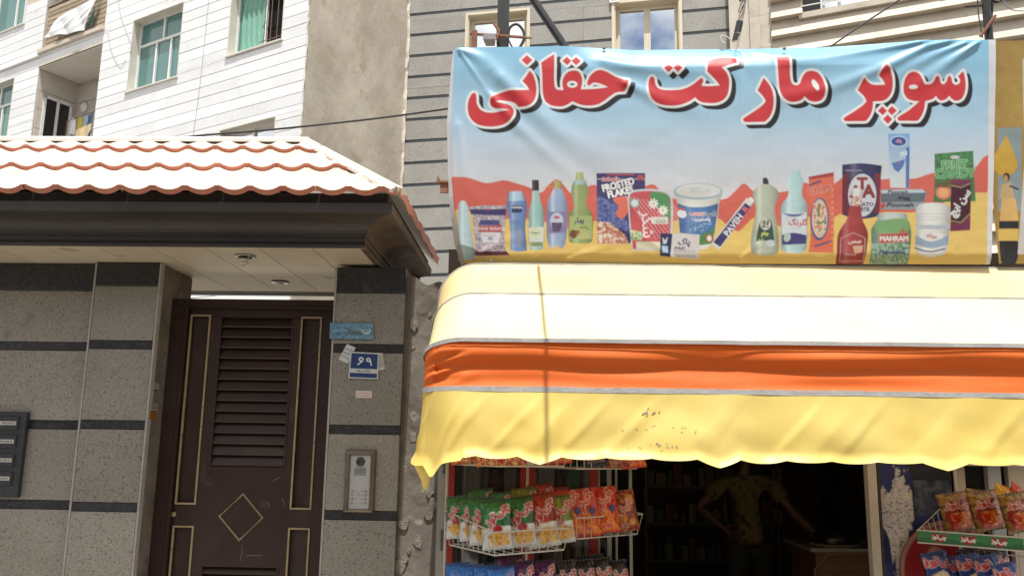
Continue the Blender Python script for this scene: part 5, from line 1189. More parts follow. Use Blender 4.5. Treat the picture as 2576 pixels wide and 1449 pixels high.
A.ell(330, 900, 48, 40, bc((214, 220, 226)), rot=.4); A.poly([(285, 830), (360, 850), (350, 870), (288, 855)], bc((200, 70, 66))); T_(ar('0645 0627 0633 062A'), 610, 895, 44, bc((40, 60, 120)), bold=.6, outline=bc((225, 225, 230)), ow=1.5); T_(ar('067E 0631 0686 0631 0628'), 470, 905, 36, bc((222, 90, 60)), bold=.6, outline=bc((225, 225, 230)), ow=1.5); T_(ar('067E 0627 0633 062A 0648 0631 06CC 0632 0647'), 520, 955, 50, bc((226, 228, 232)), bold=.5); A.noise([(390, 1000), (640, 980), (560, 1080), (400, 1070)], [bc((60, 112, 176)), bc((80, 130, 190)), bc((150, 180, 210))], 4, .8)
A.poly([(118, 1090), (505, 1105), (495, 1345), (112, 1310)], bc((206, 204, 206))); A.poly([(118, 1090), (235, 1095), (215, 1325), (112, 1310)], bc((44, 44, 100))); A.rect(132, 1215, 192, 1285, bc((150, 190, 210))); A.poly([(135, 1130), (165, 1160), (190, 1120), (180, 1190), (145, 1200)], bc((200, 204, 214)))
T_(ar('067E 0627 06A9'), 350, 1185, 84, bc((62, 50, 110)), bold=.7); T_('PAK', 312, 1238, 30, bc((50, 46, 96)), sx=1.3, bold=.4, shear=.25); T_('MOTHERLAND BUTTER', 355, 1268, 14, bc((70, 66, 110))); A.line([(270, 1310), (470, 1318)], 1.4, bc((90, 120, 180)))
tb = [(970, 740), (1045, 770), (700, 1255), (618, 1195)]; A.poly(tb, bc((206, 206, 208))); A.poly([(955, 790), (1010, 830), (708, 1225), (640, 1180)], bc((52, 50, 112))); T_('PAVEH', 838, 1008, 58, bc((216, 218, 224)), rot=-.91, bold=.8); A.poly([(915, 850), (945, 825), (990, 850), (955, 885)], bc((206, 96, 100))); A.poly([(990, 745), (1010, 730), (1045, 765), (1028, 790)], bc((222, 222, 222)))
A.poly(smooth_loop([(1130, 605, 1), (1190, 605, 1), (1250, 640), (1285, 690), (1270, 760), (1245, 850), (1262, 960), (1285, 1120), (1280, 1270), (1230, 1302), (1150, 1308), (1060, 1302), (1012, 1270), (1015, 1120), (1045, 960), (1062, 850), (1035, 750), (1035, 685), (1075, 635)]), cyl((168, 178, 158), lx(1010), lx(1288), .4))
A.poly([(1130, 545), (1165, 540), (1185, 570), (1188, 605), (1130, 605)], bc((44, 56, 66))); A.poly(smooth_loop([(1100, 980), (1160, 940), (1215, 980), (1240, 1160, 1), (1060, 1170, 1)]), bc((54, 80, 64))); A.ell(1155, 1000, 52, 58, bc((196, 200, 196))); A.noise([(1120, 960), (1190, 960), (1190, 1035), (1120, 1035)], [bc((40, 46, 44)), bc((190, 190, 170)), bc((70, 80, 66))], 4); T_(ar('062C 0627 0645'), 1150, 1098, 60, bc((200, 206, 90)), bold=.6, outline=bc((54, 80, 64)), ow=2); A.ell(1205, 1190, 46, 34, bc((190, 206, 214)), alpha=.9); T_('JAAM', 1110, 1160, 22, bc((186, 190, 120)), bold=.2)
A.poly(smooth_loop([(1392, 470, 1), (1500, 465, 1), (1505, 520), (1530, 570), (1515, 680), (1520, 730), (1565, 810), (1568, 1000), (1560, 1240), (1500, 1282), (1400, 1282), (1310, 1245), (1308, 1000), (1312, 820), (1375, 730), (1380, 660), (1365, 580), (1390, 530)]), cyl((160, 198, 204), lx(1305), lx(1570), .3))
A.poly([(1318, 890), (1562, 885), (1560, 1200), (1318, 1205)], bc((196, 208, 220))); A.poly(smooth_loop([(1320, 890, 1), (1440, 905), (1540, 890, 1), (1480, 922), (1400, 925)]), bc((70, 96, 160))); A.poly(smooth_loop([(1318, 1110, 1), (1430, 1085), (1560, 1110, 1), (1558, 1195, 1), (1318, 1205, 1)]), bc((58, 56, 124))); T_(ar('06AF 0644 0631 0646 06AF'), 1480, 985, 84, bc((196, 50, 60)), bold=.6); A.ell(1370, 1130, 34, 46, bc((170, 190, 190)), rot=.3)
wf = [(1580, 535), (1830, 488), (1835, 800), (1825, 1270), (1840, 1285), (1580, 1275), (1600, 1150), (1590, 800)]
A.poly(wf, bc((220, 96, 60))); A.poly([(1580, 535), (1830, 488), (1820, 530), (1590, 560)], bc((170, 50, 46))); A.line([(1595, 615), (1700, 575)], 4, bc((60, 70, 130))); T_('CHIPS', 1690, 660, 62, bc((196, 50, 50)), rot=-.15, bold=.8, outline=bc((228, 190, 160)), ow=1.6); A.ell(1690, 950, 92, 210, bc((56, 78, 150)), rot=.03); A.ell(1690, 945, 78, 192, bc((206, 180, 160))); A.noise([(1630, 800), (1750, 800), (1760, 1050), (1640, 1090)], [bc((214, 120, 80)), bc((220, 196, 170)), bc((110, 140, 90)), bc((196, 90, 70))], 10); A.line([(1650, 1215), (1800, 1170)], 4, bc((60, 70, 130)))
for i in range(9): A.ell(1815, 660 + i * 60, 6, 8, bc((232, 190, 110)))
A.t = P3
can = smooth_loop([(228, 415, 1), (420, 400), (618, 425, 1), (600, 650), (590, 900), (500, 940), (330, 940), (228, 900, 1)])
A.poly(can, cyl((52, 50, 96), lx(225), lx(620), .2)); A.poly([(230, 510), (300, 500), (300, 900), (230, 890)], bc((112, 34, 46))); A.poly([(545, 500), (610, 510), (595, 880), (545, 900)], bc((122, 40, 54))); A.ell(425, 715, 140, 212, bc((196, 200, 210))); A.line([(425 + 146 * math.cos(t), 715 + 218 * math.sin(t)) for t in np.linspace(0, 6.3, 40)], 2.2, bc((40, 46, 110)))
T_('T', 425, 600, 110, bc((142, 40, 48)), bold=2.2); T_('A', 360, 680, 110, bc((142, 40, 48)), bold=2.2); T_('A', 488, 675, 118, bc((142, 40, 48)), bold=2.2); T_('TOMATO', 420, 805, 34, bc((44, 46, 100)), bold=.6, sx=1.1); T_('PASTE', 425, 855, 34, bc((44, 46, 100)), bold=.6, sx=1.1); T_('TOMATO PASTE', 340, 472, 16, bc((180, 184, 200)))
A.poly(smooth_loop([(325, 740, 1), (425, 740, 1), (415, 850), (430, 960), (480, 1080), (475, 1200), (445, 1395, 1), (172, 1395, 1), (175, 1250), (190, 1090), (270, 960), (300, 850)]), cyl((160, 44, 46), lx(172), lx(482), .18)); A.poly(smooth_loop([(318, 660), (375, 645), (428, 665), (430, 720, 1), (318, 720, 1)]), cyl((206, 208, 210), lx(315), lx(432), .1)); A.noise([(320, 725), (425, 725), (412, 820), (310, 820)], [bc((190, 60, 60)), bc((214, 206, 200)), bc((170, 46, 46))], 5)
A.line([(205, 1360), (215, 1140), (340, 1085), (455, 1140), (440, 1360), (205, 1360)], 1.1, bc((214, 190, 188))); A.poly([(330, 1215), (435, 1210), (420, 1280), (350, 1290)], bc((206, 160, 130))); T_(ar('0633 0633'), 350, 1180, 40, bc((222, 200, 198)), bold=.4); T_('Ketchup', 310, 1300, 30, bc((214, 190, 186)), shear=.2)
A.poly([(680, 110), (895, 108), (890, 645), (700, 640)], vgrad((112, 160, 206), (196, 208, 216), 'y', ly_(110), ly_(560))); A.poly([(855, 250), (893, 240), (888, 645), (855, 640)], bc((70, 112, 176))); A.ell(785, 185, 86, 56, bc((186, 204, 222))); A.ell(785, 185, 74, 45, bc((48, 80, 150))); T_(ar('067E 06AF 0627 0647'), 785, 185, 38, bc((196, 56, 66)), bold=.6, outline=bc((220, 220, 226)), ow=1)
A.poly([(715, 400), (850, 360), (830, 430), (780, 490), (740, 460)], bc((70, 112, 180))); 
for i in range(3): A.poly([(800 + i * 24, 290 - i * 6), (816 + i * 24, 286 - i * 6), (820 + i * 24, 330 - i * 5), (803 + i * 24, 336 - i * 5)], bc((206, 216, 224)))
A.poly([(718, 300), (790, 285), (796, 345), (724, 360)], bc((150, 184, 214))); T_('1 lit', 785, 402, 18, bc((205, 70, 80)))
A.poly([(610, 660), (1020, 655), (1062, 690), (1040, 790), (960, 860), (610, 860)], bc((120, 132, 144))); A.poly([(610, 665), (1020, 658), (1050, 690), (615, 700)], bc((176, 196, 204))); A.poly([(608, 700), (1050, 692), (1035, 780), (610, 785)], bc((92, 104, 118))); A.poly([(612, 790), (1035, 785), (980, 850), (612, 852)], bc((140, 152, 162)))
T_('Pooneh', 778, 682, 30, bc((50, 58, 66)), bold=.5, shear=.3, sx=1.5); T_('Pooneh', 800, 812, 40, bc((50, 58, 66)), bold=.7, shear=.3, sx=1.5); T_(ar('067E 0648 0646 0647'), 836, 748, 50, bc((34, 40, 48)), bold=.8, sx=1.4); A.ell(955, 745, 26, 12, bc((90, 120, 96)), rot=-.4); A.poly([(610, 800), (660, 795), (640, 845), (612, 845)], bc((190, 56, 60)))
A.poly(smooth_loop([(585, 940, 1), (860, 930, 1), (900, 1030), (905, 1150), (885, 1395, 1), (502, 1395, 1), (515, 1200), (515, 1050), (560, 980)]), cyl((104, 146, 120), lx(500), lx(908), .2)); A.poly(smooth_loop([(578, 905), (720, 885), (865, 905), (862, 950, 1), (582, 965, 1)]), cyl((176, 190, 188), lx(575), lx(868), .15)); A.poly(smooth_loop([(545, 1010), (640, 960), (860, 950), (890, 1060), (720, 1120), (590, 1090)]), bc((116, 168, 96)), alpha=.85)
A.noise([(515, 1190), (890, 1190), (880, 1395), (505, 1395)], [bc((108, 160, 98)), bc((150, 176, 170)), bc((96, 144, 90)), bc((160, 184, 178))], 14, .9); A.poly([(588, 1100), (880, 1090), (886, 1170), (590, 1190)], bc((178, 46, 52))); A.line([(588, 1100), (880, 1090), (886, 1170), (590, 1190), (588, 1100)], 1.4, bc((206, 120, 110))); T_('MAHRAM', 738, 1142, 46, bc((214, 206, 204)), bold=1.0, sx=1.0); A.poly([(790, 1090), (825, 1040), (860, 1088)], bc((186, 90, 56))); T_('Mayonnaise', 722, 1280, 52, bc((58, 54, 110)), bold=.6, sx=.95); T_(ar('0645 0627 06CC'), 836, 1235, 36, bc((58, 54, 110)), bold=.4)
A.poly(smooth_loop([(952, 850), (1000, 805), (1120, 790), (1250, 805), (1290, 850), (1288, 1010), (1270, 1200), (1240, 1290), (1120, 1325), (990, 1300), (948, 1240), (958, 1010)]), cyl((206, 208, 206), lx(945), lx(1292), .1)); A.poly([(955, 1010), (1288, 1010), (1283, 1050), (958, 1050)], bc((170, 182, 196))); A.poly(smooth_loop([(950, 1110, 1), (1110, 1175), (1282, 1100, 1), (1268, 1200, 1), (1110, 1240), (950, 1200, 1)]), bc((110, 146, 186)), alpha=.8); A.ell(1110, 1115, 120, 48, bc((212, 212, 212))); T_(ar('0631 0648 0632 0627 0646 0647'), 1110, 1120, 44, bc((176, 56, 66)), bold=.4); A.line([(948, 1235), (1030, 1265), (1120, 1272), (1240, 1245)], 3, bc((44, 50, 96)))
for i in range(3): A.line([(965 + i * 10, 905 + i * 28), (1270, 900 + i * 24)], 1.2, bc((110, 140, 180)), .7)
A.poly([(1140, 308), (1518, 278), (1530, 560), (1545, 775), (1125, 785), (1140, 560)], bc((60, 122, 72))); A.noise([(1140, 308), (1518, 278), (1530, 560), (1140, 560)], [bc((46, 104, 60)), bc((80, 140, 84)), bc((60, 122, 72))], 12, .7); A.ell(1340, 342, 46, 17, bc((196, 196, 196)))
T_('FRUIT', 1335, 410, 68, bc((70, 158, 92)), bold=1.2, sx=.98, rot=-.06, outline=bc((200, 216, 190)), ow=2.2); T_('CANDY', 1342, 500, 80, bc((70, 158, 92)), bold=1.4, sx=.98, rot=-.04, outline=bc((200, 216, 190)), ow=2.2); A.ell(1225, 690, 76, 70, bc((220, 120, 70))); A.ell(1225, 690, 50, 46, bc((230, 160, 100))); A.noise([(1140, 590), (1310, 570), (1310, 640), (1150, 640)], [bc((150, 50, 50)), bc((70, 100, 50)), bc((180, 70, 56))], 6)
A.poly([(1305, 560), (1500, 562), (1490, 1060), (1292, 1072)], bc((116, 36, 76))); A.poly(smooth_loop([(1310, 640), (1400, 645), (1480, 600), (1495, 650), (1480, 900), (1380, 985), (1300, 965)]), bc((72, 20, 44))); A.line([(1308, 620), (1400, 640), (1490, 600)], 2.4, bc((150, 160, 80))); A.line([(1300, 970), (1400, 985), (1485, 900)], 2.4, bc((150, 160, 80))); T_(ar('0633 0646 0020 0627 06CC 0686'), 1398, 800, 110, bc((206, 206, 210)), rot=-.95, bold=1.2)
A.t = lambda p: p
# soften: the inks are faded and the dots spread
K_ = np.exp(-np.arange(-3, 4) ** 2 / .9); K_ /= K_.sum()
for ax in (0, 1): A.c = sum(k * np.roll(A.c, i - 3, ax) for i, k in enumerate(K_))
lum = A.c.mean(2, keepdims=True); A.c = np.where((A.Y > 300)[..., None], A.c + (((A.c * .80 + lum * .20) * .95 + .006) - A.c) * np.clip((A.Y - 300) / 150, 0, 1)[..., None], A.c)
# white margins
A.poly([(1090, 80), (1141, 118), (1131, 400), (1152, 640), (1160, 690), (1090, 690)], bc((206, 206, 214)), alpha=.95); A.poly([(2489, 80), (2540, 80), (2540, 690), (2483, 690)], bc((206, 208, 214)))
# ---- the cloth itself
def ridge(px_, py_, pts, w0, w1, amp):
    out = np.zeros_like(px_); n_ = len(pts) - 1; best = np.full_like(px_, 1e9); par = np.zeros_like(px_)
    for i in range(n_):
        (ax, ay), (bx_, by) = pts[i], pts[i + 1]; ex, ey = bx_ - ax, by - ay; t = np.clip(((px_ - ax) * ex + (py_ - ay) * ey) / (ex * ex + ey * ey), 0, 1); d = np.hypot(px_ - ax - t * ex, py_ - ay - t * ey)
        par = np.where(d < best, (i + t) / n_, par); best = np.minimum(best, d)
    w_ = w0 + (w1 - w0) * par; return amp * np.exp(-(best / w_) ** 2) * np.clip(1.15 - par, 0, 1) ** .8 * np.clip(par * 12 + .3, 0, 1)
BW, BH = bu1 - bu0, bz1 - bz0
CI = np.array(CAM_INV); 
_tL = [(0.0, BN.at(1136, 121).x), (.35, BN.at(1121, 310).x), (.7, BN.at(1126, 500).x), (1.0, BN.at(1148, 661).x)]; uR0, uR1 = BN.at(2507, 101).x, BN.at(2495, 661).x
def uL(t): return np.interp(t, [a for a, b in _tL], [b for a, b in _tL])
def ban_u(s, t): return uL(t) * (1 - s) + (uR0 + (uR1 - uR0) * t) * s
def to_px(L):                                      # banner-plane points to picture units
    Wd = np.array(BN.o)[None] + L[:, :1] * np.array(BN.u)[None] + L[:, 1:2] * np.array(BN.v)[None] + L[:, 2:3] * np.array([[0, 0, 1.0]])
    q = Wd @ CI[:3, :3].T + CI[:3, 3]; return CX + FPX * q[:, 0] / -q[:, 2], CY - FPX * q[:, 1] / -q[:, 2]
def ban(s, t):
    u = ban_u(s, t); z = bz1 - t * BH; px_, py_ = to_px(np.stack([u, 0 * u, z], 1)); h = np.zeros_like(s)
    for pts, w0, w1, a_ in (([(2466, 104), (2395, 152), (2310, 215)], 5, 22, .017), ([(2440, 104), (2350, 140), (2255, 190)], 5, 18, .012), ([(2400, 102), (2330, 118), (2230, 168), (2090, 222), (1960, 246)], 6, 20, .015), ([(2340, 102), (2200, 122), (2060, 144), (1950, 150)], 6, 20, .014),
                            ([(1150, 122), (1180, 165), (1226, 232)], 4, 8, .007), ([(1150, 122), (1190, 138), (1225, 160), (1300, 215)], 5, 26, .011), ([(1226, 232), (1300, 315), (1450, 450)], 9, 22, .009), ([(1240, 180), (1400, 330), (1560, 420)], 16, 40, .012),
                            ([(1500, 150), (1640, 175), (1860, 182)], 12, 22, .010), ([(1560, 205), (1650, 245), (1760, 280)], 10, 26, .010), ([(1860, 112), (1862, 150), (1885, 215)], 6, 18, -.010), ([(1905, 120), (1990, 150), (2090, 160)], 10, 22, .008),
                            ([(1150, 300), (1165, 420), (1200, 560)], 8, 25, .006), ([(1700, 655), (1640, 610), (1560, 575)], 5, 14, .005), ([(1420, 656), (1500, 630), (1560, 600)], 5, 16, .005), ([(1180, 655), (1230, 625), (1290, 600)], 4, 10, .006), ([(1860, 655), (1900, 620), (1960, 590)], 5, 16, .004)):
        h -= ridge(px_, py_, pts, w0, w1, a_ * 1.2)
    roll = np.clip((px_ - 1420) / 180, 0, 1) * np.clip((2330 - px_) / 260, 0, 1); d_ = np.clip((1.0 - t / .115), 0, 1)
    h += (.012 + .075 * roll) * d_ ** 1.5
    h += .022 * np.clip((t - .955) / .045, 0, 1) ** 1.5 + .006 * (vnoise(s * 9, t * 5) - .5) + .0035 * (vnoise(s * 34, t * 15) - .5) * np.clip(t * 3 - 1.6, .15, 1)
    ed = np.clip(1 - s / .013, 0, 1); h += .05 * ed ** 1.4
    sag = .012 * np.sin(np.pi * np.clip(s, 0, 1)) * 0
    crn = np.clip(1 - np.hypot((px_ - 1135) / 90, (py_ - 668) / 55), 0, 1); h += .05 * crn
    return np.stack([u + .0 * ed + .02 * crn, h, z + .012 * crn], 1)
BNR = thing('supermarket_banner', 'large blue supermarket banner with red Persian lettering and printed groceries', 'banner', BN, (bu0, 0, bz0))
vin = mat_print('banner_vinyl', rough=.42, spec=.35, transl=.16, bump=.02)
s_ = printed('printed_sheet', A, ban, 1000, 405, vin, BNR, org=(bu0, 0, bz0), uv2px=lambda s, t: to_px(np.stack([ban_u(s, t), 0 * s, bz1 - t * BH], 1)))
edge_m = mat('banner_edge_white', (.62, .62, .64), (.68, .68, .70), scale=6, rough=.5)
m = MB(); m.grid(lambda s, t: (float(uL(1 - t)) + .004 + .010 * s, .05 + .16 * s, bz0 + .03 + t * (BH - .04)), 4, 20); m.build('side_fold', edge_m, BNR, smooth=True)
_te = ban(np.linspace(0, 1, 121), np.zeros(121)); m = MB(); m.grid(lambda s, t: (float(_te[int(round(t * 120)), 0]), float(_te[int(round(t * 120)), 1]) + .07 * s, bz1 - .03 * s * s + .0 * s), 3, 120); m.build('top_fold', edge_m, BNR, smooth=True)
fr_m = mat('sign_frame_steel', (.12, .11, .10), (.2, .18, .16), scale=9, rough=.6, metal=.3)
for z in (bz0 + .03, bz1 - .06): B(bu0 + .22, bu1 - .06, .15, .19, z, z + .04).build('frame_rail', fr_m, BNR)
for k_ in range(5): x = bu0 + .22 + k_ * (BW - .34) / 4; B(x, x + .04, .1501, .1899, bz0 + .071, bz1 - .061).build('frame_stud', fr_m, BNR)
for x, y in ((1520, 120), (1974, 121)):
    p = BN.at(x, y, .02); MB().lathe([(.010, .0), (.012, -.006), (.005, -.008)], (p.x, .035, p.z), 'y', 10).build('eyelet', fr_m, BNR)
p = BN.at(1235, 657, -.01); MB().lathe([(.010, .0), (.012, -.006), (.005, -.008)], (p.x, .0, p.z), 'y', 10).build('eyelet', fr_m, BNR)
# ---- the next shop's ochre banner at the right edge
a = Art(2504, 90, 2700, 676, 1.0, bc((150, 118, 58)))
a.noise([(2504, 90), (2700, 90), (2700, 320), (2504, 320)], [bc((146, 116, 58)), bc((150, 121, 60)), bc((153, 124, 62)), bc((156, 130, 62))], 90)
a.rect(2504, 322, 2700, 676, bc((150, 122, 66))); a.rect(2510, 322, 2570, 530, bc((126, 140, 142))); a.poly(smooth_loop([(2532, 340, 1), (2550, 385), (2560, 420), (2540, 440), (2510, 438), (2500, 400)]), bc((186, 150, 62))); a.ell(2532, 446, 9, 11, bc((70, 56, 44))); a.ell(2530, 450, 6, 9, bc((170, 130, 96))); a.poly([(2520, 462), (2546, 460), (2552, 500), (2514, 500)], bc((176, 150, 110))); a.line([(2542, 468), (2562, 476)], 5, bc((60, 60, 66)))
a.poly([(2520, 500), (2556, 500), (2562, 560), (2515, 560)], bc((196, 160, 100))); a.rect(2514, 556, 2562, 576, bc((40, 40, 44))); a.rect(2512, 576, 2562, 606, bc((196, 166, 90))); a.poly(smooth_loop([(2514, 606, 1), (2560, 606, 1), (2562, 640), (2550, 668), (2520, 664)]), bc((44, 44, 44)))
a.poly([(2572, 150), (2700, 130), (2700, 640), (2560, 640), (2578, 400)], bc((190, 190, 196)), alpha=.8)
v0, v1 = BN.at(2488, 400, .05).x, BN.at(2690, 400, .05).x
o = printed('ochre_banner', a, lambda s, t: np.stack([v0 + s * (v1 - v0), .05 + .008 * (vnoise(s * 3, t * 6) - .5), bz1 + .01 - t * (BH - .0)], 1), 160, 260, mat_print('printed_vinyl_gloss', rough=.3), None, org=(v0, .05, bz0), uv2px=lambda s, t: to_px(np.stack([v0 + s * (v1 - v0), 0 * s + .05, bz1 + .01 - t * BH], 1)))
o.location = BN.wld((v0, .05, bz0)); o.rotation_euler = (0, 0, -BN.yaw); tag(o, 'ochre banner with bottle picture under plastic beside the blue banner', 'banner')
# ---- poles, brackets and cables around the banner
black_m = mat('black_steel', (.012, .013, .016), (.022, .022, .026), scale=12, rough=.45)
def bp(x, y, dep): return BN.at(x, y, dep)
PO = thing('sign_post', 'thick black steel post with diagonal brace rising behind the blue banner', 'post', BN, (bp(1265, 110, .3).x, .3, SHZ + .1))
x0 = bp(1265, 110, .3).x; wd = (bp(1284, 60, .3).x - bp(1256, 60, .3).x) / 2
B(x0 - wd, x0 + wd, .27, .33, SHZ + .1, 5.4).build('post', black_m, PO)
q0, q1 = bp(1425, 125, .3), bp(1335, -10, .3); MB().tube([q0 + (q0 - q1) * 1.0, q1 + (q1 - q0) * .3], .028, 10).build('brace', black_m, PO)
rust_m = mat('rusty_angle_iron', (.16, .065, .035), (.30, .14, .08), scale=9, rough=.85, spots=[(12, .62, (.36, .27, .2))])
LM = thing('floodlight', 'small grey floodlight on rusty brackets beside the thick black post', 'floodlight', BN, (bp(1230, 112, .24).x, .24, bp(1230, 112, .24).z))
pa, pb = bp(1182, 86, .24), bp(1337, 96, .24); MB().tube([pa, pb], .011, 6).build('cross_bar', rust_m, LM)
pc = bp(1194, 78, .24); B(pc.x - .018, pc.x + .018, .23, .25, pc.z - .14, pc.z).build('upright', rust_m, LM)
MB().tube([bp(1241, 58, .24), bp(1256, 80, .24), bp(1250, 100, .24)], .010, 6).build('strut', rust_m, LM)
pd = bp(1233, 103, .22); lampm = mat('floodlight_case', (.20, .19, .18), (.28, .26, .25), scale=10, rough=.5)
MB().add([(pd.x - .042, .16, pd.z - .02), (pd.x + .042, .16, pd.z - .02), (pd.x + .042, .16, pd.z + .02), (pd.x - .042, .16, pd.z + .02), (pd.x - .03, .25, pd.z - .025), (pd.x + .03, .25, pd.z - .025), (pd.x + .03, .25, pd.z + .03), (pd.x - .03, .25, pd.z + .03)],
         [(0, 1, 2, 3), (4, 7, 6, 5), (0, 4, 5, 1), (1, 5, 6, 2), (2, 6, 7, 3), (3, 7, 4, 0)]).build('case', lampm, LM)
cable('cable', 'black cable looped in a ring beside the thick black post', [bp(x, y, .24) for x, y in ((1278, 98), (1282, 72), (1300, 62), (1316, 78), (1318, 100), (1305, 125))], .010, None, BN)
cable('cable', 'black cable dropping from the rusty cross bar behind the banner', [bp(x, y, .22) for x, y in ((1276, 94), (1284, 112), (1294, 128))], .006, None, BN)
PT_ = thing('taped_pole', 'pale leaning pole bound with black tape rising behind the banner middle', 'pole', BN, (bp(1852, 108, .12).x, .12, bz1 - .3))
pole_pts = [bp(x, y, .12) for x, y in ((1838, 180), (1852, 106), (1866, 30), (1875, -30))]
MB().tube(pole_pts, .020, 10).build('pole', mat('pale_pole', (.45, .38, .32), (.52, .45, .38), scale=6, rough=.6), PT_)
for (xa, ya, xb, yb) in ((1850, 104, 1854, 88), (1855, 84, 1861, 56), (1868, 4, 1874, -25)): MB().tube([bp(xa, ya, .12), bp(xb, yb, .12)], .0225, 10).build('tape_wrap', black_m, PT_)
cable('cable', 'thin dark wire twisted round the taped pole', [bp(x, y, .09) for x, y in ((1879, -10), (1866, 26), (1858, 30), (1868, 5), (1884, -4))], .003, None, BN)
cable('cable', 'curl of pale wire at the foot of the taped pole', [bp(x, y, .06) for x, y in ((1842, 104), (1826, 92), (1814, 92), (1815, 104), (1824, 110))], .004, mat('pale_wire', (.6, .55, .48), None, rough=.6), BN)
PR_ = thing('utility_pole', 'black pole with clamps and cables rising behind the banner right end', 'pole', BN, (bp(2486, 98, .2).x, .2, SHZ + .1))
p = bp(2486, 98, .2); MB().tube([(p.x, .2, SHZ + .1), (p.x + .01, .2, 5.4)], .026, 10).build('pole', black_m, PR_)
MB().tube([bp(2428, 18, .2), bp(2476, 15, .2)], .006, 6).build('arm', black_m, PR_); MB().tube([bp(2466, 92, .17), bp(2478, 78, .17), bp(2504, 40, .17)], .010, 6).build('clamp', rust_m, PR_); MB().tube([bp(2498, -10, .2), bp(2492, 60, .2), bp(2492, 110, .2)], .010, 6).build('conduit', black_m, PR_)
cable('cable', 'thin cable running down the left side of the right black pole', [bp(x, y, .17) for x, y in ((2458, -10), (2462, 40), (2472, 96))], .004, None, BN)
cable('cable', 'black cable curving off the top of the right black pole', [bp(x, y, .17) for x, y in ((2494, 0), (2510, 6), (2524, -8))], .009, None, BN)
cable('cable', 'thin cable sagging right of the right black pole', [bp(x, y, .17) for x, y in ((2520, -6), (2545, 25), (2600, 28))], .004, grey_cab, BN)
cable('cable', 'thin dark cable slanting up in front of the beige building', [bp(x, y, .3) for x, y in ((2090, 118), (2170, 62), (2240, 16), (2290, -20))], .006, None, BN)
cable('cable', 'black cable crossing from the tiled canopy ridge to the banner', [G.at(x, y, .5) for x, y in ((380, 362), (480, 344), (700, 325), (950, 298), (1140, 272))], .008, None, G)
cable('cable', 'black cable resting along the ridge of the tiled canopy', [G.at(x, y, .36) for x, y in ((430, 352), (520, 360), (600, 367))], .006, None, G)
RB = thing('rusty_bracket', 'rusty iron bracket sticking out left of the banner', 'bracket', BN, (bp(1108, 470, .1).x, .1, bp(1108, 480, .1).z))
p = bp(1110, 457, .1); B(p.x - .03, p.x + .06, .08, .12, p.z - .012, p.z).build('plate', rust_m, RB); B(p.x - .005, p.x + .05, .09, .11, p.z - .075, p.z - .0121).build('leg', rust_m, RB)
MB().add([(p.x - .03, .1, p.z), (p.x + .0, .1, p.z), (p.x - .026, .1, p.z + .045), (p.x - .03, .11, p.z), (p.x + .0, .11, p.z), (p.x - .026, .11, p.z + .045)], [(0, 1, 2), (5, 4, 3), (0, 3, 4, 1), (1, 4, 5, 2), (2, 5, 3, 0)]).build('spike', rust_m, RB)
# overhead service cable: its shadow runs straight down the awning
T0 = G.wld(G.at(1356, 690, -.35)); T1 = G.wld(G.at(1374, 1100, -1.03))
wA_, wB_ = T0 + SUN_DIR * 2.3, T1 + SUN_DIR * 3.4; d_ = (wB_ - wA_)
cable('overhead_cable', 'black overhead cable strung across above the awning', [WORLD.loc(wA_ - d_ * .09), WORLD.loc(wA_ + d_ * .5), WORLD.loc(wB_), WORLD.loc(wB_ + d_ * 4)], .011, None, WORLD)
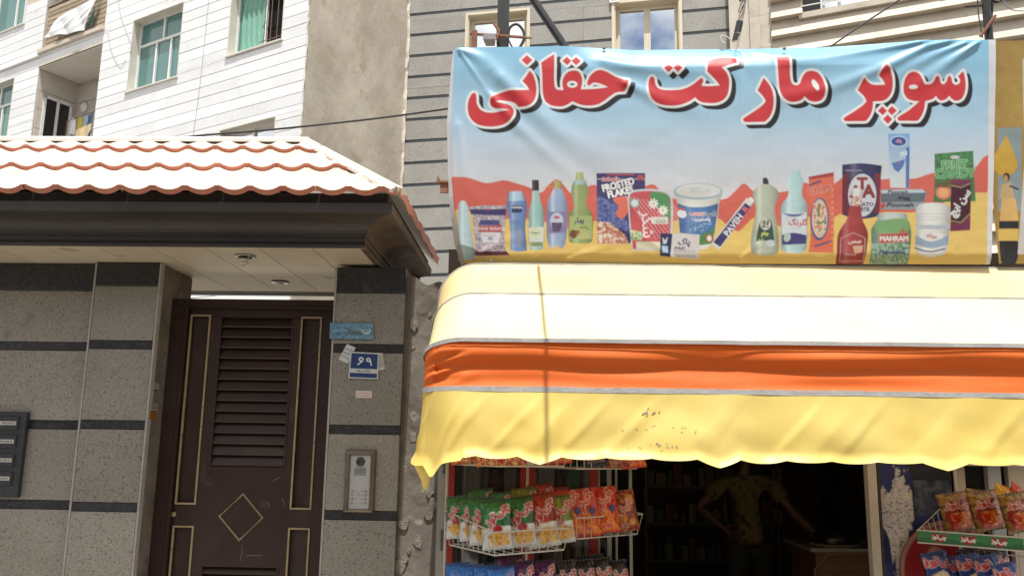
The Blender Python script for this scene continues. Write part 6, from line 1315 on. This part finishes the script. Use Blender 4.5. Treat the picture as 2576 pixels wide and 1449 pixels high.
# ================================================================== snack bags and wire baskets
LOGO1, LOGO2 = ar('0686 06CC'), ar('062A 0648 0632')
def bag_art(kind):
    a = Art(0, 0, 120, 190, 2.0, lin((60, 60, 60)))
    def logo(cx, cy, sz, rot, c=(190, 40, 50), o=(225, 215, 205)):
        a.text(LOGO2 + LOGO1, cx, cy, sz, lin(c), rot=rot, sx=1.0, bold=2.2, outline=lin(o), ow=5)
    full = [(0, 0), (120, 0), (120, 190), (0, 190)]
    if kind in ('green', 'red', 'olive', 'blue', 'purple'):
        c = {'green': (40, 118, 62), 'red': (178, 44, 40), 'olive': (134, 138, 40), 'blue': (36, 98, 176), 'purple': (92, 36, 96)}[kind]
        a.rect(0, 0, 120, 190, lin(c)); a.poly([(70, 0), (120, 0), (120, 130), (95, 120)], tuple(v * .6 for v in lin(c))); a.rect(0, 118, 120, 190, lin((205, 206, 204)))
        a.poly([(0, 112), (120, 104), (120, 118), (0, 124)], lin((225, 225, 222))); a.noise([(30, 140), (70, 122), (112, 128), (110, 172), (50, 178)], [lin((206, 150, 50)), lin((222, 176, 80)), lin((190, 126, 36)), lin((230, 195, 110))], 14)
        if kind == 'green': a.ell(72, 116, 20, 15, lin((170, 30, 40)))
        if kind == 'olive': a.ell(62, 110, 14, 12, lin((200, 130, 150)))
        logo(72, 66, 40, -.75)
        a.rect(0, 0, 120, 12, tuple(v * .45 for v in lin(c)))
    elif kind == 'orange':
        a.rect(0, 0, 120, 190, lin((196, 50, 30))); a.noise([(0, 100), (120, 90), (120, 180), (0, 180)], [lin((226, 110, 30)), lin((236, 140, 50)), lin((206, 80, 26)), lin((190, 50, 28))], 16); a.ell(84, 92, 16, 15, lin((40, 50, 110))); logo(54, 58, 42, -1.05, (206, 60, 50))
    elif kind == 'maroon':
        a.rect(0, 0, 120, 190, lin((120, 24, 34))); a.noise(full, [lin((110, 22, 32)), lin((150, 40, 40)), lin((196, 130, 60)), lin((120, 26, 40))], 18, .7); logo(50, 84, 44, -.9, (206, 70, 60))
        for x, y in ((84, 40), (40, 130), (80, 150)): a.ell(x, y, 18, 16, lin((206, 140, 70)))
    elif kind == 'black':
        a.rect(0, 0, 120, 190, lin((26, 26, 36))); a.noise(full, [lin((20, 20, 28)), lin((34, 34, 46)), lin((24, 24, 34))], 12, .8); logo(60, 62, 40, -.2, (170, 50, 54)); a.noise([(20, 110), (100, 110), (100, 170), (20, 170)], [lin((90, 50, 30)), lin((150, 90, 50)), lin((40, 30, 36))], 12)
    elif kind == 'yellow':
        a.rect(0, 0, 120, 190, lin((214, 160, 30))); a.noise([(0, 90), (120, 90), (120, 190), (0, 190)], [lin((226, 150, 40)), lin((190, 40, 36)), lin((232, 190, 90))], 18); logo(60, 60, 44, -.4)
    elif kind == 'gold':
        a.rect(0, 0, 120, 190, lin((120, 86, 24))); a.noise(full, [lin((84, 58, 14)), lin((150, 112, 36)), lin((104, 74, 20))], 20, .9); a.poly([(14, 44), (104, 36), (110, 150), (90, 176), (20, 176), (6, 120)], lin((136, 26, 22)))
        logo(60, 66, 34, .08, (180, 40, 40)); a.noise([(22, 98), (100, 96), (104, 150), (80, 172), (24, 170)], [lin((206, 140, 40)), lin((214, 90, 36)), lin((176, 44, 30)), lin((226, 176, 70))], 16)
    elif kind == 'popcorn':
        a.rect(0, 0, 120, 190, lin((34, 60, 130))); a.noise([(14, 92), (60, 76), (84, 100), (84, 150), (20, 154)], [lin((222, 210, 180)), lin((236, 226, 205)), lin((205, 180, 130)), lin((226, 200, 120))], 9); a.noise([(92, 110), (112, 104), (112, 132), (94, 136)], [lin((220, 214, 200)), lin((190, 180, 160))], 8); logo(56, 46, 44, .1, (190, 44, 50), (206, 190, 190)); a.poly([(20, 150), (84, 146), (90, 185), (30, 185)], lin((196, 160, 60)))
    if kind in ('blue',): a.noise([(0, 10), (120, 10), (120, 60), (0, 60)], [lin((36, 98, 176)), lin((60, 124, 198)), lin((44, 108, 186))], 22, .7)
    return a
foil = mat_print('bag_foil', rough=.28, spec=.6, bump=.10)
BAG_W, BAG_H = .17, .26
_bags = {}; _arts = {}
def bag_mesh(kind, var=0):
    if (kind, var) in _bags: return _bags[kind, var]
    if kind not in _arts: _arts[kind] = bag_art(kind)
    a = _arts[kind]; r_ = random.Random(hash(kind) % 97)
    def fn(s, t):
        s2 = np.where(s <= .5, s * 2, 2 - s * 2); side = np.where(s <= .5, 1.0, -1.0)       # round the front and back to the start
        x = s2 * 2 - 1; edge = np.clip(1 - np.abs(x) ** 2.6, 0, 1); vert = np.clip(np.minimum(t, 1 - t) / .20, 0, 1) ** .75; seal = (t < .055) | (t > .95)
        b = .045 * edge * vert + .013 * (vnoise(x * 3.2 + 9 + 5 * var, t * 5.5 + 3 * var) - .5) * vert + .008 * np.sin(x * (13 + 2 * var) + var + 2.5 * np.sin(t * 5 + var)) * np.clip((.3 - t) / .3, 0, 1) * vert
        b = np.where(seal, .0012, b); xx = x * BAG_W / 2 * (1 - .05 * np.sin(np.pi * t)); return np.stack([xx, -side * b + np.where(seal, .003 * np.sin(x * 25), 0), (1 - t) * BAG_H], 1)
    def uv(s, t): s2 = np.where(s <= .5, s * 2, 2 - s * 2); return s2 * 119, t * 189
    o = printed('snack_bag', a, fn, 60, 48, foil, None, uv2px=uv); me = o.data; bpy.data.objects.remove(o); _bags[kind, var] = me; return me
def bag(kind, px_, ytop, ybot, Y, label, rz=0, lean=-.12, back=.16, wide=1.0, grp='snack bags in the wire baskets'):
    n_ = Vector((0, 1, 0)); t_ = hit(px_, ytop, (0, Y, 0), n_); b_ = hit(px_, ybot, (0, Y, 0), n_)
    o = bpy.data.objects.new('snack_bag', bag_mesh(kind, random.randrange(3))); COL.objects.link(o); k = (t_.z - b_.z) / BAG_H * 1.03
    o.location = b_; o.rotation_euler = (-back, -lean * -1.0, rz); o.scale = (k * wide, k, k)
    return tag(o, label, 'snack bag', grp)
wire_m = mat('white_wire', (.50, .47, .43), (.58, .55, .50), scale=14, rough=.4)
def lerp(a, b, t): return a + (b - a) * t
def basket(label, FL, FR, BL, zb, zf, zk, n1=9, n2=9, header=None):
    FL, FR, BL = [Vector((p[0], p[1], 0)) for p in (FL, FR, BL)]; BR = BL + FR - FL
    T = thing('wire_basket', label, 'basket', WORLD, (FL.x, FL.y, zb)); c = (FL + BR) / 2
    inn = lambda p: c + (p - c) * .90
    rim = [FL + UP * zf, FR + UP * zf, BR + UP * zk, BL + UP * zk]; bot = [inn(p) + UP * zb for p in (FL, FR, BR, BL)]
    MB().tube(rim, .0042, 6, closed=True).build('rim', wire_m, T); MB().tube(bot, .0042, 6, closed=True).build('base_ring', wire_m, T)
    for (i, j, n_) in ((0, 1, n1), (1, 2, n2), (2, 3, n1), (3, 0, n2)):
        for k in range(n_ + (1 if i in (0, 2) else 0)):
            if i in (1, 3) and k == 0: continue
            MB().tube([lerp(rim[i], rim[j], k / n_), lerp(bot[i], bot[j], k / n_)], .0026, 5).build('wire', wire_m, T)
    for k in range(1, 7): MB().tube([lerp(bot[0], bot[1], k / 7), lerp(bot[3], bot[2], k / 7)], .0024, 5).build('base_wire', wire_m, T)
    return T, rim, bot
AF = ((-.072, 4.45), (.335, 4.78), (-.36, 4.95)); BF = ((.374, 4.87), (.80, 5.26), (.12, 5.27))
basket('white wire basket of green and red chip bags below the awning corner', *AF, 1.075, 1.19, 1.262, 8, 9)
basket('white wire basket of orange puff bags next to the doorway', *BF, 1.12, 1.235, 1.30, 9, 7)
basket('upper white wire basket of yellow bags partly behind the valance', *AF, 1.515, 1.64, 1.70, 8, 9)
basket('upper white wire basket of dark bags partly behind the valance', *BF, 1.50, 1.62, 1.69, 9, 7)
basket('lower white wire basket of blue bags under the green chip bags', *AF, .64, .755, .83, 8, 9)
basket('lower white wire basket of black bags under the orange puff bags', *BF, .66, .79, .86, 9, 7)
# rack posts that carry the baskets, standing on the pavement
for i, (x, y, lb) in enumerate(((-.352, 4.965, 'thin white rack post behind the green chip bags'), (.112, 5.285, 'thin white rack post between the two chip baskets'), (.545, 5.655, None))):
    if lb: MB().tube([(x, y, 0), (x, y, 1.75)], .009, 8).single('rack_post', wire_m, lb, 'post', WORLD, (x, y, 0))
o_ = ['first', 'second', 'third', 'fourth']
L_ = lambda i: '%s green chip bag from the red post in the middle wire basket' % o_[i]
bag('green', 1150, 1248, 1354, 4.86, L_(0), -.55); bag('green', 1186, 1250, 1360, 4.76, L_(1), -.5); bag('green', 1214, 1252, 1370, 4.66, L_(2), -.45)
bag('green', 1252, 1258, 1382, 4.56, L_(3), -.25); bag('green', 1312, 1252, 1376, 4.66, 'green chip bag beside the red chip bag in the middle wire basket', -.05)
bag('red', 1370, 1243, 1376, 4.74, 'red chip bag with white base beside the olive chip bag', .1, lean=-.16); bag('olive', 1412, 1248, 1366, 4.83, 'olive green chip bag with white base in the middle wire basket', .1)
bag('orange', 1444, 1234, 1348, 4.98, 'orange puff bag half hidden behind the olive chip bag', .1); bag('orange', 1480, 1230, 1350, 5.0, 'orange puff bag with blue dot nearest the olive chip bag', .15)
bag('orange', 1528, 1226, 1340, 5.06, 'tall orange puff bag beside the maroon biscuit bag', .2, lean=-.08); bag('maroon', 1580, 1234, 1336, 5.16, 'maroon snack bag with biscuit pictures at the basket end', .25)
for i, (k_, x, yt, yb, Y, lb) in enumerate((('green', 1215, 1228, 1330, 5.02, 'dark green bag in the back row behind the green chip bags'), ('olive', 1325, 1225, 1330, 5.06, 'olive bag in the back row behind the green and red chip bags'), ('red', 1368, 1216, 1320, 5.12, 'red bag standing highest in the back row of chip bags'), ('red', 1410, 1224, 1320, 5.16, 'red bag in the back row behind the olive chip bag'), ('green', 1262, 1236, 1330, 4.98, 'green bag in the back row next to the dark green one'))): bag(k_, x, yt, yb, Y, lb, -.1, back=.3)
for i, (k_, x, yt, Y, rz, lb) in enumerate((('blue', 1150, 1418, 4.86, -.5, 'first bright blue bag from the red post in the lower basket'), ('blue', 1188, 1422, 4.74, -.4, 'second bright blue bag from the red post in the lower basket'), ('blue', 1228, 1424, 4.64, -.3, 'third bright blue bag from the red post in the lower basket'), ('blue', 1268, 1428, 4.58, -.1, 'bright blue bag beside the purple bags in the lower basket'),
                                           ('purple', 1320, 1414, 4.70, .1, 'purple bag beside the blue bags in the lower basket'), ('purple', 1374, 1412, 4.80, .1, 'purple bag beside the black bags in the lower basket'), ('purple', 1290, 1400, 4.98, 0, 'purple bag in the back row of the lower basket'),
                                           ('black', 1430, 1412, 4.92, .2, 'black bag beside the purple bags in the lower basket'), ('black', 1476, 1410, 5.0, .2, 'second black bag from the purple bags in the lower basket'), ('black', 1520, 1406, 5.08, .2, 'third black bag from the purple bags in the lower basket'), ('black', 1562, 1412, 5.16, .25, 'black bag at the doorway end of the lower basket'), ('black', 1500, 1398, 5.2, .1, 'black bag in the back row of the lower basket'))):
    bag(k_, x, yt, yt + 112, Y, lb, rz, grp='snack bags in the lower baskets')
for i, (k_, x, yb, Y, rz, lb) in enumerate((('yellow', 1170, 1166, 4.80, -.5, 'yellow bag nearest the red post in the upper basket'), ('yellow', 1232, 1172, 4.62, -.3, 'yellow bag at the corner of the upper basket'), ('yellow', 1290, 1172, 4.66, 0, 'yellow bag beside the red bag in the upper basket'), ('red', 1350, 1168, 4.74, .1, 'red bag low in the upper basket behind the valance'), ('orange', 1405, 1168, 4.83, .1, 'orange bag low in the upper basket behind the valance'),
                                           ('black', 1500, 1174, 5.0, .2, 'black bag low in the upper basket behind the valance'), ('maroon', 1550, 1176, 5.1, .2, 'maroon bag low in the upper basket behind the valance'), ('orange', 1595, 1178, 5.18, .25, 'orange bag at the doorway end of the upper basket'))):
    bag(k_, x, yb - 108, yb, Y, lb, rz, grp='snack bags in the upper baskets')
# right-hand rack
CF = ((2.27, 4.90), (2.64, 4.53), (2.65, 5.20))
T, rim, bot = basket('white wire basket with green header strip by the blue poster', *CF, 1.13, 1.195, 1.385, 8, 8)
a = Art(0, 0, 600, 60, 2, lin((48, 120, 66)))
for i in range(5): a.ell(60 + i * 135, 62, 80, 30, lin((34, 96, 52)))
for x in (130, 300, 470): a.poly(smooth_loop([(x - 40, 8), (x, 14), (x + 40, 8), (x + 36, 38), (x, 54), (x - 34, 40)]), lin((150, 24, 32))); a.text(LOGO2 + LOGO1, x, 30, 24, lin((230, 226, 222)), bold=1.6, sx=1.3)
h0, h1 = Vector((2.265, 4.893, 0)), Vector((2.635, 4.523, 0))
hd = lambda s, t: np.stack([h0.x + (h1.x - h0.x) * s - .004, h0.y + (h1.y - h0.y) * s - .004, 1.197 - .062 * t], 1)
pr = printed('header_strip', a, hd, 220, 24, mat_print('printed_enamel', rough=.35), T, org=FRAME[T.name])
for z in (1.199, 1.133): MB().tube([h0 + UP * z + Vector((-.005, -.005, 0)), h1 + UP * z + Vector((-.005, -.005, 0))], .004, 6).build('header_edge', wire_m, T)
for x, y, Y, lb in ((2420, 1240, 4.95, 'red and gold snack bag nearest the poster in the right basket'), (2497, 1236, 4.82, 'middle red and gold snack bag in the right basket'), (2575, 1240, 4.72, 'red and gold snack bag beside the orange packet in the right basket')): bag('gold', x, y, y + 98, Y, lb, .25, lean=-.13, wide=1.45, grp='snack bags in the right basket')
bag('orange', 2556, 1212, 1290, 5.0, 'shiny orange packet lying behind the red and gold bags', .5, lean=.5)
bag('gold', 2470, 1232, 1320, 5.08, 'red and gold bag in the back row of the right basket', .2, lean=.1, wide=1.3)
bag('yellow', 2530, 1222, 1310, 5.02, 'orange yellow bag in the back row of the right basket', .2, lean=.3, wide=1.3)
DF = ((2.30, 4.86), (2.67, 4.49), (2.68, 5.16))
basket('lower white wire basket of popcorn bags right of the doorway', *DF, .80, .93, 1.06, 8, 8)
for i, (x, y, Y, lb) in enumerate(((2378, 1390, 4.9, 'blue popcorn bag nearest the poster in the lower right basket'), (2428, 1400, 4.95, 'second blue popcorn bag from the poster in the lower right basket'), (2462, 1396, 4.9, 'third blue popcorn bag from the poster in the lower right basket'), (2510, 1398, 4.78, 'wide blue popcorn bag beside the lowest popcorn bag'), (2556, 1418, 4.66, 'lowest blue popcorn bag in the lower right basket'), (2470, 1378, 5.1, 'black bag behind the blue popcorn bags'), (2530, 1376, 5.02, 'second black bag behind the blue popcorn bags'))):
    bag('popcorn' if i < 5 else 'black', x, y, y + 110, Y, lb, .3, wide=1.15, grp='popcorn bags in the lower right basket')
for x, y, lb in ((2.66, 5.21, 'thin white rack post behind the red and gold bags'), (3.03, 4.84, 'thin white rack post right of the red and gold bags')): MB().tube([(x, y, 0), (x, y, 1.6)], .009, 8).single('rack_post', wire_m, lb, 'post', WORLD, (x, y, 0))

# ================================================================== shopkeeper
def skin_mesh(name, verts, edges, radii, root=0, sub=2):
    me = bpy.data.meshes.new(name); me.from_pydata(verts, edges, []); o = bpy.data.objects.new(name, me); COL.objects.link(o)
    sk = o.modifiers.new('skin', 'SKIN'); sk.use_smooth_shade = True; sk.branch_smoothing = .6
    for i, r_ in enumerate(radii): v = me.skin_vertices[0].data[i]; v.radius = r_ if isinstance(r_, tuple) else (r_, r_); v.use_root = (i == root)
    sb = o.modifiers.new('sub', 'SUBSURF'); sb.levels = sub; sb.render_levels = sub
    bpy.context.view_layer.update(); dg = bpy.context.evaluated_depsgraph_get(); out = bpy.data.meshes.new_from_object(o.evaluated_get(dg)); bpy.data.objects.remove(o); bpy.data.meshes.remove(me)
    out.polygons.foreach_set('use_smooth', [True] * len(out.polygons)); return out
class Sk:
    def __init__(s): s.v = []; s.e = []; s.r = []
    def n(s, p, r_, par=None):
        s.v.append(tuple(p)); s.r.append(r_); i = len(s.v) - 1
        if par is not None: s.e.append((par, i))
        return i
    def chain(s, pts, par=None):
        for p, r_ in pts: par = s.n(p, r_, par)
        return par
PP = hit(1880, 1300, (0, 7.35, 0), Vector((0, 1, 0))); PX, PY = PP.x, 7.35
person = bpy.data.objects.new('person', None); COL.objects.link(person); person.location = (PX, PY, .02); person['kind'] = 'thing'
tag(person, 'shopkeeper in yellow patterned T-shirt with one hand on the hip in the dark doorway', 'person'); FRAME[person.name] = Vector((0, 0, 0))
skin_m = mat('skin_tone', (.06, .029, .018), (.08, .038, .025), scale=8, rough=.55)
# local: x right in the picture, -y to the street
b = Sk(); pel = b.n((0, 0, .92), (.15, .11)); ch = b.chain([((-.005, 0, 1.05), (.135, .10)), ((-.01, 0, 1.2), (.15, .11)), ((-.015, 0, 1.32), (.15, .10))], pel)
nk = b.chain([((-.015, 0, 1.40), (.075, .07)), ((-.012, -.01, 1.46), (.052, .054)), ((-.008, -.025, 1.515), (.060, .070)), ((-.004, -.02, 1.575), (.072, .088)), ((0, -.01, 1.64), (.066, .080)), ((0, 0, 1.672), (.035, .045))], ch)
for sx, el, wr in ((-1, (-.40, .04, 1.13), (-.235, -.10, .985)), (1, (.36, -.10, 1.10), (.53, -.26, .90))):
    sh_ = b.chain([((sx * .17 - .01, 0, 1.36), .065), ((sx * .215, 0, 1.32), .056)], ch); up = Vector((sx * .215, 0, 1.32)); E = Vector(el); Wr = Vector(wr)
    e_ = b.chain([(tuple(up.lerp(E, .45)), .050), (tuple(E), .040), (tuple(E.lerp(Wr, .35)), .041), (tuple(E.lerp(Wr, .75)), .031), (tuple(Wr), .026)], sh_)
    hd_ = (Wr - E).normalized(); pal = Wr + hd_ * .045; pm_ = b.n(tuple(pal), (.036, .018), e_); k2 = b.n(tuple(Wr + hd_ * .085), (.038, .016), pm_)
    sd_ = hd_.cross(Vector((0, 1, 0)) if sx < 0 else Vector((0, 0, 1))).normalized(); nn = hd_.cross(sd_)
    for j, ln in enumerate((.068, .078, .072, .055)):
        ro = Wr + hd_ * .085 + sd_ * (.027 - .018 * j); b.chain([(tuple(ro), .0095), (tuple(ro + hd_ * ln * .55 + nn * .010), .0088), (tuple(ro + hd_ * ln * .85 + nn * .030), .0078)], k2)
    ro = Wr + hd_ * .03 + sd_ * .036; b.chain([(tuple(ro), .0115), (tuple(ro + hd_ * .03 + sd_ * .022), .010), (tuple(ro + hd_ * .058 + sd_ * .026 + nn * .012), .009)], pm_)
for sx in (-1, 1): b.chain([((sx * .09, 0, .84), .088), ((sx * .10, 0, .66), .080), ((sx * .10, -.01, .47), .055), ((sx * .105, .02, .30), .052), ((sx * .11, .03, .09), .036), ((sx * .115, -.02, .045), (.038, .032)), ((sx * .125, -.12, .03), (.036, .022))], pel)
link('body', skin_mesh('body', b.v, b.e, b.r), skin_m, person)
# clothes
c = Sk(); p00 = c.n((.01, 0, .82), (.178, .135)); p0 = c.n((0, 0, .93), (.172, .128), p00); c1_ = c.chain([((-.005, 0, 1.06), (.155, .118)), ((-.01, 0, 1.2), (.166, .124)), ((-.015, 0, 1.33), (.160, .112))], p0); c.chain([((-.015, 0, 1.395), (.095, .085))], c1_)
for sx, el in ((-1, (-.40, .04, 1.13)), (1, (.36, -.10, 1.10))):
    up = Vector((sx * .215, 0, 1.32)); E = Vector(el); c.chain([((sx * .17 - .01, 0, 1.355), .078), ((sx * .218, 0, 1.325), .074), (tuple(up.lerp(E, .35)), .076), (tuple(up.lerp(E, .55)), .074)], c1_)
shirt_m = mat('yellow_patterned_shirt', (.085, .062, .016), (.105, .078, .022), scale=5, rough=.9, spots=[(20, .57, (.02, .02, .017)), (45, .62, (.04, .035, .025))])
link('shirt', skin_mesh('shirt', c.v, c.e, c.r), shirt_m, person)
t_ = Sk(); p0 = t_.n((0, 0, .93), (.160, .118))
for sx in (-1, 1): t_.chain([((sx * .09, 0, .84), .104), ((sx * .10, 0, .66), .096), ((sx * .10, -.01, .47), .074), ((sx * .105, .02, .30), .070), ((sx * .11, .025, .10), .060)], p0)
link('trousers', skin_mesh('trousers', t_.v, t_.e, t_.r), mat('black_trousers', (.012, .012, .014), (.02, .02, .022), scale=20, rough=.9), person)
h = MB(); h.grid(lambda s, t: (lambda a_, e: (.084 * math.cos(a_) * math.sin(e), .012 + .098 * math.sin(a_) * math.sin(e), 1.60 + .092 * math.cos(e)))(s * 2 * math.pi, t * (1.15 + .55 * max(0, math.sin(s * 2 * math.pi)))), 28, 12); h.build('hair', mat('black_hair', (.012, .010, .009), (.02, .017, .015), scale=60, rough=.5), person, smooth=True)
eye = mat('eye_dark', (.02, .015, .01), None, rough=.2)
for sx in (-1, 1):
    MB().lathe([(.0001, -.011), (.008, -.008), (.011, 0), (.008, .008)], (sx * .030, -.092, 1.585), 'y', 10).build('eye', eye, person, smooth=True)
    MB().lathe([(.004, -.006), (.018, -.008), (.020, 0), (.010, .008)], (sx * .075, -.005, 1.572), 'x', 10).build('ear', skin_m, person, smooth=True)
    MB().tube([(sx * .014, -.103, 1.607), (sx * .032, -.103, 1.612), (sx * .048, -.090, 1.606)], .0045, 5).build('eyebrow', MATS['black_hair'], person, smooth=True)
MB().tube([(0, -.100, 1.595), (0, -.112, 1.57), (0, -.120, 1.552), (0, -.106, 1.545)], [.006, .009, .013, .008], 8).build('nose', skin_m, person, smooth=True)
MB().tube([(-.024, -.092, 1.520), (0, -.102, 1.522), (.024, -.092, 1.520)], [.003, .0065, .003], 6).build('mouth', mat('lip_tone', (.25, .09, .07), None, rough=.5), person, smooth=True)
for sx in (-1, 1): MB().grid(lambda s, t: (sx * .122 + .045 * math.cos(s * 6.283) * math.sin(t * 3.14) * 1.0, -.045 + .125 * math.sin(s * 6.283) * math.sin(t * 3.14), max(0, .035 + .045 * math.cos(t * 3.14))), 16, 8).build('shoe', black_m, person, smooth=True)
